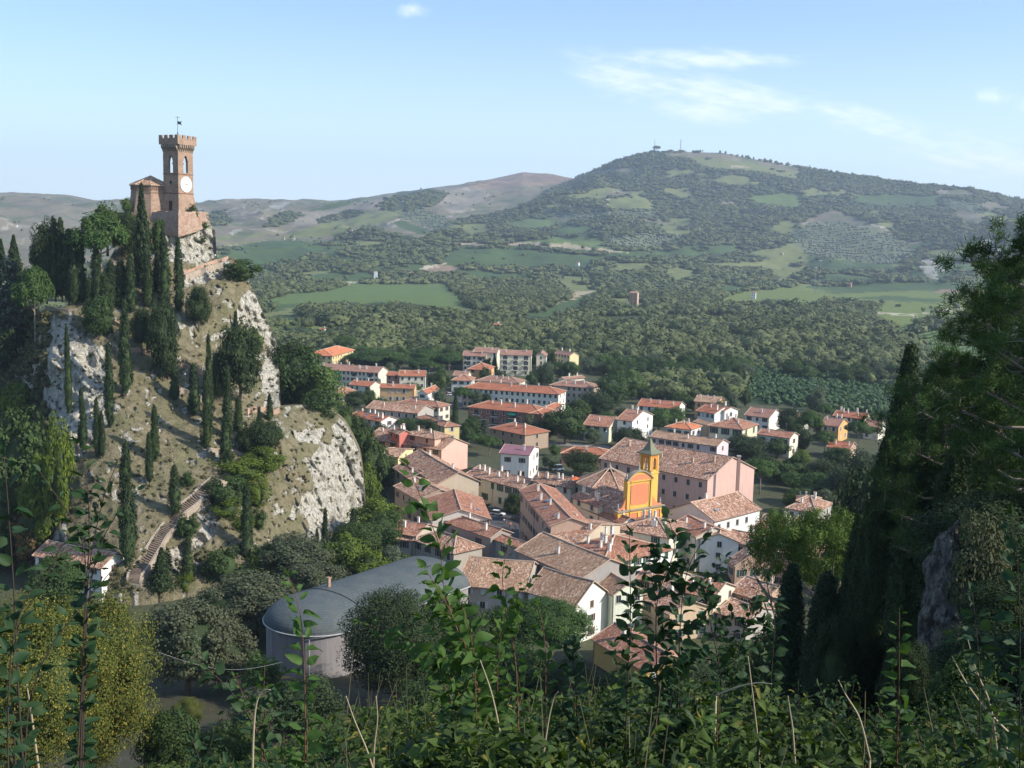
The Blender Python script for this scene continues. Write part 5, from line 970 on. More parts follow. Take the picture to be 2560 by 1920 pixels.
def stair():
    pl = pts(gf, [(925, 1000), (930, 945), (985, 880), (1060, 760), (1120, 660), (1190, 580), (1240, 505), (1340, 430), (1440, 330), (1560, 245), (1650, 190)])
    root, P = pathline('stair_path', 'long brick edged stair climbing the crag between low walls', 'stairs', pl, 2.5, .3, CST, 8, steps=True, tilt=.5)
    O = P[0]; 
    for sgn, nm in ((-1, 'parapet'), (1, 'parapet')):
        b = MB(); s = 0
        for i in range(len(P)-1):
            a, c = P[i]-O, P[i+1]-O; d = c-a; L = np.linalg.norm(d[:2])+1e-6; nn = np.array([-d[1], d[0], 0])/L; aw = P[i][:2]/np.linalg.norm(P[i][:2]); nn[2] = float(nn[:2] @ aw)*.5
            q0, q1 = a+nn*sgn*1.38, c+nn*sgn*1.38; t = nn*.22; s1 = s+L
            lo = [q0-t, q0+t, q1+t, q1-t]; v = [x+np.array([0, 0, -1.5]) for x in lo]+[x+np.array([0, 0, .75]) for x in lo]
            b.add(v, [(4, 5, 6, 7), (0, 3, 7, 4), (1, 5, 6, 2), (0, 4, 5, 1), (3, 2, 6, 7)], 0, [[(s, 0), (s, .4), (s1, .4), (s1, 0)], [(s, 0), (s1, 0), (s1, 2.4), (s, 2.4)], [(s, 0), (s, 2.4), (s1, 2.4), (s1, 0)], [(0, 0)]*4, [(0, 0)]*4]); s = s1
        b.build(nm, CST, root)
    # treads as real ridges
    b = MB()
    for i in range(len(P)-1):
        a, c = P[i]-O, P[i+1]-O; d = c-a; L = np.linalg.norm(d[:2])+1e-6; dd = d/L; nn = np.array([-d[1], d[0], 0])/L; aw = P[i][:2]/np.linalg.norm(P[i][:2]); nn[2] = float(nn[:2] @ aw)*.5
        for k in range(1):
            m = a; q = [m-nn*1.12, m+nn*1.12, m+nn*1.12+dd*L*.5, m-nn*1.12+dd*L*.5]; v = [x+np.array([0, 0, .3]) for x in q]+[x+np.array([0, 0, .62]) for x in q]; b.add(v, [(4, 5, 6, 7), (0, 3, 7, 4), (1, 5, 6, 2), (0, 4, 5, 1), (3, 2, 6, 7)])
    b.build('tread', plain('dark_tread', (.2, .15, .11)), root)
    return P
STP = stair()
for lb, pl, w, h, m in [
    ('brick parapet of the walkway under the tower rock', pts(gu, [(1440, 1375), (1560, 1340), (1700, 1290), (1800, 1262)]), .5, 1.1, CBR),
    ('grey stone rampart hanging beneath the walkway parapet', pts(gu, [(1460, 1420), (1560, 1385), (1650, 1350), (1760, 1320)]), .6, 1.6, CST),
    ('short orange brick wall above the tallest slope cypress', pts(gk, [(870, 325), (915, 355), (968, 385)]), .5, 1.1, CBR),
    ('low pale wall crossing behind the tall slope cypress', pts(gk, [(915, 550), (950, 575), (1050, 565), (1160, 580), (1210, 600)]), .5, 1.2, CBR),
    ('long brick path wall right of the big dark evergreen', pts(gk, [(1380, 665), (1440, 690), (1520, 720), (1600, 745)]), .5, 1.2, CBR),
    ('buttressed brick wall at the middle bend of the path', pts(gk, [(1415, 880), (1480, 905), (1560, 920), (1590, 960)]), .5, 1.3, CST),
    ('low stone wall near the foot of the dark conifers', pts(gk, [(1640, 1350), (1740, 1360), (1850, 1365), (1950, 1400)]), .5, .9, CST),
    ('curved brick retaining wall at the top of the white spur', pts(gk, [(1950, 1050), (2000, 1035), (2090, 1035), (2170, 1065), (2200, 1040)]), .6, 1.2, CBR),
    ('pale wall with railings on the ledge by the left conifers', pts(gk, [(360, 215), (440, 235), (520, 245), (610, 240)]), .4, .5, CST)]:
    pathline('path_wall', lb, 'wall', pl, w, h, m)
# ------------------------------------------------------------------ far farmhouses (positions first, woods keep clear of them)
FH = [(h2, 1400, 288, 22, 'white farmhouse with red roof high on the left ridge', WHT, 'red', 7), (h2, 1045, 508, 24, 'white farmhouse with bright red roof among trees on the green slope', WHT, 'red', 7), (h2, 578, 556, 20, 'brown farmhouse, left one of two on the far meadow', TNW, 'brown', 7), (h2, 648, 556, 20, 'pale farmhouse, right one of two on the far meadow', CRM, 'redold', 7),
  (h2, 748, 670, 26, 'white farmhouse with pink roof below the vineyard hill', WHT, 'redold', 6), (h2, 858, 664, 22, 'reddish farm building beside the white farmhouse', (.4, .2, .15), 'brown', 5), (h2, 1458, 802, 38, 'long low white farm building above the big green field', WHT, 'tan', 6), (h2, 1595, 796, 16, 'little white shed right of the long farm building', WHT, 'tan', 5),
  (h2, 850, 1212, 14, 'red roofed hut in the trees behind the crag', CRM, 'red', 5), (h2, 2050, 1185, 18, 'red roofed house sunk in the valley wood', CRM, 'red', 6), (h2, 1530, 203, 20, 'pale house standing on the ridge line', WHT, 'tan', 6), (h3, 945, 722, 16, 'stone farmhouse hidden in trees below the hill meadow', (.55, .5, .42), 'tan', 6), (h3, 675, 1008, 28, 'farm with two pale buildings beneath the vineyard', WHT, 'redold', 6),
  (h3, 1890, 1236, 38, 'white country house on the flat fields', WHT, 'redold', 10), (h3, 1935, 1398, 22, 'pink house among dark trees', PNK, 'redold', 8), (h3, 575, 1540, 44, 'white house with grey hipped roof within the wood', WHT, 'brown', 7), (h3, 120, 1458, 20, 'house with a scarlet roof tip in the wood', WHT, 'red', 6), (h4, 540, 654, 22, 'low pale barn at the edge of the terraces', CRM, 'tan', 4), (h4, 1008, 880, 26, 'brick farmhouse by the vineyard plain', (.42, .24, .17), 'redold', 7),
  (h4, 795, 226, 22, 'brownish farm roof near the top of the hill', (.4, .3, .22), 'brown', 5), (gu, 128, 1004, 16, 'white farmhouse with red roof on the far left hills', WHT, 'red', 6), (h3, 1065, 1280, 66, 'large unfinished block with orange railings rising from the wood', (.5, .36, .28), 'tan', 16), (h3, 330, 1462, 16, 'house with pale wall hidden in the valley wood', WHT, 'red', 6), (h3, 620, 605, 8, 'tiny white hut at the wood edge', WHT, 'tan', 4)]
FHP = []
for g, x, y, wp, lab, wc, rf, hh in FH:
    p = ground(*g(x, y), 500.); FHP.append((p, wp/2.765/F*float(np.hypot(p[0], p[1]))))
def far_house(i):
    g, x, y, wp, lab, wc, rf, hh = FH[i]; p, w = FHP[i]; w = max(w, 6); a = w*.8; d = w*.55; az = math.atan2(p[0], p[1]); t = thing('farmhouse', lab, 'house', tuple(p), -az-.35+.2*math.sin(i*3.), 'farmhouses scattered on the hills')
    m = MB(); m.box(-a/2, -d/2, -3, a/2, d/2, hh); rise = d*.22
    m.add([(a/2, -d/2, hh), (a/2, d/2, hh), (a/2, 0, hh+rise)], [(0, 1, 2)]); m.add([(-a/2, -d/2, hh), (-a/2, d/2, hh), (-a/2, 0, hh+rise)], [(2, 1, 0)]); m.build('wall', plaster('plaster_%d_%d_%d' % tuple(int(c*100) for c in wc), wc), t)
    r = MB(); 
    for s in (-1, 1): r.add([(-a/2-.5, s*(d/2+.5), hh-.15), (a/2+.5, s*(d/2+.5), hh-.15), (a/2+.5, 0, hh+rise+.15), (-a/2-.5, 0, hh+rise+.15), (-a/2-.5, s*(d/2+.5), hh-.4), (a/2+.5, s*(d/2+.5), hh-.4)], [(0, 1, 2, 3), (0, 4, 5, 1)], 0, [[(0, 0), (a, 0), (a, d/2), (0, d/2)], [(0, 0)]*4])
    ro = r.build('roof', ROOF[rf], t); c = link('chimney', CHM['w'], ro); c.location = (a*.2, .5, hh+rise*.8)
    fl = max(1, int(hh/3)); nx = max(2, int(a/4))
    for f in range(fl):
        for k in range(nx): o = link('window', WM['s'], t); o.location = ((k+.5)*a/nx-a/2, -d/2-.002, f*hh/fl+1.1)
    if hh > 12:
        for f in range(1, 5): b = MB(); b.box(-a/2-.3, -d/2-1.2, f*3.2, a/2+.3, -d/2, f*3.2+.2); b.box(-a/2-.3, -d/2-1.2, f*3.2+.2, a/2+.3, -d/2-1.1, f*3.2+1.3, 1); b.build('balcony', [STONE, plain('orange_railing', (.62, .28, .08))], t)
for i in range(len(FH)): far_house(i)
# ------------------------------------------------------------------ vegetation
def folmat(name, c1, c2, trans=.22, rough=.75, c3=None, p3=.0):
    t = NT(name); g = t.n('ShaderNodeNewGeometry'); oi = t.n('ShaderNodeObjectInfo'); k = t.mix(g.outputs['Random Per Island'], c1, c2)
    if c3: k = t.mix(t.math('GREATER_THAN', t.math('FRACT', t.math('MULTIPLY', g.outputs['Random Per Island'], 37.7)), 1-p3), k, c3)
    n = t.noise(t.pos(), .35, 3); k = t.mix(t.rng(n, .35, .65, 0, .5), k, t.mix(1., k, (.55, .62, .6, 1), 'MULTIPLY'))
    k = t.mix(t.rng(oi.outputs['Random'], 0, 1, 0, .4), k, t.mix(1., k, (1.35, 1.15, .75, 1), 'MULTIPLY')); t.base(k); t.b.inputs['Roughness'].default_value = rough
    tr = t.n('ShaderNodeBsdfTranslucent'); t.set(tr.inputs[0], t.mix(1., k, (1.3, 1.35, .5, 1), 'MULTIPLY')); ms = t.n('ShaderNodeMixShader'); ms.inputs[0].default_value = trans
    t.l(t.b.outputs[0], ms.inputs[1]); t.l(tr.outputs[0], ms.inputs[2]); t.l(ms.outputs[0], t.out.inputs[0]); return t.m
FM = dict(cyp=folmat('cypress_green', (.022, .042, .018), (.055, .085, .03), .1), leaf=folmat('broadleaf_green', (.035, .065, .02), (.075, .12, .035)), dark=folmat('dark_holm_oak', (.022, .04, .016), (.048, .074, .026), .08),
    pine=folmat('pine_needle_green', (.035, .075, .018), (.08, .14, .035), .15), pinel=folmat('bright_pine_green', (.06, .11, .02), (.13, .20, .045), .25), olive=folmat('grey_olive_green', (.06, .075, .042), (.11, .125, .075), .15), yel=folmat('yellowing_leaves', (.065, .095, .022), (.15, .165, .035), .25, c3=(.32, .26, .05), p3=.10),
    lime=folmat('lime_green', (.08, .13, .02), (.16, .21, .03), .3), silver=folmat('silvery_cedar', (.07, .10, .08), (.14, .18, .15), .1), pop=folmat('grey_poplar', (.085, .115, .065), (.13, .16, .10), .2),
    bush=folmat('shrub_leaf', (.028, .06, .018), (.065, .115, .035), .3, .45), bushl=folmat('pale_shrub_leaf', (.06, .11, .03), (.13, .20, .06), .35, .45), rust=folmat('rusty_leaves', (.10, .08, .035), (.18, .12, .05), .2))
RS = np.random.RandomState(11)
def unit(v): return v/np.maximum(np.linalg.norm(v, axis=-1, keepdims=True), 1e-9)
def cards(P, N, s, asp=1.6, up=0., rs=RS):
    """small bent leaf quads at P facing N"""
    n = len(P); s = np.broadcast_to(np.asarray(s, float), (n,))[:, None]; r = rs.randn(n, 3); r[:, 2] += up*3; a = unit(r-N*np.sum(r*N, 1, keepdims=True)); b = np.cross(N, a)
    a = a*s*asp/2; b = b*s/2; V = np.stack([P-a, P-b*.9+N*s*.1, P+a, P+b*.9+N*s*.1], 1).reshape(-1, 3); return V, np.arange(n*4).reshape(n, 4)
def clumps(K, n, rx, rz, zc, cr, rs, shape='ell', shell=.6):
    c = unit(rs.randn(K, 3)); rad = shell+(1-shell)*rs.rand(K, 1)**.6
    if shape == 'ell': C = c*rad*[rx, rx, rz]; C[:, 2] += zc
    elif shape == 'dome': c[:, 2] = np.abs(c[:, 2]); C = c*rad*[rx, rx, rz]; C[:, 2] += zc
    k = rs.randint(0, K, n); d = unit(rs.randn(n, 3)); R = (cr*(.7+.6*rs.rand(K)))[k][:, None]; P = C[k]+d*R*(.75+.35*rs.rand(n, 1))*[1, 1, .8]
    o = P-[0, 0, zc-rz*.3]; N = unit(unit(o)*.5+d*.8+rs.randn(n, 3)*.45+[0, 0, .25]); return P, N
_ico = None
def ico(sub=1):
    import bmesh
    bm = bmesh.new(); bmesh.ops.create_icosphere(bm, subdivisions=sub, radius=1); V = np.array([v.co[:] for v in bm.verts]); Fc = np.array([[v.index for v in f.verts] for f in bm.faces]); bm.free(); return V, Fc
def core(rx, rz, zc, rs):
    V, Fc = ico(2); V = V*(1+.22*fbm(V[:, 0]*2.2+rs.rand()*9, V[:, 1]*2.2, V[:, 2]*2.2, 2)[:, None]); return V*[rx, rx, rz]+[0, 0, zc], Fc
def trunk_mb(h, r, limbs, rs, lean=.0, zsplit=.35, spread=.3, top=.8):
    b = MB(); b.tube([(0, 0, -.08), (lean*.3*h, 0, h*.35), (lean*.8*h, 0, h*.75)], [r, r*.75, r*.35], 7)
    for i in range(limbs):
        a = 6.283*i/limbs+rs.rand(); z0 = h*(zsplit+.25*rs.rand()); z1 = h*(top-.25*rs.rand()); q = spread*(.6+.5*rs.rand()); x0 = lean*z0
        b.tube([(x0, 0, z0), (x0+q*.5*math.cos(a), q*.5*math.sin(a), (z0+z1)/2-.02), (x0+q*math.cos(a), q*math.sin(a), z1)], [r*.5, r*.33, r*.12], 5)
    return b
PROTO = {}
def proto(kind, i):
    key = (kind, i)
    if key in PROTO: return PROTO[key]
    rs = np.random.RandomState(hash_(kind)+i*7); V = Fq = None; cored = None; trunk = trunk_mb(1, .03, 5, rs); bark = BARK; dens = 1
    if kind in ('broad', 'broadn', 'dark', 'olive', 'yel', 'lime', 'pop', 'rust', 'light', 'darkn'):
        n = {'broadn': 16000, 'yel': 70000, 'olive': 12000, 'dark': 9000, 'darkn': 60000}.get(kind, 4200); K = {'broadn': 60, 'yel': 120, 'olive': 80, 'dark': 50, 'darkn': 160}.get(kind, 34); sz = {'broadn': .024, 'yel': .0092, 'olive': .022, 'dark': .028, 'darkn': .011}.get(kind, .038)
        rz = .44; zc = .56
        if kind in ('pop',): rz = .46; zc = .54
        P, N = clumps(K, n, .42, rz-.06, zc, .15 if K < 70 else .11, rs); V, Fq = cards(P, N, sz*(.7+.6*rs.rand(n)), 1.5, rs=rs)
        cored = core(.29, rz*.68, zc-.01, rs)
        mat = FM[{'broad': 'leaf', 'broadn': 'leaf', 'light': 'bushl', 'darkn': 'dark'}.get(kind, kind)]
    elif kind in ('cyp', 'cypn'):
        near = kind == 'cypn'; A = .16; n = 42000 if near else 6500; K = 900 if near else 260
        kz = rs.rand(K)**.85; prof = lambda q: .5*np.minimum(1, (1-q)**.60*1.1)*np.minimum(1, .30+q*5)
        kw = prof(kz)*(.80+.28*rs.rand(K)+(.22 if near else .12)*fbm(kz*6+i*3, 0*kz+i, 0, 3)); ka = rs.rand(K)*6.283; sway = lambda q: .09*fbm(q*3, i*5.+0*q, 1, 2)
        C = np.stack([np.cos(ka)*kw*A, np.sin(ka)*kw*A, .035+kz*.955], 1); k = rs.randint(0, K, n); out = np.stack([np.cos(ka), np.sin(ka), 0*ka], 1)[k]
        t = rs.rand(n, 1); rad = (.012 if near else .016); P = C[k]+(t-.35)*(np.array([0, 0, 1.])*.05+out*.012)+rs.randn(n, 3)*rad*(1-t*.75)*[1, 1, .8]
        N = unit(out+rs.randn(n, 3)*.55+[0, 0, .2]); s_ = (.0042 if near else .0095)*(.6+.8*rs.rand(n)); V, Fq = cards(P, N, s_*(1.25 if near else 1.), 1.6 if near else 2.4, up=.3 if near else .8, rs=rs); V[:, :2] /= A; V[:, 0] += sway(V[:, 2])
        zz = np.linspace(0, 1, 22); cv = []
        for q in zz:
            ww = float(prof(np.array(q)))*.80*(.86+.28*rs.rand()); cv += [(ww*math.cos(k_*.785+q)*(.85+.3*rs.rand())+float(sway(np.array(q))), ww*math.sin(k_*.785+q)*(.85+.3*rs.rand()), .03+q*.94) for k_ in range(8)]
        cf = np.array([[r*8+k_, r*8+(k_+1) % 8, (r+1)*8+(k_+1) % 8, (r+1)*8+k_] for r in range(21) for k_ in range(8)]); cored = (np.array(cv), cf); mat = FM['cyp']
        b = MB(); b.tube([(0, 0, -.05), (0, 0, .3)], .06, 6); trunk = b
    elif kind == 'spruce':
        n = 4200; z = rs.rand(n)**.8; tier = np.floor(z*13)/13; fr = z*13-np.floor(z*13); w = .5*(1-tier*.96)*(1-.55*fr)*(.75+.4*rs.rand(n)); a = rs.rand(n)*6.283; w *= 1+.25*np.sin(a*5+tier*40)
        P = np.stack([np.cos(a)*w, np.sin(a)*w, .08+tier*.9+.10*fr-.06*w], 1); N = unit(np.stack([np.cos(a)*.4, np.sin(a)*.4, 1+0*a], 1)+rs.randn(n, 3)*.4); V, Fq = cards(P, N, .04*(.6+.7*rs.rand(n)), 2.2, rs=rs); mat = FM['cyp']
        zz = np.linspace(0, 1, 10); cv = [(.26*(1-q)*math.cos(k*.785), .26*(1-q)*math.sin(k*.785), .1+q*.85) for q in zz for k in range(8)]; cf = np.array([[r*8+k, r*8+(k+1) % 8, (r+1)*8+(k+1) % 8, (r+1)*8+k] for r in range(9) for k in range(8)]); cored = (np.array(cv), cf)
        b = MB(); b.tube([(0, 0, -.08), (0, 0, .9)], [.03, .006], 6); trunk = b
    elif kind == 'cedar':
        Ps = []; Ns = []; b = MB(); b.tube([(0, 0, -.05), (0, 0, .95)], [.03, .006], 6)
        for k in range(46):
            z = .12+.85*k/46; a = k*2.4; ln = .5*(1-z*.82)*(.75+.4*rs.rand()); m = 80; t = rs.rand(m)**.7; off = rs.randn(m, 3)*[.045, .045, .012]; d = np.array([math.cos(a), math.sin(a), 0]); pr = np.array([-d[1], d[0], 0])
            P = d*t[:, None]*ln+pr*(rs.randn(m)*.10*t*ln*2)[:, None]+[0, 0, z]+off; P[:, 2] -= .10*t*ln; Ps.append(P); Ns.append(np.tile([0, 0, 1.], (m, 1))+rs.randn(m, 3)*.35); b.tube([(0, 0, z), tuple(d*ln+[0, 0, z-.05*ln])], [.008, .003], 4)
        P = np.concatenate(Ps); N = unit(np.concatenate(Ns)); V, Fq = cards(P, N, .028, 2.2, rs=rs); mat = FM['silver']; trunk = b
    elif kind == 'umbt':
        n = 30000; K = 110; c = unit(rs.randn(K, 3)); c[:, 2] = np.abs(c[:, 2]); C = c*(.62+.38*rs.rand(K, 1))*[.44, .44, .20]+[0, 0, .74]; k = rs.randint(0, K, n); d = unit(rs.randn(n, 3)); P = C[k]+d*[.075, .075, .028]*(.6+.5*rs.rand(n, 1)); P[:, 2] += .05*fbm(C[k][:, 0]*6, C[k][:, 1]*6, 2, 2)
        N = unit(d+[0, 0, .6]+rs.randn(n, 3)*.4); s0 = .0085*(.6+.8*rs.rand(n)); V, Fq = cards(P, N, s0, 2.2, rs=rs); V[:, 2] = np.repeat(P[:, 2], 4)+(V[:, 2]-np.repeat(P[:, 2], 4))*.45; mat = FM['pinel']; trunk = trunk_mb(1, .022, 11, rs, lean=.03, zsplit=.42, spread=.38, top=.9); bark = BARKP
    elif kind in ('umb', 'umbn'):
        n = 26000 if kind == 'umbn' else 6000; K = 90 if kind == 'umbn' else 40; P, N = clumps(K, n, .44, .26, .66, .10 if kind == 'umbn' else .12, rs, 'dome', .7); N = unit(N+[0, 0, .5]); V, Fq = cards(P, N, (.011 if kind == 'umbn' else .024)*(.7+.6*rs.rand(n)), 2.6, rs=rs); mat = FM['pine']
        if kind == 'umb': cored = core(.31, .09, .74, rs)
        trunk = trunk_mb(1, .022, 9, rs, lean=.03, zsplit=.4, spread=.36, top=.85); bark = BARKP
    elif kind == 'shrub':
        n = 3000; P, N = clumps(26, n, .42, .5, .42, .15, rs); P[:, 2] = np.abs(P[:, 2]); V, Fq = cards(P, N, .042*(.7+.6*rs.rand(n)), 1.5, rs=rs); cored = core(.28, .30, .32, rs); mat = FM['leaf']; trunk = trunk_mb(.6, .02, 4, rs)
    elif kind in ('shrubl', 'shrubo', 'shrubr'):
        n = 4500; P, N = clumps(34, n, .42, .46, .42, .15, rs); P[:, 2] = np.abs(P[:, 2]); V, Fq = cards(P, N, .032*(.7+.6*rs.rand(n)), 1.5, rs=rs); cored = core(.26, .30, .32, rs); mat = FM[{'shrubl': 'lime', 'shrubo': 'olive', 'shrubr': 'rust'}[kind]]; trunk = trunk_mb(.6, .02, 4, rs)
    elif kind == 'needle':
        # open pine: limbs carrying tufts of needles
        b = MB(); b.tube([(0, 0, -.05), (.03, 0, .3), (-.02, .02, .6), (.01, 0, .93)], [.022, .017, .012, .004], 7); tips = []; m0 = 40
        for k in range(m0):
            z = .28+.66*k/m0; a = k*2.4+rs.rand(); ln = (.30 if z < .7 else .30*(1-(z-.7)*1.9))*(.65+.5*rs.rand()); d = np.array([math.cos(a), math.sin(a), 0]); p1 = d*ln*.5+[0, 0, z-.01]; p2 = d*ln+[0, 0, z+.05]
            b.tube([(0, 0, z), p1, p2], [.007, .0045, .002], 5)
            for q in range(17):
                t = .3+.7*rs.rand(); base = np.array([0, 0, z])*(1-t)*.5+p1*(1-abs(t-.5))*.5+p2*t*.5 if False else (p1*(1-t)+p2*t); e = base+rs.randn(3)*[.034, .034, .022]+[0, 0, .018]; tips.append(e); b.tube([base, (base+e)/2+rs.randn(3)*.006, e], [.0018, .0013, .0008], 3)
        tips = np.array(tips); m = 95; P = np.repeat(tips, m, 0); D = unit(rs.randn(len(P), 3)+[0, 0, .7]); P = P+rs.randn(len(P), 3)*.009; L = .017*(.7+.6*rs.rand(len(P), 1)); Wd = .0011; s = unit(np.cross(D, rs.randn(len(P), 3)))*Wd
        V = np.stack([P-s, P+s, P+D*L+s*.3, P+D*L-s*.3], 1).reshape(-1, 3); Fq = np.arange(len(P)*4).reshape(-1, 4); mat = FM['pine']; trunk = b; bark = BARKP
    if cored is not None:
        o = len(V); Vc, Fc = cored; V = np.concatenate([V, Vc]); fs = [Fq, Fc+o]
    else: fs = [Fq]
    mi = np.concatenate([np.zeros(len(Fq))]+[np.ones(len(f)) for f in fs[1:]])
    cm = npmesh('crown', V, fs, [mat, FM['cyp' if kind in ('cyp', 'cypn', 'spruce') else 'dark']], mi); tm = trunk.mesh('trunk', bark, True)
    PROTO[key] = (cm, tm); return PROTO[key]
def hash_(s): return sum(ord(c)*(i+3) for i, c in enumerate(s)) % 9973
_tr = random.Random(5)
NAMES = dict(darkn='holm_oak', umbt='umbrella_pine', cypn='cypress', broad='broadleaf_tree', broadn='broadleaf_tree', dark='holm_oak', olive='olive_tree', yel='yellowing_tree', lime='lime_green_tree', pop='grey_poplar', rust='rusty_tree', light='pale_green_tree', cyp='cypress', spruce='conifer', cedar='cedar', umb='umbrella_pine', umbn='umbrella_pine', shrub='bush', shrubl='bush', shrubo='bush', shrubr='bush', needle='pine_tree')
CATS = dict(cyp='cypress', umbt='pine tree', cypn='cypress', shrub='bush', shrubl='bush', shrubo='bush', shrubr='bush', umb='pine tree', umbn='pine tree', needle='pine tree')
def plant(kind, p, h, w, label, group=None, var=None, name=None, tilt=0.):
    i = _tr.randrange(3) if var is None else var
    cm, tm = proto(kind, i); t = thing(name or NAMES[kind], label, CATS.get(kind, 'tree'), tuple(map(float, p)), _tr.uniform(0, 6.28), group); t.scale = (w, w, h)
    if tilt: t.rotation_euler = (tilt*_tr.uniform(-1, 1), tilt*_tr.uniform(-1, 1), t.rotation_euler[2])
    link('crown', cm, t); link('trunk', tm, t); return t
def on_crag(kind, px, ytop, ybase, wpx, label, group=None, dr=0., var=None):
    """stands on the crag at a photo point; height and width read off the photo"""
    p = crag(px, ybase); r = float(np.hypot(p[0], p[1])); 
    if dr: p = at_r(px, ybase, r+dr); 
    h = (ybase-ytop)/F*r*1.02; w = wpx/F*r
    return plant(kind, (p[0], p[1], p[2]-.15), h, w, label, group, var)
G_S = 'cypresses scattered over the dry slope of the crag'; G_T = 'dark cypresses crowded below the clock tower'
def gl(g, l): return [(g(x, t)[0], g(x, t)[1], g(x, b)[1], w/sc) for (x, t, b, w), sc in l]
for (x, t, b, w), lab in zip([(545, 420, 1070, 52), (870, 540, 1165, 74), (995, 215, 915, 92), (655, 890, 1350, 62), (770, 960, 1400, 60), (810, 1050, 1400, 50), (1225, 1000, 1430, 72), (1180, 1220, 1600, 62), (1385, 1470, 1850, 92), (1378, 700, 950, 76), (1532, 680, 1075, 92),
   (1635, 740, 1335, 84), (1652, 460, 1100, 62), (1800, 690, 1260, 74), (1790, 1010, 1510, 92), (1882, 920, 1200, 70), (1715, 700, 900, 46), (1745, 700, 920, 44), (2130, 900, 1110, 52), (1862, 250, 430, 40)],
   ['very slim cypress against the white cliff at the crag\'s left edge', 'leaning slim cypress right of the slimmest cliff cypress', 'stout cypress standing before the short orange brick wall', 'slim cypress low on the white cliff above the shrub leaves', 'narrow cypress rising behind the leafy twigs, left one of a touching pair', 'narrow cypress rising behind the leafy twigs, right one of a touching pair', 'lone well shaped cypress in the middle of the bare slope', 'thin ragged cypress touching the lone mid slope cypress',
    'short twin topped cypress beside the bend of the stair', 'smallest cypress just above the path wall', 'broad cypress left of the two tallest on the slope', 'tallest cypress of the slope, its foot on the bare grass', 'tall slim cypress directly behind the tallest one', 'tall cypress in the group before the reddish tree', 'cypress at the very top of the stair', 'short cypress under the reddish tree', 'small cypress in the tight clump left of the reddish tree', 'small cypress in the tight clump, right hand stem', 'cypress beside the curved retaining wall', 'thin cypress tip above the reddish tree']):
    X, Y = gk(x, b); on_crag('cyp', X, gk(x, t)[1], Y, w/3.16*1.05, lab, G_S)
for (x, t, b, w), lab in zip([(885, 40, 870, 112), (1300, 670, 962, 84), (1705, 285, 820, 84)], ['tallest broad cypress at the foot of the slope left of the stair', 'spindle shaped cypress before the pale earth bank', 'dark cypress among the yellow green creepers below the spur']):
    X, Y = gf(x, b); on_crag('cyp', X, gf(x, t)[1], Y, w/2.765, lab, G_S)
for (x, t, b, w), lab in zip([(925, 850, 1100, 46), (988, 690, 1110, 62), (1210, 690, 1210, 92)], ['dark thin cypress at the foot of the white spur cliff', 'grey green cypress beside the thin one below the white cliff', 'pointed grey green cypress rising from the lush green trees']):
    X, Y = gs(x, b); on_crag('cyp', X, gs(x, t)[1], Y, w/3.16, lab, G_S)
for i, (x, t, b, w) in enumerate([(440, 990, 1560, 100), (492, 1000, 1560, 90), (545, 1080, 1590, 115), (640, 1150, 1600, 110), (712, 1440, 1830, 84), (840, 1420, 1860, 112), (1035, 1260, 1680, 92), (1170, 1240, 1640, 84), (1300, 1085, 1680, 92), (1412, 1130, 1680, 80), (960, 1290, 1640, 100), (1250, 1220, 1520, 90), (770, 1200, 1640, 100), (880, 1300, 1640, 90), (585, 1180, 1620, 80)]):
    X, Y = gu(x, b); on_crag('cyp', X, gu(x, t)[1], Y, w/3.16, 'dark cypress packed among others under the clock tower', G_T)
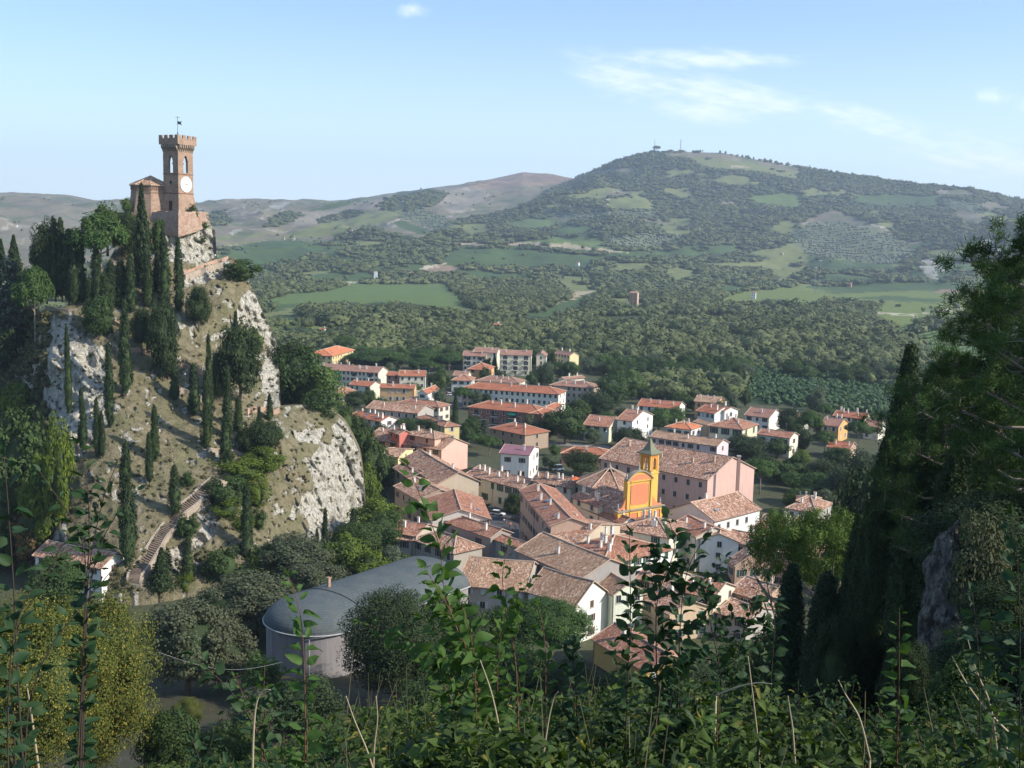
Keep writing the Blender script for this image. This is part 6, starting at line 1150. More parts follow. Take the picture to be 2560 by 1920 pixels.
for kind, g, x, t, b, w, lab in [
   ('spruce', gu, 1130, 740, 1480, 200, 'tall dark shaggy conifer overlapping the brick keep'), ('broad', gu, 850, 850, 1200, 330, 'broad round tree on the crag top left of the keep'), ('umb', gu, 800, 950, 1560, 440, 'large bright green pine crown in front of the crag top trees'),
   ('dark', gu, 1020, 890, 1260, 170, 'dark round tree tucked under the keep wall'), ('broad', gu, 1250, 950, 1240, 130, 'small leafy tree under the terrace wall'), ('dark', gu, 370, 1010, 1560, 230, 'dark open crowned tree at the upper left of the crag'),
   ('light', gu, 1000, 780, 900, 100, 'small pale tree showing over the crag top wood'), ('spruce', gu, 120, 1120, 1500, 180, 'dark spruce at the far left on the ridge'), ('spruce', gu, 20, 1150, 1500, 150, 'dark conifer cut by the left edge of the picture'),
   ('cedar', gu, 100, 1320, 2080, 420, 'silvery layered cedar at the left edge'), ('umb', gu, 280, 1380, 1980, 290, 'green pine filling the gap between the cedar and the ledge'), ('dark', gu, 60, 1450, 1900, 330, 'dark oak behind the silvery cedar'), ('dark', gk, 60, 350, 760, 330, 'dark leafy tree on the shaded left flank'),
   ('broad', gu, 1525, 840, 1040, 100, 'little tree growing against the terrace wall'), ('shrub', gu, 1400, 920, 1000, 110, 'bush rooted in the terrace wall'), ('shrub', gu, 1610, 950, 1010, 80, 'small bush at the top of the tower rock'), ('shrub', gu, 1600, 1070, 1120, 60, 'tiny bush on the face of the tower rock'),
   ('shrub', gu, 1910, 1250, 1420, 290, 'rounded bush overhanging the end of the walkway'), ('dark', gk, 1290, 200, 800, 250, 'big dark evergreen in the middle of the slope'), ('spruce', gk, 1330, 180, 780, 210, 'shaggy dark conifer behind the big evergreen'), ('dark', gk, 1120, 230, 590, 190, 'dark rounded tree left of the big evergreen'),
   ('cyp', gk, 1222, 165, 500, 60, 'thin spire of cypress rising between the dark evergreens'), ('dark', gk, 1570, 60, 410, 200, 'lone rounded holm oak high on the right of the slope'), ('broad', gk, 780, 130, 470, 260, 'leafy tree at the ledge with pale lower branches'), ('dark', gk, 1900, 350, 960, 370, 'large mixed tree crowding the cliff edge'),
   ('rust', gk, 1880, 560, 760, 190, 'reddish brown tree inside the large mixed tree'), ('lime', gk, 2000, 370, 620, 160, 'bright green tree top against the white cliff'), ('dark', gk, 2080, 1080, 1400, 250, 'dark bushy conifer above the yellow creeper'), ('spruce', gk, 2050, 1010, 1360, 120, 'small spruce beside the dark bushy conifer'), ('broad', gk, 2180, 1130, 1330, 130, 'small tree right of the dark bushy conifer'), ('dark', gk, 1720, 560, 960, 110, 'dark shrubby tree behind the tight cypress clump'), ('dark', gk, 1940, 1150, 1400, 140, 'dark bush below the curved wall')]:
    X, Y = g(x, b); on_crag(kind, X, g(x, t)[1], Y, w/3.16, lab)
# creepers and bushes along the foot
for kind, x, t, b, w, lab in [
   ('shrubl', 600, 1135, 1200, 150, 'yellow green creeper spilling over the top of the stair'), ('shrubl', 660, 1110, 1175, 110, 'yellow creeper right of the stair top'), ('shrubl', 640, 1180, 1265, 70, 'yellow green creeper hanging down the bank'), ('shrub', 560, 1180, 1270, 110, 'green bush below the stair wall'), ('shrubl', 570, 1240, 1290, 90, 'lime bush under the stair wall'),
   ('shrub', 470, 1275, 1340, 62, 'spiky grey green bush against the stair'), ('spruce', 405, 1370, 1480, 75, 'young spruce at the foot of the stair'), ('shrubl', 462, 1425, 1475, 45, 'lime bush beside the spindle shaped cypress'), ('shrubl', 605, 1270, 1330, 60, 'lime bush behind the dark lower cypress'), ('shrub', 645, 1265, 1320, 50, 'round bush on the brown bank'),
   ('shrub', 560, 1350, 1450, 110, 'green bush at the foot of the brown bank'), ('shrubl', 645, 1380, 1470, 80, 'lime bush before the grey olives'), ('lime', 150, 1055, 1330, 75, 'ivy green tree lit at the left cliff foot'), ('lime', 110, 1140, 1400, 110, 'yellow green tree leaning on the left cliff'), ('lime', 50, 960, 1080, 90, 'lit bush high on the shaded left flank'), ('broad', 60, 1050, 1350, 170, 'dark leafy tree in the shaded left gully'), ('broad', 15, 1150, 1450, 170, 'leafy tree at the left edge below the gully'), ('rust', 90, 1250, 1420, 120, 'brownish bush behind the leafy twigs'),
   ('shrub', 470, 1170, 1215, 40, 'scrubby bush left of the stair top') , ('shrubo', 700, 1340, 1420, 80, 'grey bush at the cliff foot'), ('shrub', 655, 1340, 1430, 90, 'green bush under the brown bank')]:
    on_crag(kind, x, t, b, w, lab)
def at_ground(kind, px, ytop, ybase, wpx, label, group=None, var=None, sink=0.):
    p = ground(px, ybase, 100.); r = float(np.hypot(p[0], p[1])); return plant(kind, (p[0], p[1], p[2]-.2-sink), (ybase-ytop)/F*r*1.02+sink, wpx/F*r, label, group, var)
def behind_crag(kind, px, ytop, ybase, wpx, r, label, group=None):
    p = at_r(px, ybase, r); h = (ybase-ytop)/F*r; return plant(kind, (p[0], p[1], p[2]-1.5), h+1.5, wpx/F*r, label, group)
for a in [('dark', 715, 850, 1030, 110, 345, 'dark tree rising behind the cliff edge'), ('broad', 750, 860, 1040, 150, 340, 'tall leafy tree behind the plateau of the spur'), ('light', 800, 910, 1040, 130, 335, 'loose brownish green tree on the spur plateau'), ('broad', 800, 970, 1050, 110, 322, 'dense bush at the edge of the spur plateau'),
   ('broad', 860, 1010, 1100, 80, 345, 'small tree on the far side of the spur top'), ('broad', 900, 1060, 1180, 90, 345, 'green tree behind the spur, upper one'), ('broad', 930, 1090, 1220, 100, 342, 'green tree between the spur and the old town'), ('shrub', 935, 1180, 1280, 90, 335, 'hanging green bush on the right side of the spur'), ('lime', 915, 1150, 1290, 70, 328, 'bright ivy covered tree against the spur'), ('broad', 950, 1120, 1240, 90, 352, 'leafy tree before the pale yellow wall')]:
    behind_crag(*a)
for a in [('lime', 940, 1240, 1350, 140, 'bright green tree at the foot of the white spur'), ('broadn', 890, 1300, 1420, 140, 'broad green tree under the white spur'), ('lime', 860, 1330, 1440, 130, 'bright lacy tree beside the pointed cypress'), ('broadn', 960, 1270, 1400, 130, 'green tree next to the cliff side houses'), ('lime', 930, 1370, 1450, 110, 'bright bush behind the barrel roof'),
   ('broad', 1000, 1380, 1440, 80, 'bush between the barrel roof and the small lean house'), ('olive', 740, 1340, 1460, 210, 'grey green olive below the brown bank'), ('olive', 790, 1400, 1530, 190, 'grey green olive behind the barrel roof end'), ('olive', 640, 1430, 1600, 250, 'large grey olive left of the barrel roof'), ('olive', 560, 1460, 1610, 200, 'rounded grey olive above the clearing'),
   ('olive', 470, 1490, 1740, 260, 'biggest grey olive, right of the yellow tree'), ('olive', 560, 1560, 1730, 200, 'dark grey olive beside the hall wall'), ('yel', 235, 1470, 1960, 350, 'tall yellowing tree full of golden leaves, right crown'), ('yel', 80, 1500, 1980, 400, 'tall yellowing tree behind the twigs, middle crown'), ('yel', -90, 1520, 1980, 330, 'yellowing tree at the lower left corner'),
   ('darkn', 985, 1455, 1760, 300, 'big dark round tree in front of the barrel roof'), ('darkn', 1115, 1480, 1740, 270, 'dark round tree touching the big one'), ('umbn', 1370, 1480, 1720, 240, 'dense bright green pine crown before the front houses'), ('broadn', 1240, 1500, 1720, 160, 'leafy tree hidden behind the tall shoot'), ('broad', 1180, 1440, 1540, 110, 'green bush at the end of the barrel roof'),
   ('broadn', 150, 1395, 1570, 150, 'leafy tree in front of the white house by the stair'), ('broadn', 1290, 1600, 1800, 210, 'green tree behind the shoots below the bright pine'), ('darkn', 1420, 1640, 1830, 220, 'dark tree under the yellow walled low house'), ('broadn', 1560, 1680, 1850, 220, 'broad tree in the dip behind the undergrowth'), ('darkn', 1720, 1640, 1820, 210, 'dark bushy tree below the lower houses'), ('broadn', 1850, 1600, 1790, 200, 'leafy tree between the lower houses and the twin pine'), ('dark', 1960, 1560, 1760, 170, 'dark bush under the twin umbrella pine'), ('broadn', 1110, 1650, 1850, 230, 'broad green tree below the big dark round ones'), ('dark', 760, 1690, 1850, 200, 'dark bush at the base of the grey hall'), ('olive', 640, 1720, 1860, 150, 'grey bush at the foot of the hall wall'), ('rust', 305, 1440, 1500, 24, 'small orange leaved bush by the white house corner'), ('light', 660, 1630, 1760, 110, 'pale shrub beside the hall wall'), ('yel', 470, 1740, 1830, 90, 'small yellow bush at the clearing'), ('broadn', 420, 1760, 1960, 160, 'dark bush at the bottom of the picture'), ('broadn', 560, 1800, 1990, 180, 'broad dark bush below the clearing'),
   ('shrubr', 2300, 1470, 1560, 110, 'bush with reddish berries left of the shaded rock')]:
    at_ground(*a)
# ---- big pines and evergreens on the near right hand slope
def near_tree(kind, px, ytop, wpx, r, label, var=None, tilt=0.):
    p = at_r(px, ytop, r); z = float(terr(p[0], p[1])); return plant(kind, (p[0], p[1], z-.2), p[2]-z+.2, wpx/F*r, label, None, var, tilt=tilt)
def pine(px, ytop, r, label, var, h=None):
    p = at_r(px, ytop, r); z = float(terr(p[0], p[1])); h = p[2]-z+.2; t = plant('needle', (p[0], p[1], z-.2), h, h, label, None, var)
for a in [(2740, 490, 50, 'tall open pine whose crown cuts the hills at the right edge', 0), (2600, 640, 62, 'slighter open pine beside the tallest one', 1), (2450, 880, 78, 'open pine in front of the orchard', 2), (2600, 1000, 56, 'lower open pine with twisted bare limbs', 0)]: pine(*a)
for a in [('darkn', 2620, 820, 420, 64, 'black evergreen mass at the right edge'), ('darkn', 2480, 1090, 380, 80, 'dark evergreen behind the pine limbs'), ('umbt', 2090, 1225, 300, 104, 'wide umbrella pine with twin crowns, right crown'), ('umbt', 1965, 1230, 215, 108, 'wide umbrella pine with twin crowns, left crown'), ('broadn', 2330, 1080, 220, 88, 'large dull green tree behind the right hand cypresses'), ('dark', 2170, 1150, 230, 150, 'dark grove edge tree above the old town'), ('darkn', 2310, 1230, 180, 90, 'dense dark tree between the pines'),
   ('cypn', 2270, 880, 120, 85, 'tallest black cypress spire in the right grove'), ('cypn', 2212, 1110, 100, 82, 'dark cypress at the left edge of the right grove'), ('cypn', 2330, 960, 130, 78, 'wide black cypress between the spire and the open pines'), ('cypn', 2170, 1270, 80, 84, 'shorter dark cypress below the right grove'), ('cypn', 2150, 1300, 100, 92, 'pointed dark cypress right of the twin umbrella pine'), ('cypn', 2070, 1440, 130, 88, 'bushy dark cypress in front of the umbrella pine'), ('cypn', 1985, 1420, 120, 92, 'dark shaggy cypress left of the pointed one'), ('cypn', 2225, 1340, 110, 84, 'dense dark cypress in the middle of the right group'), ('darkn', 2110, 1530, 170, 80, 'dark bush between the cypresses below the twin pine'), ('darkn', 1930, 1560, 150, 96, 'dark thicket under the left pine crown'),
   ('darkn', 2500, 1560, 330, 26, 'shaded thicket below the leafy tree at the right edge'), ('darkn', 2560, 1440, 300, 32, 'shaded bush mass at the right edge'), ('broadn', 2430, 1650, 220, 20, 'shaded bush at the foot of the grey rock'), ('darkn', 2290, 1600, 170, 34, 'dark bush left of the grey rock'), ('cypn', 2395, 1120, 120, 70, 'dark cypress behind the open pine limbs'), ('darkn', 2520, 1230, 420, 46, 'shaded leafy tree at the right edge'), ('olive', 2450, 1270, 170, 40, 'bluish leaved shrub against the dark grove')]: near_tree(*a)
for i, (az_, r_, h_, w_) in enumerate([(42, 26, 12, 8), (56, 19, 13, 9), (74, 16, 13, 9), (92, 16, 13, 9), (108, 18, 13, 9), (64, 30, 16, 10), (86, 30, 17, 11)]):
    x = r_*math.sin(math.radians(az_)); y = r_*math.cos(math.radians(az_)); plant('broadn', (x, y, float(terr(x, y))-.3), h_, w_, 'leafy tree at the viewpoint just beyond the right edge of the picture', 'trees shading the viewpoint')
# ------------------------------------------------------------------ town trees, woods, hillside forest
def clear_of_buildings(x, y, m=2.):
    for O, u, v, a, d in BLD:
        q = np.array([x, y])-O; s = q @ u; t = q @ v
        if -m < s < a+m and -m < t < d+m: return False
    return True
TT = [('cyp', ga, 1712, 740, 1240, 85, 'tall lone cypress standing in the middle of the town'), ('dark', ga, 600, 690, 920, 260, 'dark round tree below the cream gabled houses'), ('broad', ga, 760, 680, 890, 210, 'green tree beside the dark round tree'), ('dark', ga, 820, 1000, 1140, 190, 'bushy tree left of the pink houses'), ('umb', ga, 1180, 990, 1180, 260, 'flat pine behind the pink attic'), ('umb', ga, 1400, 1000, 1200, 260, 'flat green pine behind the hipped pink house'),
  ('umb', ga, 870, 240, 480, 620, 'widest umbrella pine grove crown behind the long block'), ('umb', ga, 640, 280, 450, 320, 'umbrella pine beside the yellow school'), ('umb', ga, 1110, 300, 500, 300, 'umbrella pine at the middle of the pine row'), ('umb', ga, 1350, 230, 470, 330, 'umbrella pine left of the orange hipped house'), ('umb', ga, 1330, 330, 520, 280, 'smaller umbrella pine before the row'), ('umb', ga, 500, 80, 330, 260, 'umbrella pine behind the yellow school'), ('umb', ga, 1650, 270, 470, 300, 'umbrella pine behind the orange hipped house'), ('broad', ga, 1560, 470, 720, 220, 'light green tree right of the plain cream block'), ('light', ga, 1500, 520, 700, 180, 'pale tree behind the small white house'), ('spruce', ga, 280, 200, 420, 70, 'thin dark spruce in front of the yellow school'),
  ('broad', gb, 1380, 860, 1290, 480, 'big dark round tree in the middle of the town'), ('dark', gb, 1200, 920, 1260, 260, 'dark tree at the corner of the brick block'), ('dark', gb, 1720, 690, 1020, 420, 'large brown green domed tree by the tan block'), ('broad', gb, 1520, 780, 1060, 300, 'domed tree between the dark and the brown green one'), ('broad', gb, 1900, 500, 900, 400, 'large tree right of the tan block'), ('light', gb, 2100, 450, 800, 320, 'pale yellowish tree before the wood'), ('umb', gb, 540, 1180, 1420, 270, 'bright pine behind the salmon end wall'), ('umb', gb, 380, 1160, 1330, 240, 'green pine left of the bright pine'), ('dark', gb, 2080, 1100, 1330, 330, 'dark umbrella shaped tree left of the convent'), ('dark', gb, 1560, 1340, 1640, 420, 'big dark leafy tree in front of the low red hall'), ('cyp', gb, 785, 1440, 1620, 120, 'small green conifer beside the purple roofed house'),
  ('silver', gb, 1690, 1100, 1290, 190, 'silvery cedar in front of the cream house') if False else ('pop', gb, 1690, 1100, 1290, 190, 'silver leaved tree in front of the cream house'), ('pop', gb, 1220, 1400, 1580, 220, 'grey green willow behind the purple roofed house'), ('light', gb, 1270, 1280, 1420, 150, 'yellowish small tree near the willow'), ('spruce', gb, 830, 330, 520, 150, 'spruce in front of the largest cream block'), ('spruce', gb, 600, 300, 500, 110, 'thin spruce between the cream blocks'), ('dark', gb, 1130, 400, 640, 220, 'dark tree beside the narrow cream house'), ('pop', gb, 660, 730, 850, 130, 'grey leaved tree before the white block, left one'), ('pop', gb, 830, 740, 850, 130, 'grey leaved tree before the white block, middle one'), ('pop', gb, 1050, 770, 860, 130, 'grey leaved tree before the white block, right one'), ('cedar', gb, 490, 1000, 1200, 260, 'dark cedar in front of the brick block'),
  ('cyp', gb, 1240, 270, 520, 90, 'column shaped tree left of the solitary tower block'), ('light', gc, 460, 370, 560, 230, 'yellow green tree right of the tall white house'), ('dark', gc, 230, 530, 720, 260, 'dark dome of a tree behind the convent ridge'), ('light', gc, 470, 570, 680, 110, 'feathery pale tree behind the spire'), ('dark', gc, 1150, 590, 780, 330, 'bushy tree left of the salmon roofed house'), ('broad', gc, 1400, 620, 780, 220, 'brownish tree before the salmon roofed house'), ('umb', gc, 1640, 410, 690, 220, 'tall umbrella pine between the villas and orange house'), ('umb', gc, 1770, 560, 760, 190, 'umbrella pine left of the low red roofed shed'), ('umb', gc, 2040, 490, 690, 230, 'bright umbrella pine beside the orange house'), ('lime', gc, 1590, 710, 860, 150, 'lime green garden tree below the villas'),
  ('umb', gc, 1260, 780, 1060, 320, 'bright pine beside the pink convent wall'), ('broad', gc, 1420, 800, 980, 260, 'garden tree behind the bright pine'), ('light', gc, 1530, 880, 1040, 190, 'yellow tinted garden tree near the lawn'), ('dark', gc, 1750, 790, 1010, 260, 'dark garden tree right of the lawn'), ('dark', gc, 1950, 850, 1180, 420, 'huge dark tree at the right end of the garden'), ('dark', gc, 2100, 720, 1100, 380, 'dark tree behind the right hand grove'), ('broad', gc, 1870, 680, 860, 230, 'garden tree below the low shed'), ('dark', gc, 1480, 380, 600, 180, 'dark tree between the pale house and the pine'), ('broad', gc, 1350, 420, 540, 160, 'tree at the gable of the pale house'),
  ('dark', ge, 1470, 570, 900, 230, 'round dark tree on the piazza by the street house'), ('broad', gc, 650, 260, 420, 200, 'leafy tree behind the long low house'), ('pop', gc, 1720, 220, 430, 160, 'pale poplar at the edge of the orchard'), ('broad', gi, 1180, 300, 480, 330, 'small green tree right of the brick gable'), ('broad', gi, 900, 420, 640, 260, 'tree behind the shrubs right of the white house')]
for k, g, x, t, b, w, lab in TT:
    (X, Yt), (_, Yb) = g(x, t), g(x, b); sc = {ga: 4.424, gb: 4.424, ge: 4.424, gc: 3.16, gd: 3.687, gi: 2.765}[g]; at_ground(k, X, Yt, Yb, w/sc, lab)
rs = np.random.RandomState(21); n = 0; tries = 0
KINDS = ['broad', 'dark', 'broad', 'olive' if False else 'pop', 'light', 'dark', 'broad', 'umb', 'shrub', 'shrub']
while n < 300 and tries < 12000:
    tries += 1; r = 250+540*rs.rand()**.9; az = math.radians(-17+45*rs.rand()); x, y = r*math.sin(az), r*math.cos(az); z = float(terr(x, y))
    X, Y = proj((x, y, z)); k = KINDS[rs.randint(len(KINDS))]
    if X < 700 or X > 2560 or z > 3: continue
    core_t = r < 420 and 1000 < X < 1900 and Y > 1060
    if core_t and (k != 'shrub' or rs.rand() < .93): continue
    if not (1 if landuse(np.array([[x, y, z]]))[0] in (TOWN, WOOD) else 0): continue
    w = {'shrub': 3.5, 'umb': 11, 'dark': 8, 'pop': 7}.get(k, 8)*rs.uniform(.7, 1.15)
    if not clear_of_buildings(x, y, w*.42): continue
    if any(not clear_of_buildings(x*f, y*f, .5) for f in ()): continue
    h = {'shrub': 2.6, 'umb': 11, 'dark': 9, 'pop': 10}.get(k, 9)*rs.uniform(.7, 1.1)
    plant(k, (x, y, z-.2), h, w, {'shrub': 'small green garden bush between the houses', 'umb': 'umbrella pine in the gardens between the houses', 'pop': 'grey green tree in the gardens between the houses', 'light': 'pale green tree in the gardens between the houses', 'dark': 'dark round tree in the gardens between the houses'}.get(k, 'leafy tree in the gardens between the houses'), {'shrub': 'garden bushes in the town'}.get(k, 'garden trees in the town')); n += 1
# woods: sample world positions, keep those that fall on woodland
def sample(rmin, rmax, sp, rs, kinds=(WOOD,), up=0.):
    A = math.radians(29); n = int(A*(rmax**2-rmin**2)/(sp*sp)); r = np.sqrt(rmin**2+(rmax**2-rmin**2)*rs.rand(n)); az = (rs.rand(n)*2-1)*A; x, y = r*np.sin(az), r*np.cos(az); z = terr(x, y)
    P = np.stack([x, y, z], 1); j = P+rs.randn(n, 3)*[6, 6, 0]+[0, 0, up]; ok = np.isin(landuse(j), kinds)
    for hp, hw in FHP:
        ha = math.atan2(hp[0], hp[1]); hr = math.hypot(hp[0], hp[1]); ok &= ~((np.abs(az-ha) < (hw*.75+3)/hr) & (r > hr-hr*.075) & (r < hr+hw*.6)); X, Y = proj(P); ok &= (X > -100) & (X < 2680); return P[ok], r[ok]
P, r = sample(560, 1750, 8.3, rs, up=8.); P2 = []
o = np.argsort(r); P = P[o]; r = r[o]
vis = proj(P)[0]; keep = vis > 640; near = np.where(keep & (r < 900))[0][:0]
WP = P; WR = r
cand = np.where((proj(WP)[0] > 660) & (proj(WP)[1] < 960))[0]; ind = cand[:300] if len(cand) > 300 else cand
wk = ['broad', 'broad', 'pop', 'light', 'dark', 'broad']
for c, i in enumerate(ind):
    x, y, z = WP[i]
    if not clear_of_buildings(x, y, 3): continue
    k = wk[c % 6]; k = 'broad' if rs.rand() < .3 else k; plant(k, (x, y, z-.3), rs.uniform(7, 11.5), rs.uniform(8, 13), {'pop': 'grey green poplar in the wood edge behind the town', 'light': 'pale green tree in the wood edge behind the town', 'dark': 'dark green tree in the wood edge behind the town'}.get(k, 'green tree in the wood edge behind the town'), 'trees of the wood edge behind the town', name='woodland_tree')
rest = np.setdiff1d(np.arange(len(WP)), ind)
def blob_mesh(name, P, w, h, sub, label, mat, cardn=0, cs=.2, rs=rs):
    V0, F0 = ico(sub); nv, nf = len(V0), len(F0); m = len(P); Vs = []; Fs = []; T = 8
    temp = [V0*(1+.30*fbm(V0[:, 0]*1.7+9*t, V0[:, 1]*1.7, V0[:, 2]*1.7+t, 3)[:, None]+.06*rs.randn(nv, 1)) for t in range(T)]
    pick = rs.randint(0, T, m); a = rs.rand(m)*6.283; ca, sa = np.cos(a), np.sin(a); S = np.stack(temp)[pick]
    x = S[..., 0]*ca[:, None]-S[..., 1]*sa[:, None]; y = S[..., 0]*sa[:, None]+S[..., 1]*ca[:, None]; q = .86 if cardn else 1.
    V = np.stack([x*w[:, None]/2*q, y*w[:, None]/2*q, S[..., 2]*h[:, None]*.5*q+h[:, None]*.48], -1)+P[:, None]; Fc = (F0[None]+np.arange(m)[:, None, None]*nv).reshape(-1, 3); V = V.reshape(-1, 3); fs = [Fc]
    if cardn:
        d = unit(rs.randn(m, cardn, 3)); rr = 1+.22*rs.randn(m, cardn, 1)*.6; q = d*rr*.95; Pc = np.stack([q[..., 0]*w[:, None]/2, q[..., 1]*w[:, None]/2, q[..., 2]*h[:, None]*.5+h[:, None]*.5], -1)+P[:, None]
        Cv, Cf = cards(Pc.reshape(-1, 3), unit(d.reshape(-1, 3)+rs.randn(m*cardn, 3)*.5+[0, 0, .2]), np.repeat(w, cardn)*cs*(.6+.7*rs.rand(m*cardn)), 1.4, rs=rs); fs.append(Cf+len(V)); V = np.concatenate([V, Cv])
    o = link(name, npmesh(name, V, fs, mat)); tag(o, label, 'woodland', kind='stuff'); return o
def farmat(name, c1, c2, c3):
    m = folmat(name, c1, c2, 0.); nt = m.node_tree; b = nt.nodes['Principled BSDF']; l = b.inputs['Base Color'].links[0].from_socket; n = nt.nodes.new('ShaderNodeTexNoise'); g = nt.nodes.new('ShaderNodeNewGeometry'); nt.links.new(g.outputs['Position'], n.inputs['Vector']); n.inputs['Scale'].default_value = .014; n.inputs['Detail'].default_value = 6; n.inputs['Roughness'].default_value = .75
    r = nt.nodes.new('ShaderNodeMapRange'); nt.links.new(n.outputs[0], r.inputs[0]); r.inputs[1].default_value = .42; r.inputs[2].default_value = .62; x = nt.nodes.new('ShaderNodeMix'); x.data_type = 'RGBA'; nt.links.new(r.outputs[0], x.inputs[0]); nt.links.new(l, x.inputs[6]); x.inputs[7].default_value = (*c3, 1); nt.links.new(x.outputs[2], b.inputs['Base Color']); return m
FARM = farmat('wood_green', (.042, .06, .021), (.098, .118, .038), (.125, .14, .056)); FARH = farmat('hill_wood_green', (.05, .068, .025), (.09, .11, .036), (.115, .13, .046))
R1 = rest; P = WP[R1]; m = len(P); vs_ = .75+.9*np.clip(fbm(P[:, 0]/55, P[:, 1]/90, 5, 3)*1.5+.3, 0, 1); blob_mesh('valley_woodland', P, np.exp(rs.normal(2.48, .34, m))*vs_, rs.uniform(5, 10.5, m)*(.4+.6*vs_), 1, 'dense mixed woodland filling the valley behind the town', FARM, 84, .105)
P, r = sample(1750, 4800, 14.5, rs, up=6.); m = len(P); blob_mesh('hillside_woodland', P, np.exp(rs.normal(3.12, .3, m)), rs.uniform(5, 10, m), 1, 'woodland covering the slopes of the big hill', FARH, 14, .19)
# ragged trees along the skyline of the wooded hill
sk = SKY[(SKY[:, 0] > 1435) & (SKY[:, 0] < 2570)]; xs = np.concatenate([np.arange(1440, 1640, 3.), np.arange(1800, 1990, 14.), np.arange(1990, 2300, 3.5), np.arange(2300, 2560, 6.)]); ys = np.interp(xs, SKY[:, 0], SKY[:, 1]); sr = 6000-1500*smooth(xs, 1380, 1560)-200*smooth(xs, 2000, 2500)-8
q = at_r(xs, ys+2, sr); q[:, 2] -= 2; m = len(q); blob_mesh('ridge_treeline', q, rs.uniform(8, 22, m), rs.uniform(8, 20, m), 1, 'ragged line of trees along the crest of the big hill', FARH, 9, .28)
P, r = sample(1500, 4800, 12, rs, (OLIVE,)); m = len(P); P[:, 1] = np.round(P[:, 1]/24)*24+rs.randn(m)*1.5; P[:, 2] = terr(P[:, 0], P[:, 1]); blob_mesh('olive_grove', P, rs.uniform(6, 9, m), rs.uniform(4, 6, m), 1, 'rows of silvery olive trees on the terraced hillside', folmat('far_olive', (.12, .15, .105), (.19, .22, .16), 0))
P, r = sample(1300, 4800, 60, rs, (DRY, MEAD, CLAY, YEL, VINE)); m = len(P); kk = fbm(P[:, 0]/150, P[:, 1]/150, 3, 3) > .18; P = P[kk]; m = len(P); blob_mesh('field_scrub', P, rs.uniform(6, 13, m), rs.uniform(4, 8, m), 1, 'scattered scrub and hedges between the far fields', FARH, 6, .3)
# orchard: long planted rows
P, r = sample(480, 900, 3.3, rs, (ORCH,)); ang = .5; c, s = math.cos(ang), math.sin(ang); u = P[:, 0]*c+P[:, 1]*s; v = -P[:, 0]*s+P[:, 1]*c; v = np.round(v/5.)*5.; P[:, 0] = u*c-v*s; P[:, 1] = u*s+v*c; P[:, 2] = terr(P[:, 0], P[:, 1])
kk = np.array([clear_of_buildings(a, b, 4) for a, b in P[:, :2]]) & np.isin(landuse(P), (ORCH,)); P = P[kk]; m = len(P); blob_mesh('orchard', P, rs.uniform(2.6, 4.4, m), rs.uniform(2.4, 3.6, m), 1, 'large dark green orchard planted in rows behind the villas', folmat('orchard_green', (.03, .065, .025), (.07, .12, .045), 0), 10, .3)
P, r = sample(1000, 1900, 4.2, rs, (ROWS,)); u = P[:, 0]*math.cos(.62)-P[:, 1]*math.sin(.62); v = P[:, 0]*math.sin(.62)+P[:, 1]*math.cos(.62)
u = np.round(u/11.)*11.; P[:, 0] = u*math.cos(.62)+v*math.sin(.62); P[:, 1] = -u*math.sin(.62)+v*math.cos(.62); P[:, 2] = terr(P[:, 0], P[:, 1]); P = P[landuse(P) == ROWS]; m = len(P); blob_mesh('vineyard_rows', P, rs.uniform(3.5, 5, m), rs.uniform(2, 3, m), 1, 'vineyard rows running down the slope on the right', folmat('vine_green', (.05, .09, .03), (.09, .14, .045), 0))
# rough meadow scrub at the crag foot and gully
rs2 = np.random.RandomState(8)
X = rs2.uniform(-60, 915, 9000); Y = rs2.uniform(560, 1480, 9000); c_ = np.array(CT); ytp = np.interp(X, c_[:, 0], c_[:, 1]); ok = (Y > ytp+6) & (Y < np.interp(X, [-420, 0, 100, 330, 600, 740, 917], [1330, 1400, 1460, 1490, 1440, 1420, 1410])-8)
dens = np.where((X < 120) | (Y > 1380+0*X), 1., np.where(fbm(X/60, Y/60, 3, 3) > .12, .42, .05)); ok &= rs2.rand(len(X)) < np.maximum(dens, .22); X, Y = X[ok], Y[ok]; S, rk = crag_surface(X, Y); m = len(S); sz = np.where(X < 120, rs2.uniform(1.5, 4., m), rs2.uniform(.25, 1.15, m))
blob_mesh('crag_scrub', S-[0, 0, .2], sz, sz*.8, 1, 'tufts of scrub growing over the face of the crag', folmat('scrub_green', (.055, .065, .028), (.13, .12, .06), .1), 40, .2, rs=rs2)
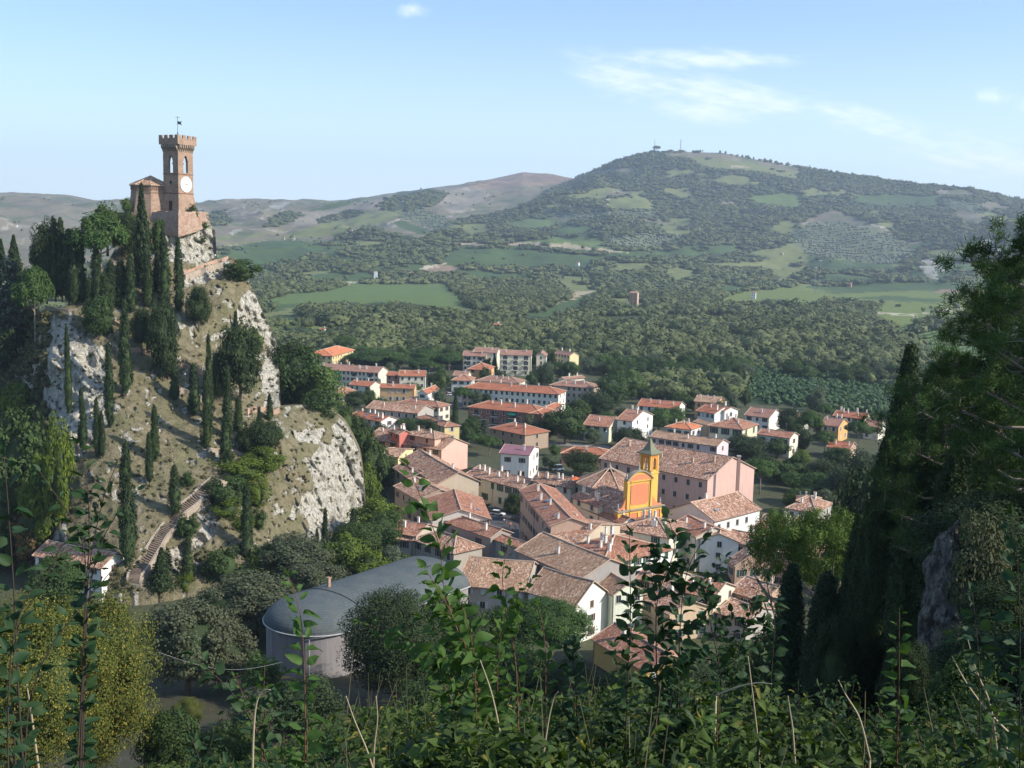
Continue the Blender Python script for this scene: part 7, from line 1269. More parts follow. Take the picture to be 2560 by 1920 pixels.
# ------------------------------------------------------------------ shrubs and weeds right in front of the viewpoint
def leaf_tpl(n=5, fold=.22, droop=.25, wid=.62, serr=False):
    T = np.linspace(0, 1, n+1); wv = np.sin(np.pi*T**.8)**.8*wid/2; wv[0] = .02; wv[-1] = .0
    V = []; 
    for t, w in zip(T, wv):
        z = -droop*t*t; V += [(t, -w, z+w*fold*2), (t, 0, z), (t, w, z+w*fold*2)]
    F4 = []
    for i in range(n): F4 += [[i*3, (i+1)*3, (i+1)*3+1, i*3+1], [i*3+1, (i+1)*3+1, (i+1)*3+2, i*3+2]]
    return np.array(V), np.array(F4)
srs = np.random.RandomState(77); LT, LF = leaf_tpl(); LTl, LFl = leaf_tpl(3, .2, .3, .55)
def leaves(P, D, U, s, tpl=(LT, LF)):
    """P base points, D pointing direction, U up hint, s length"""
    T, Fc = tpl; D = unit(D); S = unit(np.cross(D, U)+1e-6); N = np.cross(S, D); s = np.broadcast_to(s, (len(P),))[:, None, None]
    k1 = srs.uniform(.6, 1.25, (len(P), 1, 1)); k2 = srs.uniform(-.5, 2.6, (len(P), 1, 1)); k3 = srs.randn(len(P), 1, 1)*.22; V = P[:, None]+s*(T[None, :, 0:1]*D[:, None]+(k1*T[None, :, 1:2]+k3*T[None, :, 0:1]**2)*S[:, None]+k2*T[None, :, 2:3]*N[:, None]+.05*srs.randn(len(P), len(T), 1)*N[:, None]*(T[None, :, 0:1] > .1)); return V.reshape(-1, 3), (Fc[None]+np.arange(len(P))[:, None, None]*len(T)).reshape(-1, 4)
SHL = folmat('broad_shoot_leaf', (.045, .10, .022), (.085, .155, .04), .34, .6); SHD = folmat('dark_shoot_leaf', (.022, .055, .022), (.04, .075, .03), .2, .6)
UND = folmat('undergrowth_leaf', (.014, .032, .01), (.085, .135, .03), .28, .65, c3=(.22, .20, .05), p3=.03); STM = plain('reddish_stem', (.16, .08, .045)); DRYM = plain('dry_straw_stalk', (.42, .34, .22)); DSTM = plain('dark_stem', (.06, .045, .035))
srs = np.random.RandomState(77)
def shoot(pl, r, label, size=.075, mat=SHL, gap=.05, stem=.005, name='leafy_shrub', side=0, group=None, dr=0., stm=STM, per=2):
    """pl: photo points from the tip down to where the stem leaves the picture"""
    size *= .88
    if r < 4: size *= .75; per = 1; gap *= .8
    n = len(pl); P = np.array([at_r(x, y, r+dr*i/max(1, n-1)) for i, (x, y) in enumerate(pl)]); L = P[-1].copy(); g = float(terr(L[0], L[1])); 
    if L[2] > g: P = np.concatenate([P, [[L[0]+.1, L[1]+.05, g-.1]]])
    # dense smooth curve
    d = np.r_[0, np.cumsum(np.linalg.norm(np.diff(P, axis=0), axis=1))]; ts = np.arange(0, d[-1], gap); C = np.stack([np.interp(ts, d, P[:, k]) for k in range(3)], 1)
    for _ in range(3): C[1:-1] = (C[:-2]+2*C[1:-1]+C[2:])/4
    O = C[-1].copy(); stm = DSTM if mat is SHD else stm; root = thing(name, label, 'shrub', tuple(O), 0, group); m = len(C); b = MB(); b.tube(C-O, [stem*(.25+1.2*i/m) for i in range(m)], 5); b.build('stem', stm, root, True)
    LP = []; LD = []; LU = []; LS = []; sb = MB()
    vis = int(min(m, 2.6/gap)); view = unit(C[0]-[0, 0, H]); rt = np.array([view[1], -view[0], 0])
    for i in range(vis):
        t = unit(C[max(i-1, 0)]-C[min(i+1, m-1)])
        for q in range(per):
            sg = 1 if (i+q) % 2 else -1; f = min(1, .35+i/5.); side_v = unit(rt*sg+srs.randn(3)*.45+[0, 0, .0]); D = unit(side_v*.85+t*.55+[0, 0, -.05]); LP.append(C[i]-O+D*.012); LD.append(D); LU.append(unit(np.array([0, 0, 1.])+srs.randn(3)*.55-view*.35)); LS.append(size*f*srs.uniform(.75, 1.15))
    if mat is SHD or srs.rand() < .35:                     # side twigs make the bush
        for i in range(7, vis if r > 4 else 0, 4):
            t = unit(C[max(i-2, 0)]-C[min(i+1, m-1)]); sg = 1 if srs.rand() < .5 else -1; L_ = srs.uniform(.10, .26)*min(1, .3+i/14.); d = unit(rt*sg*srs.uniform(.4, 1.)+t*.8+srs.randn(3)*.35); tw = [C[i]-O+d*L_*q+np.array([0, 0, .05])*q*q for q in (0, .35, .7, 1.)]
            sb.tube(tw, [stem*.4, stem*.3, stem*.22, stem*.12], 4)
            for q in np.arange(.15, 1.01, .16):
                for s2 in (-1, 1): LP.append(C[i]-O+d*L_*q+np.array([0, 0, .05])*q*q); LD.append(unit(d*.6+np.cross(d, view)*s2*.8+srs.randn(3)*.35)); LU.append(unit(np.array([0, 0, 1.])+srs.randn(3)*.6-view*.3)); LS.append(size*srs.uniform(.5, .85))
    if sb.v: sb.build('twig', stm, root, True)
    if vis:
        LP.append(C[0]-O); LD.append(unit(C[0]-C[2])); LU.append(np.array([0, 0, 1.])+srs.randn(3)*.5); LS.append(size*.7)
    V, Fc = leaves(np.array(LP), np.array(LD), np.array(LU), np.array(LS)); link('foliage', npmesh('foliage', V, Fc, mat, smooth=True), root); return root
G7 = 'leafy shoots standing in front of the view'
for pl, r, lab, sz, mt, gp in [
  ([(1018, 1165), (1045, 1222), (1063, 1276), (1085, 1326), (1108, 1382), (1100, 1440), (1127, 1530), (1148, 1588), (1167, 1645), (1185, 1696), (1213, 1754), (1240, 1850), (1250, 1950)], 4.6, 'tallest leafy shoot rising in front of the old town roofs', .085, SHL, .045),
  ([(1062, 1421), (1098, 1475), (1127, 1530), (1160, 1600), (1190, 1700), (1215, 1800), (1230, 1950)], 4.5, 'pale leaved branch joining the tallest shoot on its left', .085, SHL, .04),
  ([(1150, 1500), (1175, 1570), (1185, 1640), (1190, 1760), (1195, 1950)], 4.4, 'wide leaved branch just right of the tallest shoot', .1, SHL, .04),
  ([(722, 1443), (740, 1483), (754, 1537), (760, 1645), (763, 1750), (763, 1950)], 4.4, 'upright shoot in front of the barrel roofed hall', .085, SHL, .055),
  ([(1272, 1365), (1256, 1400), (1252, 1440), (1262, 1520), (1290, 1640), (1300, 1950)], 4.8, 'slim shoot with paired round leaves before the tan roof', .07, SHL, .055),
  ([(1330, 1450), (1290, 1480), (1260, 1540), (1245, 1640), (1240, 1950)], 4.7, 'pale shoot leaning right above the bright pine', .075, SHL, .045),
  ([(1345, 1515), (1362, 1573), (1365, 1680), (1360, 1950)], 5., 'shoot with round leaves in front of the bright pine', .075, SHL, .055),
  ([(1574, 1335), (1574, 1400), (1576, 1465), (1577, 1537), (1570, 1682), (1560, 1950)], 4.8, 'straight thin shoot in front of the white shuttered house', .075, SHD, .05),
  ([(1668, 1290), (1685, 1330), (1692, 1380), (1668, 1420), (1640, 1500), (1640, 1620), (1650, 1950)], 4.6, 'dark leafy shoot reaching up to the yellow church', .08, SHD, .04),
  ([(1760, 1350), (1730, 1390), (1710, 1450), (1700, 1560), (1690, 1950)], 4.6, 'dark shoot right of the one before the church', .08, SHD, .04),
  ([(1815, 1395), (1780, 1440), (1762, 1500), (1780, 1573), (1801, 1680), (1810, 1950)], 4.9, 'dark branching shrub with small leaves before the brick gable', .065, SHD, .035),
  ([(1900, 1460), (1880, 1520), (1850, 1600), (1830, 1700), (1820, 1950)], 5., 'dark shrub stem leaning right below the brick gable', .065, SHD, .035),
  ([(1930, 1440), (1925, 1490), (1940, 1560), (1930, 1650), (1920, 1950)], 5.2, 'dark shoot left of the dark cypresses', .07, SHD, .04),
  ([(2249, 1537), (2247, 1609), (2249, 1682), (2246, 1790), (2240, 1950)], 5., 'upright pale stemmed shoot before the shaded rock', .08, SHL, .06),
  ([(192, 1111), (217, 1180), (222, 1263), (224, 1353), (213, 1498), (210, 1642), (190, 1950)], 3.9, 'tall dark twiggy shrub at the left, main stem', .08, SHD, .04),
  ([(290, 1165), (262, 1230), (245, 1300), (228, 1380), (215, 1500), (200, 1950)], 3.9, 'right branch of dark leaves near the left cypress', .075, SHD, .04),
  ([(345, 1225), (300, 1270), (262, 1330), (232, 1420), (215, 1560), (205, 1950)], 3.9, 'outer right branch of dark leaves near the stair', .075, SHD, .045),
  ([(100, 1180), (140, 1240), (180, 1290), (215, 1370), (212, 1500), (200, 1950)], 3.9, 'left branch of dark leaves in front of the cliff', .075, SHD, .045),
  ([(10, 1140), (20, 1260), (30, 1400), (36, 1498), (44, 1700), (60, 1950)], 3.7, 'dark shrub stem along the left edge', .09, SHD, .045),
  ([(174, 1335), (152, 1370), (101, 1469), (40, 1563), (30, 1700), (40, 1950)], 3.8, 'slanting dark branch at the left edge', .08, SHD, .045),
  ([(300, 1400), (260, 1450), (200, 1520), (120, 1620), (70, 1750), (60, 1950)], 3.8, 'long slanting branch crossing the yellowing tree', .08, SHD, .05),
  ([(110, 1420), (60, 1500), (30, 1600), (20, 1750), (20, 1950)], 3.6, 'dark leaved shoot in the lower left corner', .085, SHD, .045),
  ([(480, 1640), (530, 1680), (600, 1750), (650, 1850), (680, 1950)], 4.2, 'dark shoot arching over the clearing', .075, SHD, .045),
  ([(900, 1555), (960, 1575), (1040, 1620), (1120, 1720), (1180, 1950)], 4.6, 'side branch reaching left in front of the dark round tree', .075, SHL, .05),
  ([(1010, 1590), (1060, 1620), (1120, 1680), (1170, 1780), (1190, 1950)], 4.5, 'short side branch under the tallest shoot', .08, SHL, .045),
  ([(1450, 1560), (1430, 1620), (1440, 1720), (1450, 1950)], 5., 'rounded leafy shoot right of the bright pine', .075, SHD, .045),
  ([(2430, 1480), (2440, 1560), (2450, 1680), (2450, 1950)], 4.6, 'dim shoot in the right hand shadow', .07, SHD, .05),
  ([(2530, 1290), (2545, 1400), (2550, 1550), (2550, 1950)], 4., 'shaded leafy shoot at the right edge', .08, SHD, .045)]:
    shoot(pl, r, lab, sz, mt, gp)
for k in range(46):
    x0 = srs.uniform(480, 2580); size_ = 0; top = (1700 if 650 < x0 < 1800 else 1730)+srs.uniform(-60, 130); ln = srs.uniform(-90, 90); pl = [(x0+ln, top), (x0+ln*.6, top+70), (x0+ln*.2, top+180), (x0, 1960)]
    shoot(pl, srs.uniform(4.3, 6.5), 'young leafy shoot among the undergrowth along the bottom', srs.uniform(.045, .068), SHL if srs.rand() < .5 else SHD, .045, group=G7)
def undergrowth():
    n = 78000; r = 3.6+15*srs.rand(n)**1.5; az = np.radians(srs.uniform(-31, 33, n)); x, y = r*np.sin(az), r*np.cos(az); g = terr(x, y)
    hmax = (1.0+.6*fbm(x*.9, y*.9, 3, 3))*(1-.62*smooth(-np.degrees(az), 7, 15))+.5*np.clip((r-9)/8, 0, 1); hh = hmax*(.35+.65*srs.rand(n)**.5); c = fbm(x*1.8, y*1.8, g*.3, 3) > -.22; P = np.stack([x, y, g+hh], 1)[c]; m = len(P)
    a = srs.rand(m)*6.283; D = np.stack([np.cos(a), np.sin(a), srs.uniform(-.5, .35, m)], 1); U = unit(np.array([0, 0, 1.])+srs.randn(m, 3)*.4); V, Fc = leaves(P, D, U, np.exp(srs.normal(-3.0, .32, m)), (LTl, LFl))
    tag(link('undergrowth', npmesh('undergrowth', V, Fc, UND, smooth=True)), 'tangled low weeds and bramble leaves covering the near slope', 'undergrowth', kind='stuff')
    n = 1500; r = 3.6+12*srs.rand(n)**1.4; az = np.radians(srs.uniform(-31, 33, n)); x, y = r*np.sin(az), r*np.cos(az); g = terr(x, y); base = np.stack([x, y, g], 1); h = srs.uniform(.5, 1.3, n)*(1-.6*smooth(-np.degrees(az), 7, 15)); tip = base+np.stack([srs.randn(n)*.25, srs.randn(n)*.25, h], 1); mid = (base+tip)/2+srs.randn(n, 3)*.06; s = np.array([.004, 0, 0]); Vs = np.stack([base-s, base+s, mid+s*.8, mid-s*.8, tip+s*.3, tip-s*.3], 1).reshape(-1, 3); i = np.arange(n)[:, None]*6
    tag(link('dry_grass', npmesh('dry_grass', Vs, np.concatenate([i+[0, 1, 2, 3], i+[3, 2, 4, 5]]), plain('dull_grass_stem', (.17, .15, .08)))), 'thin dull grass stems among the weeds', 'grass', kind='stuff')
undergrowth()
for pl, r, lab in [([(676, 1725), (660, 1722), (640, 1747), (633, 1830), (631, 1950)], 3.9, 'tall pale stalk with a drooping tip in front of the clearing'), ([(940, 1740), (945, 1800), (935, 1860), (932, 1950)], 4.2, 'straight dry stalk below the dark round tree'), ([(865, 1740), (885, 1800), (920, 1880), (940, 1950)], 4.2, 'dry stalk leaning left below the barrel hall'),
  ([(1930, 1710), (1895, 1706), (1850, 1715), (1790, 1738)], 4.6, 'pale arching stalk lying across the weeds'), ([(1970, 1740), (1975, 1780), (1982, 1820), (1990, 1950)], 4.4, 'short pale stalk near the right cypresses'), ([(2096, 1700), (2115, 1740), (2150, 1790), (2175, 1900)], 4.6, 'bent pale stalk beside the right cypresses'), ([(1395, 1730), (1385, 1740), (1370, 1800), (1350, 1950)], 4.4, 'dry pale stem by the reddish branch'),
  ([(1200, 1650), (1215, 1690), (1232, 1740), (1250, 1830), (1270, 1950)], 4.3, 'reddish bare branch at the foot of the tallest shoot'), ([(2420, 1600), (2440, 1680), (2480, 1760), (2500, 1950)], 4.8, 'thin dim stalk in front of the shaded rock'), ([(2380, 1640), (2410, 1700), (2460, 1770), (2520, 1830)], 4.6, 'long curved stalk sinking into the right hand weeds'), ([(1870, 1640), (1880, 1720), (1895, 1850), (1900, 1950)], 4.6, 'upright grey stem in the middle of the weeds'), ([(60, 1680), (75, 1760), (100, 1950)], 3.8, 'grey dead stem in the lower left corner')]:
    q = np.array(pl, float); ti = np.linspace(0, len(q)-1, 24); q = np.stack([np.interp(ti, range(len(q)), q[:, k]) for k in (0, 1)], 1)
    for _ in range(9): q[1:-1] = (q[:-2]+2*q[1:-1]+q[2:])/4
    P = [at_r(x, y, r+.004*i) for i, (x, y) in enumerate(q)]; O = P[-1]; b = MB(); b.tube([p-O for p in P], [.0018+.00014*i for i in range(len(P))], 5); g = float(terr(O[0], O[1])); b.tube([(0, 0, 0), (.03, .02, g-O[2]-.05)], .005, 5)
    o = b.build('dry_stalk', DRYM, None, True); o.location = tuple(O); tag(o, lab, 'stalk')
# shaded rock outcrop on the right
def outcrop():
    p = at_r(2368, 1390, 40.); V, Fc = ico(6); V = V*(1+.35*fbm(V[:, 0]*1.3, V[:, 1]*1.3, V[:, 2]*.8, 5)[:, None]+.08*fbm(V[:, 0]*6, V[:, 1]*6, V[:, 2]*3, 3)[:, None]); g = float(terr(p[0], p[1])); h = p[2]-g+2
    V = V*[.5, 1.1, h/2]+[p[0]+.1, p[1], g-1+h/2]; nn = V-[p[0]+.1, p[1], 0]; nn[:, 2] = 0; nn = unit(nn); x, y, z = V.T; V = V+nn*((1-np.abs(fbm(x*.9, y*.9, z*.45, 5))*2.4)*.38+fbm(x*3.5, y*3.5, z*2, 4)*.16)[:, None]; t = NT('shaded_grey_rock'); q = t.pos(); t.base(t.mix(t.rng(t.noise(t.scale(q, (1, 1, .6)), 3.2, 9, .78), .44, .6), (.06, .057, .05, 1), (.32, .29, .245, 1))); t.bump(t.noise(t.scale(q, (1.4, 1.4, .5)), 3.6, 8, .75), .35, 1.); o = link('rock_outcrop', npmesh('rock_outcrop', V, Fc, t.m, smooth=True)); tag(o, 'upright grey rock outcrop standing in shade beneath the right hand pines', 'rock')
outcrop()
# ------------------------------------------------------------------ streets, vehicles, people, lamps, poles
ASP = plain('worn_asphalt', (.085, .085, .09)); PAV = plain('pale_paving', (.26, .24, .21))
def sheet(name, P, mat, z=.03):
    b = MB(); q = [at_z(x, y, z) for x, y in P]; b.add(q, [tuple(range(len(q)))], 0, [[(p[0], p[1]) for p in q]]); o = b.build(name, mat); tag(o, kind='structure'); return o
sheet('piazza_pavement', pts(ge, [(1100, 720), (1400, 700), (1640, 760), (1700, 1000), (1640, 1220), (1200, 1180), (1120, 950)]), ASP)
def road(P, w, mat=ASP, z=.034):
    q = np.array([at_z(x, y, z) for x, y in P]); b = MB()
    for a, c in zip(q[:-1], q[1:]): d = c-a; n = np.array([-d[1], d[0], 0])/np.linalg.norm(d[:2])*w/2; b.add([a-n, c-n, c+n, a+n], [(0, 1, 2, 3)])
    o = b.build('road', mat); tag(o, kind='structure')
road(pts(gc, [(420, 500), (560, 540), (700, 600)]), 7); road(pts(gb, [(1800, 570), (1960, 640), (1990, 760)]), 8); road(pts(ga, [(1560, 720), (1700, 735), (1800, 780), (1700, 900)]), 7); road(pts(gb, [(1000, 1250), (1300, 1280), (1700, 1300), (1900, 1340)]), 7, PAV, .04); road([(1560, 1290), (1800, 1330), (2100, 1400)], 6, PAV, .044)
sheet('clearing', [(430, 1730), (480, 1700), (560, 1705), (600, 1740), (560, 1790), (470, 1800), (420, 1770)], plain('bare_earth', (.30, .22, .14)), .05)
def car(x, y, rz, col, label, L=4.1, W=1.7, Hh=1.42, van=False):
    t = thing('parked_car', label, 'car', (x, y, .035), rz); pm = NT('car_paint'); pm.base((*col, 1)); pm.b.inputs['Roughness'].default_value = .3; pm.b.inputs['Specular IOR Level'].default_value = .5
    hb = .62 if not van else .9; ch = Hh; b = MB(); prof = [(-L/2, .28), (-L/2, hb*.95), (-L/2+.35, hb+.12), (L/2-.5, hb+.05), (L/2-.05, hb-.12), (L/2, .3)]
    def ext(pr, w0, w1, m=0, bb=b):
        n = len(pr); v = [(p[0], -w0/2, p[1]) for p in pr]+[(p[0], w0/2, p[1]) for p in pr]; bb.add(v, [tuple(range(n)), tuple(range(2*n-1, n-1, -1))]+[(i, n+i, n+(i+1) % n, (i+1) % n) for i in range(n)], m)
    ext(prof, W, W); b.build('body', pm.m, t)
    c = MB(); top = [(-L/2+.55, ch), (L/2-1.9, ch)] if not van else [(-L/2+.15, ch), (L/2-.9, ch)]; base = [(-L/2+.12, hb+.1), (L/2-1.15, hb+.06)] if not van else [(-L/2+.02, hb+.08), (L/2-.4, hb+.03)]
    w0, w1 = W*.95, W*.78; v = [(base[0][0], -w0/2, base[0][1]), (base[1][0], -w0/2, base[1][1]), (base[1][0], w0/2, base[1][1]), (base[0][0], w0/2, base[0][1]), (top[0][0], -w1/2, ch-.06), (top[1][0], -w1/2, ch-.06), (top[1][0], w1/2, ch-.06), (top[0][0], w1/2, ch-.06)]
    c.add(v, [(0, 1, 5, 4), (1, 2, 6, 5), (2, 3, 7, 6), (3, 0, 4, 7)]); c.build('window', GLASS, t)
    r = MB(); r.box(top[0][0]-.04, -w1/2-.03, ch-.06, top[1][0]+.04, w1/2+.03, ch); r.build('roof', pm.m, t)
    for sx in (-1, 1):
        for sy in (-1, 1):
            w = MB(); w.tube([(sx*L*.31, sy*(W/2-.2), .31), (sx*L*.31, sy*(W/2+.02), .31)], .31, 14); wo = w.build('wheel', plain('tyre', (.02, .02, .02)), t)
    for sy in (-1, 1): h = MB(); h.box(L/2-.08, sy*W*.36-.16, .5, L/2+.02, sy*W*.36+.16, .62); h.build('headlight', WHITE, t)
def atg(g, x, y, z=0.): return at_z(*g(x, y), z)
for g, x, y, rz, col, lab, van in [(ge, 1305, 830, -.35, (.75, .75, .74), 'white hatchback parked on the piazza in front of the cream palace', False), (ge, 1255, 790, -.2, (.12, .14, .16), 'dark car behind the white hatchback on the piazza', False), (gb, 1305, 1575, .2, (.55, .68, .78), 'pale blue van by the big tree below the low red hall', True), (gc, 1295, 800, .1, (.45, .52, .62), 'silver blue car parked in the garden beyond the convent', False),
   (gc, 440, 500, .3, (.6, .6, .6), 'grey car on the suburban road by the white house', False), (gb, 1900, 610, .5, (.3, .32, .36), 'grey car on the road at the edge of the wood', False), (ga, 1640, 735, 1.0, (.5, .1, .08), 'red car on the road by the small white house', False), (gb, 120, 745, .2, (.7, .7, .7), 'light car on the road before the white apartments', False), (gn, 1812, 1345, .2, (.6, .6, .62), 'light car on the lane right of the white hall', False), (gf, 1190, 1630, .3, (.6, .62, .66), 'pale van half hidden at the bottom of the picture', True)]:
    p = atg(g, x, y) if g is not gf else at_z(425, 1885, 8.); car(p[0], p[1], rz, col, lab, van=van, Hh=2.1 if van else 1.42) if g is not gf else None
p = ground(*h4(742, 916), 600.)
def shelter():
    c = at_z(*gc(1110, 775), 0); az = math.atan2(c[0], c[1]); t = thing('white_canopy', 'flat white canopy on posts beyond the convent chimney', 'canopy', tuple(c), -az-.1); b = MB(); b.box(-5.5, -2.5, 3.4, 5.5, 2.5, 3.7); b.build('canopy_roof', WHITE, t)
    for x in (-5, 5):
        for y in (-2.2, 2.2): q = MB(); q.tube([(x, y, -.1), (x, y, 3.4)], .1, 6); q.build('post', METAL, t)
shelter()
c = at_z(*gc(1083, 1050), 9.); b = MB(); t = thing('tall_chimney', 'tall thin brick chimney rising before the pink end wall', 'chimney', (c[0], c[1], 0)); b.box(-.45, -.45, 0, .45, .45, at_r(*gc(1085, 762), float(np.hypot(c[0], c[1])))[2]); b.build('stack', plaster('stack_brick', (.40, .25, .2)), t); b = MB(); zt = at_r(*gc(1085, 762), float(np.hypot(c[0], c[1])))[2]; b.box(-.6, -.6, zt, .6, .6, zt+.3); b.build('cap', STONE, t)
# parasol on a roof terrace
c = at_z(*ge(2160, 500), 10.4); t = thing('orange_parasol', 'orange parasol on a roof terrace left of the chapel', 'parasol', (c[0], c[1], 10.4)); b = MB(); b.tube([(0, 0, -.5), (0, 0, 2.3)], .04, 6); b.build('pole', METAL, t); b = MB(); og = [(1.7*math.cos(k*.785), 1.7*math.sin(k*.785), 1.9) for k in range(8)]; b.add(og+[(0, 0, 2.6)], [(k, (k+1) % 8, 8) for k in range(8)]); b.build('shade', plain('orange_cloth', (.72, .16, .05)), t)
def skin(chain, rad):
    me = bpy.data.meshes.new('sk'); idx = {}; V = []; E = []; R = []
    for path in chain:
        for a in path:
            if a not in idx: idx[a] = len(V); V.append(J[a]); R.append(rad[a])
        E += [(idx[a], idx[b_]) for a, b_ in zip(path[:-1], path[1:])]
    me.from_pydata(V, E, []); o = bpy.data.objects.new('sk', me); COL.objects.link(o); m = o.modifiers.new('s', 'SKIN'); sv = me.skin_vertices[0].data
    for i, r_ in enumerate(R): sv[i].radius = (r_, r_*.8)
    sv[0].use_root = True; o.modifiers.new('u', 'SUBSURF').levels = 1; dg = bpy.context.evaluated_depsgraph_get(); out = bpy.data.meshes.new_from_object(o.evaluated_get(dg)); bpy.data.objects.remove(o); return out
J = dict(pel=(0, 0, .95), bel=(0, 0, 1.1), che=(0, 0, 1.32), nek=(0, 0, 1.48), hed=(0, -.01, 1.6), top=(0, 0, 1.72), shl=(.18, 0, 1.40), ell=(.24, .03, 1.13), hal=(.23, -.08, .88), shr=(-.18, 0, 1.40), elr=(-.24, .03, 1.13), har=(-.22, -.1, .90), hil=(.1, 0, .9), knl=(.11, -.05, .5), anl=(.11, .04, .08), tol=(.12, -.12, .04), hir=(-.1, 0, .9), knr=(-.1, .02, .5), anr=(-.11, .1, .1), tor=(-.12, -.06, .04))
RD = dict(pel=.13, bel=.12, che=.14, nek=.055, hed=.095, top=.06, shl=.06, ell=.042, hal=.035, shr=.06, elr=.042, har=.035, hil=.09, knl=.055, anl=.04, tol=.035, hir=.09, knr=.055, anr=.04, tor=.035)
BODY = skin([['pel', 'bel', 'che', 'nek', 'hed', 'top'], ['che', 'shl', 'ell', 'hal'], ['che', 'shr', 'elr', 'har'], ['pel', 'hil', 'knl', 'anl', 'tol'], ['pel', 'hir', 'knr', 'anr', 'tor']], RD); BODY.materials.append(plain('skin', (.5, .32, .24)))
SHIRT = skin([['pel', 'bel', 'che'], ['che', 'shl', 'ell'], ['che', 'shr', 'elr']], {k: v+.025 for k, v in RD.items()}); TRS = skin([['pel', 'hil', 'knl', 'anl'], ['pel', 'hir', 'knr', 'anr']], {k: v+.022 for k, v in RD.items()})
hm = MB(); V, Fc = ico(2); hm.add([tuple(v*[.105, .115, .10]+[0, .015, 1.66]) for v in V if True], [tuple(f) for f in Fc]); HAIR = hm.mesh('hair', plain('dark_hair', (.05, .035, .025)), True)
for (x, y), rz, c1, c2, lab in zip([(1372, 930), (1390, 935), (1432, 975), (1445, 970), (1490, 985), (1500, 1010), (1412, 1085), (1575, 900)], [.3, 2.8, 1.2, 4., 2., 5., .5, 3.3], [(.7, .7, .68), (.1, .15, .3), (.55, .1, .08), (.6, .2, .15), (.6, .12, .1), (.2, .25, .3), (.6, .6, .55), (.6, .05, .05)], [(.1, .1, .14), (.3, .25, .2), (.08, .08, .1), (.2, .2, .25), (.1, .1, .12), (.35, .3, .25), (.12, .12, .14), (.08, .08, .1)],
    ['person in a white top standing on the piazza beyond the others', 'person in a navy top facing the one in white', 'person in a dark red top in the piazza group, left of the pair', 'person in a brick coloured top close to the dark red one', 'person in red near the arcade of the street house', 'person in grey blue beside the one in red', 'person in a light top standing nearest on the piazza', 'person in bright red at the foot of the round tree']):
    p = atg(ge, x, y); t = thing('person', lab, 'person', (p[0], p[1], .035), rz, 'people gathered on the piazza')
    link('body', BODY, t)
    for nm, me, c in (('shirt', SHIRT, c1), ('trousers', TRS, c2)): m2 = me.copy(); m2.materials.append(plain('cloth_%s' % str(c), c)); link(nm, m2, t)
    link('hair', HAIR, t)
def lamp(p, h, lab, two=False):
    t = thing('street_lamp', lab, 'street lamp', tuple(p)); b = MB(); b.tube([(0, 0, -.3), (0, 0, h)], [.09, .05], 6); b.build('post', METAL, t); b = MB(); V, Fc = ico(2); b.add([tuple(v*.26+[0, 0, h+.2]) for v in V], [tuple(f) for f in Fc]); b.build('lamp_globe', plain('white_globe', (.85, .85, .85), .3), t, True)
def hpx(p, dy): return dy/F*float(np.hypot(p[0], p[1]))
p = ground(1514, 1116, 150.); lamp(p, hpx(p, 36), 'tall white headed lamp left of the dark dome tree'); p = ground(1396, 1100, 150.); lamp(p, hpx(p, 17), 'small lamp glinting under the big dark trees')
for x, y0, y1, lab in [(615, 1102, 1136, 'white headed lamp beside the dark conifer at the stair top'), (443, 1250, 1272, 'lamp next to the twin topped cypress'), (306, 822, 862, 'lamp post at the end of the short orange wall'), (463, 938, 975, 'lamp post behind the path wall'), (538, 640, 652, 'lamp under the tower rock by the walkway')]: p = crag(x, y1); lamp(p, hpx(p, y1-y0), lab)
def mast(p, h, lab, w=.3, top=0, cat='mast', name='mast'):
    t = thing(name, lab, cat, tuple(p)); b = MB(); b.tube([(0, 0, -1), (0, 0, h)], [w, w*.6], 6); b.build('post', METAL, t)
    if top:
        b = MB(); b.box(-top, -.4, h-.6, top, .4, h-.2)
        for k in range(4): b.box(-top+k*top*.55, -.7, h-.2, -top+k*top*.55+top*.35, -.2, h+.7)
        b.build('floodlight', plain('white_paint', (.78, .77, .73)), t)
for x, y0, y1, lab, w, tp in [(2047, 655, 734, 'taller floodlight mast over the sports field', .55, 2.6), (2036, 672, 734, 'shorter floodlight mast over the sports field', .5, 1.8), (2066, 700, 730, 'bare pole right of the floodlight masts', .35, 0), (2330, 700, 732, 'pole standing in the vineyard plain', .3, 0), (981, 688, 714, 'power pole left above the green field', .3, 0), (1083, 692, 722, 'power pole on the brow of the green field', .25, 0), (1600, 828, 855, 'white pole rising from the valley wood', .3, 0), (1710, 686, 700, 'distant pole in the hill wood', .35, 0), (2232, 700, 728, 'thin pole left of the vineyard plain pole', .25, 0)]:
    p = ground(x, y1, 500.); mast(p, hpx(p, y1-y0), lab, w, tp)
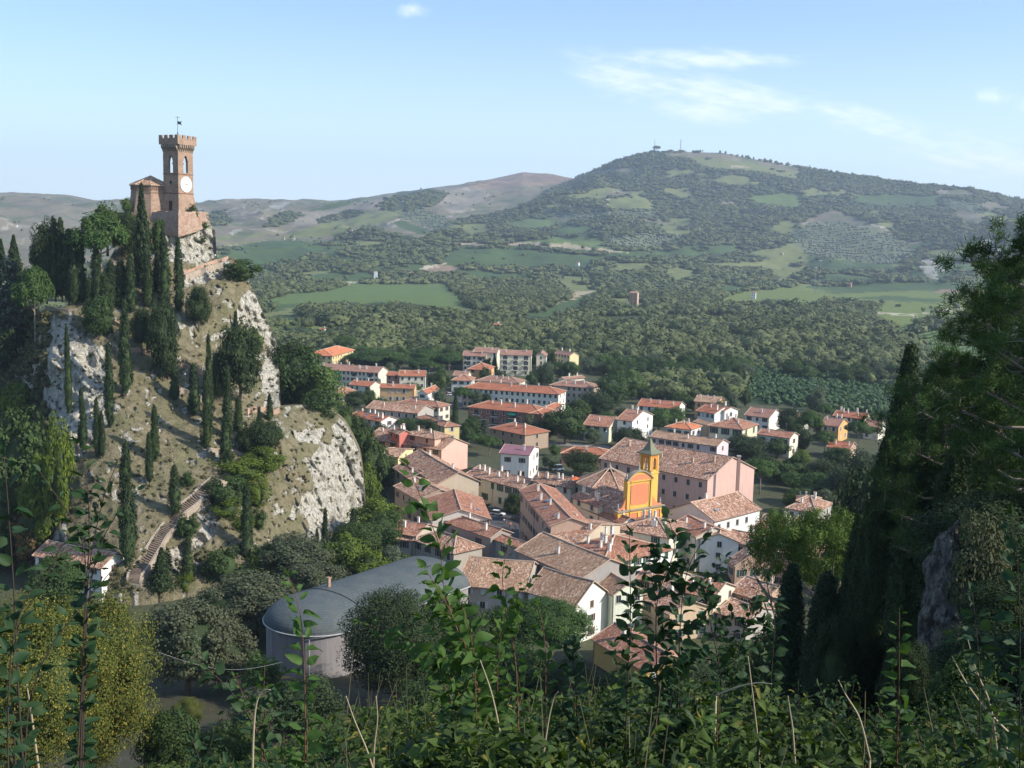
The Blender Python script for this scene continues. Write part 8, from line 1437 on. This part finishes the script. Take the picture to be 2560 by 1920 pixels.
for x, y0, y1, lab, w in [(1636, 347, 382, 'radio mast beside the lone pine on the summit', 1.0), (1701, 346, 378, 'lattice radio mast on the bare summit', 1.3)]:
    p = at_r(x, y1+3, 4500.); t = thing('radio_mast', lab, 'mast', tuple(p)); h = hpx(p, y1-y0); b = MB(); b.tube([(0, 0, -3), (0, 0, h)], [w, w*.6], 5)
    for k in range(7): b.box(-w*1.6, -w*1.6, h*(.3+.1*k), w*1.6, w*1.6, h*(.3+.1*k)+1.6)
    b.build('lattice', METAL, t)
p = at_r(1641, 384, 4490.); plant('umb', p, hpx(p, 20), hpx(p, 19), 'lone umbrella pine on the summit of the big hill')
p = ground(939, 696, 500.); t = thing('silo', 'narrow white tower standing alone above the green field', 'tower', tuple(p)); b = MB(); w = hpx(p, 4); h = hpx(p, 17); b.box(-w, -w, -1, w, w, h); b.build('wall', WHITE, t); b = MB(); b.add([(-w-.3, -w-.3, h), (w+.3, -w-.3, h), (w+.3, w+.3, h), (-w-.3, w+.3, h), (0, 0, h+1.6)], [(0, 1, 4), (1, 2, 4), (2, 3, 4), (3, 0, 4)]); b.build('roof', ROOF['tan'], t)
# wire sagging across the olives
a = at_r(395, 1630, 130.); c = at_r(705, 1655, 150.); b = MB(); b.tube([a*(1-t)+c*t-np.array([0, 0, 1.6*math.sin(math.pi*t)])-a for t in np.linspace(0, 1, 14)], .016, 4); o = b.build('cable', plain('grey_cable', (.4, .4, .4)), None, True); o.location = tuple(a); tag(o, 'pale cable sagging from the yellowing tree to the grey hall', 'cable')
hz = NT('haze_air'); hz.t.nodes.clear(); _o = hz.t.nodes.new('ShaderNodeOutputMaterial'); _v = hz.t.nodes.new('ShaderNodeVolumePrincipled'); hz.t.links.new(_v.outputs[0], _o.inputs['Volume'])
_v.inputs['Color'].default_value = (.70, .83, 1, 1); _v.inputs['Density'].default_value = .000095; _v.inputs['Anisotropy'].default_value = .25
hb = MB(); hb.box(-9000, -900, -40, 9000, 9000, 700); ho = hb.build('haze', hz.m); tag(ho, 'thin bluish air filling the whole valley', 'haze', kind='stuff')
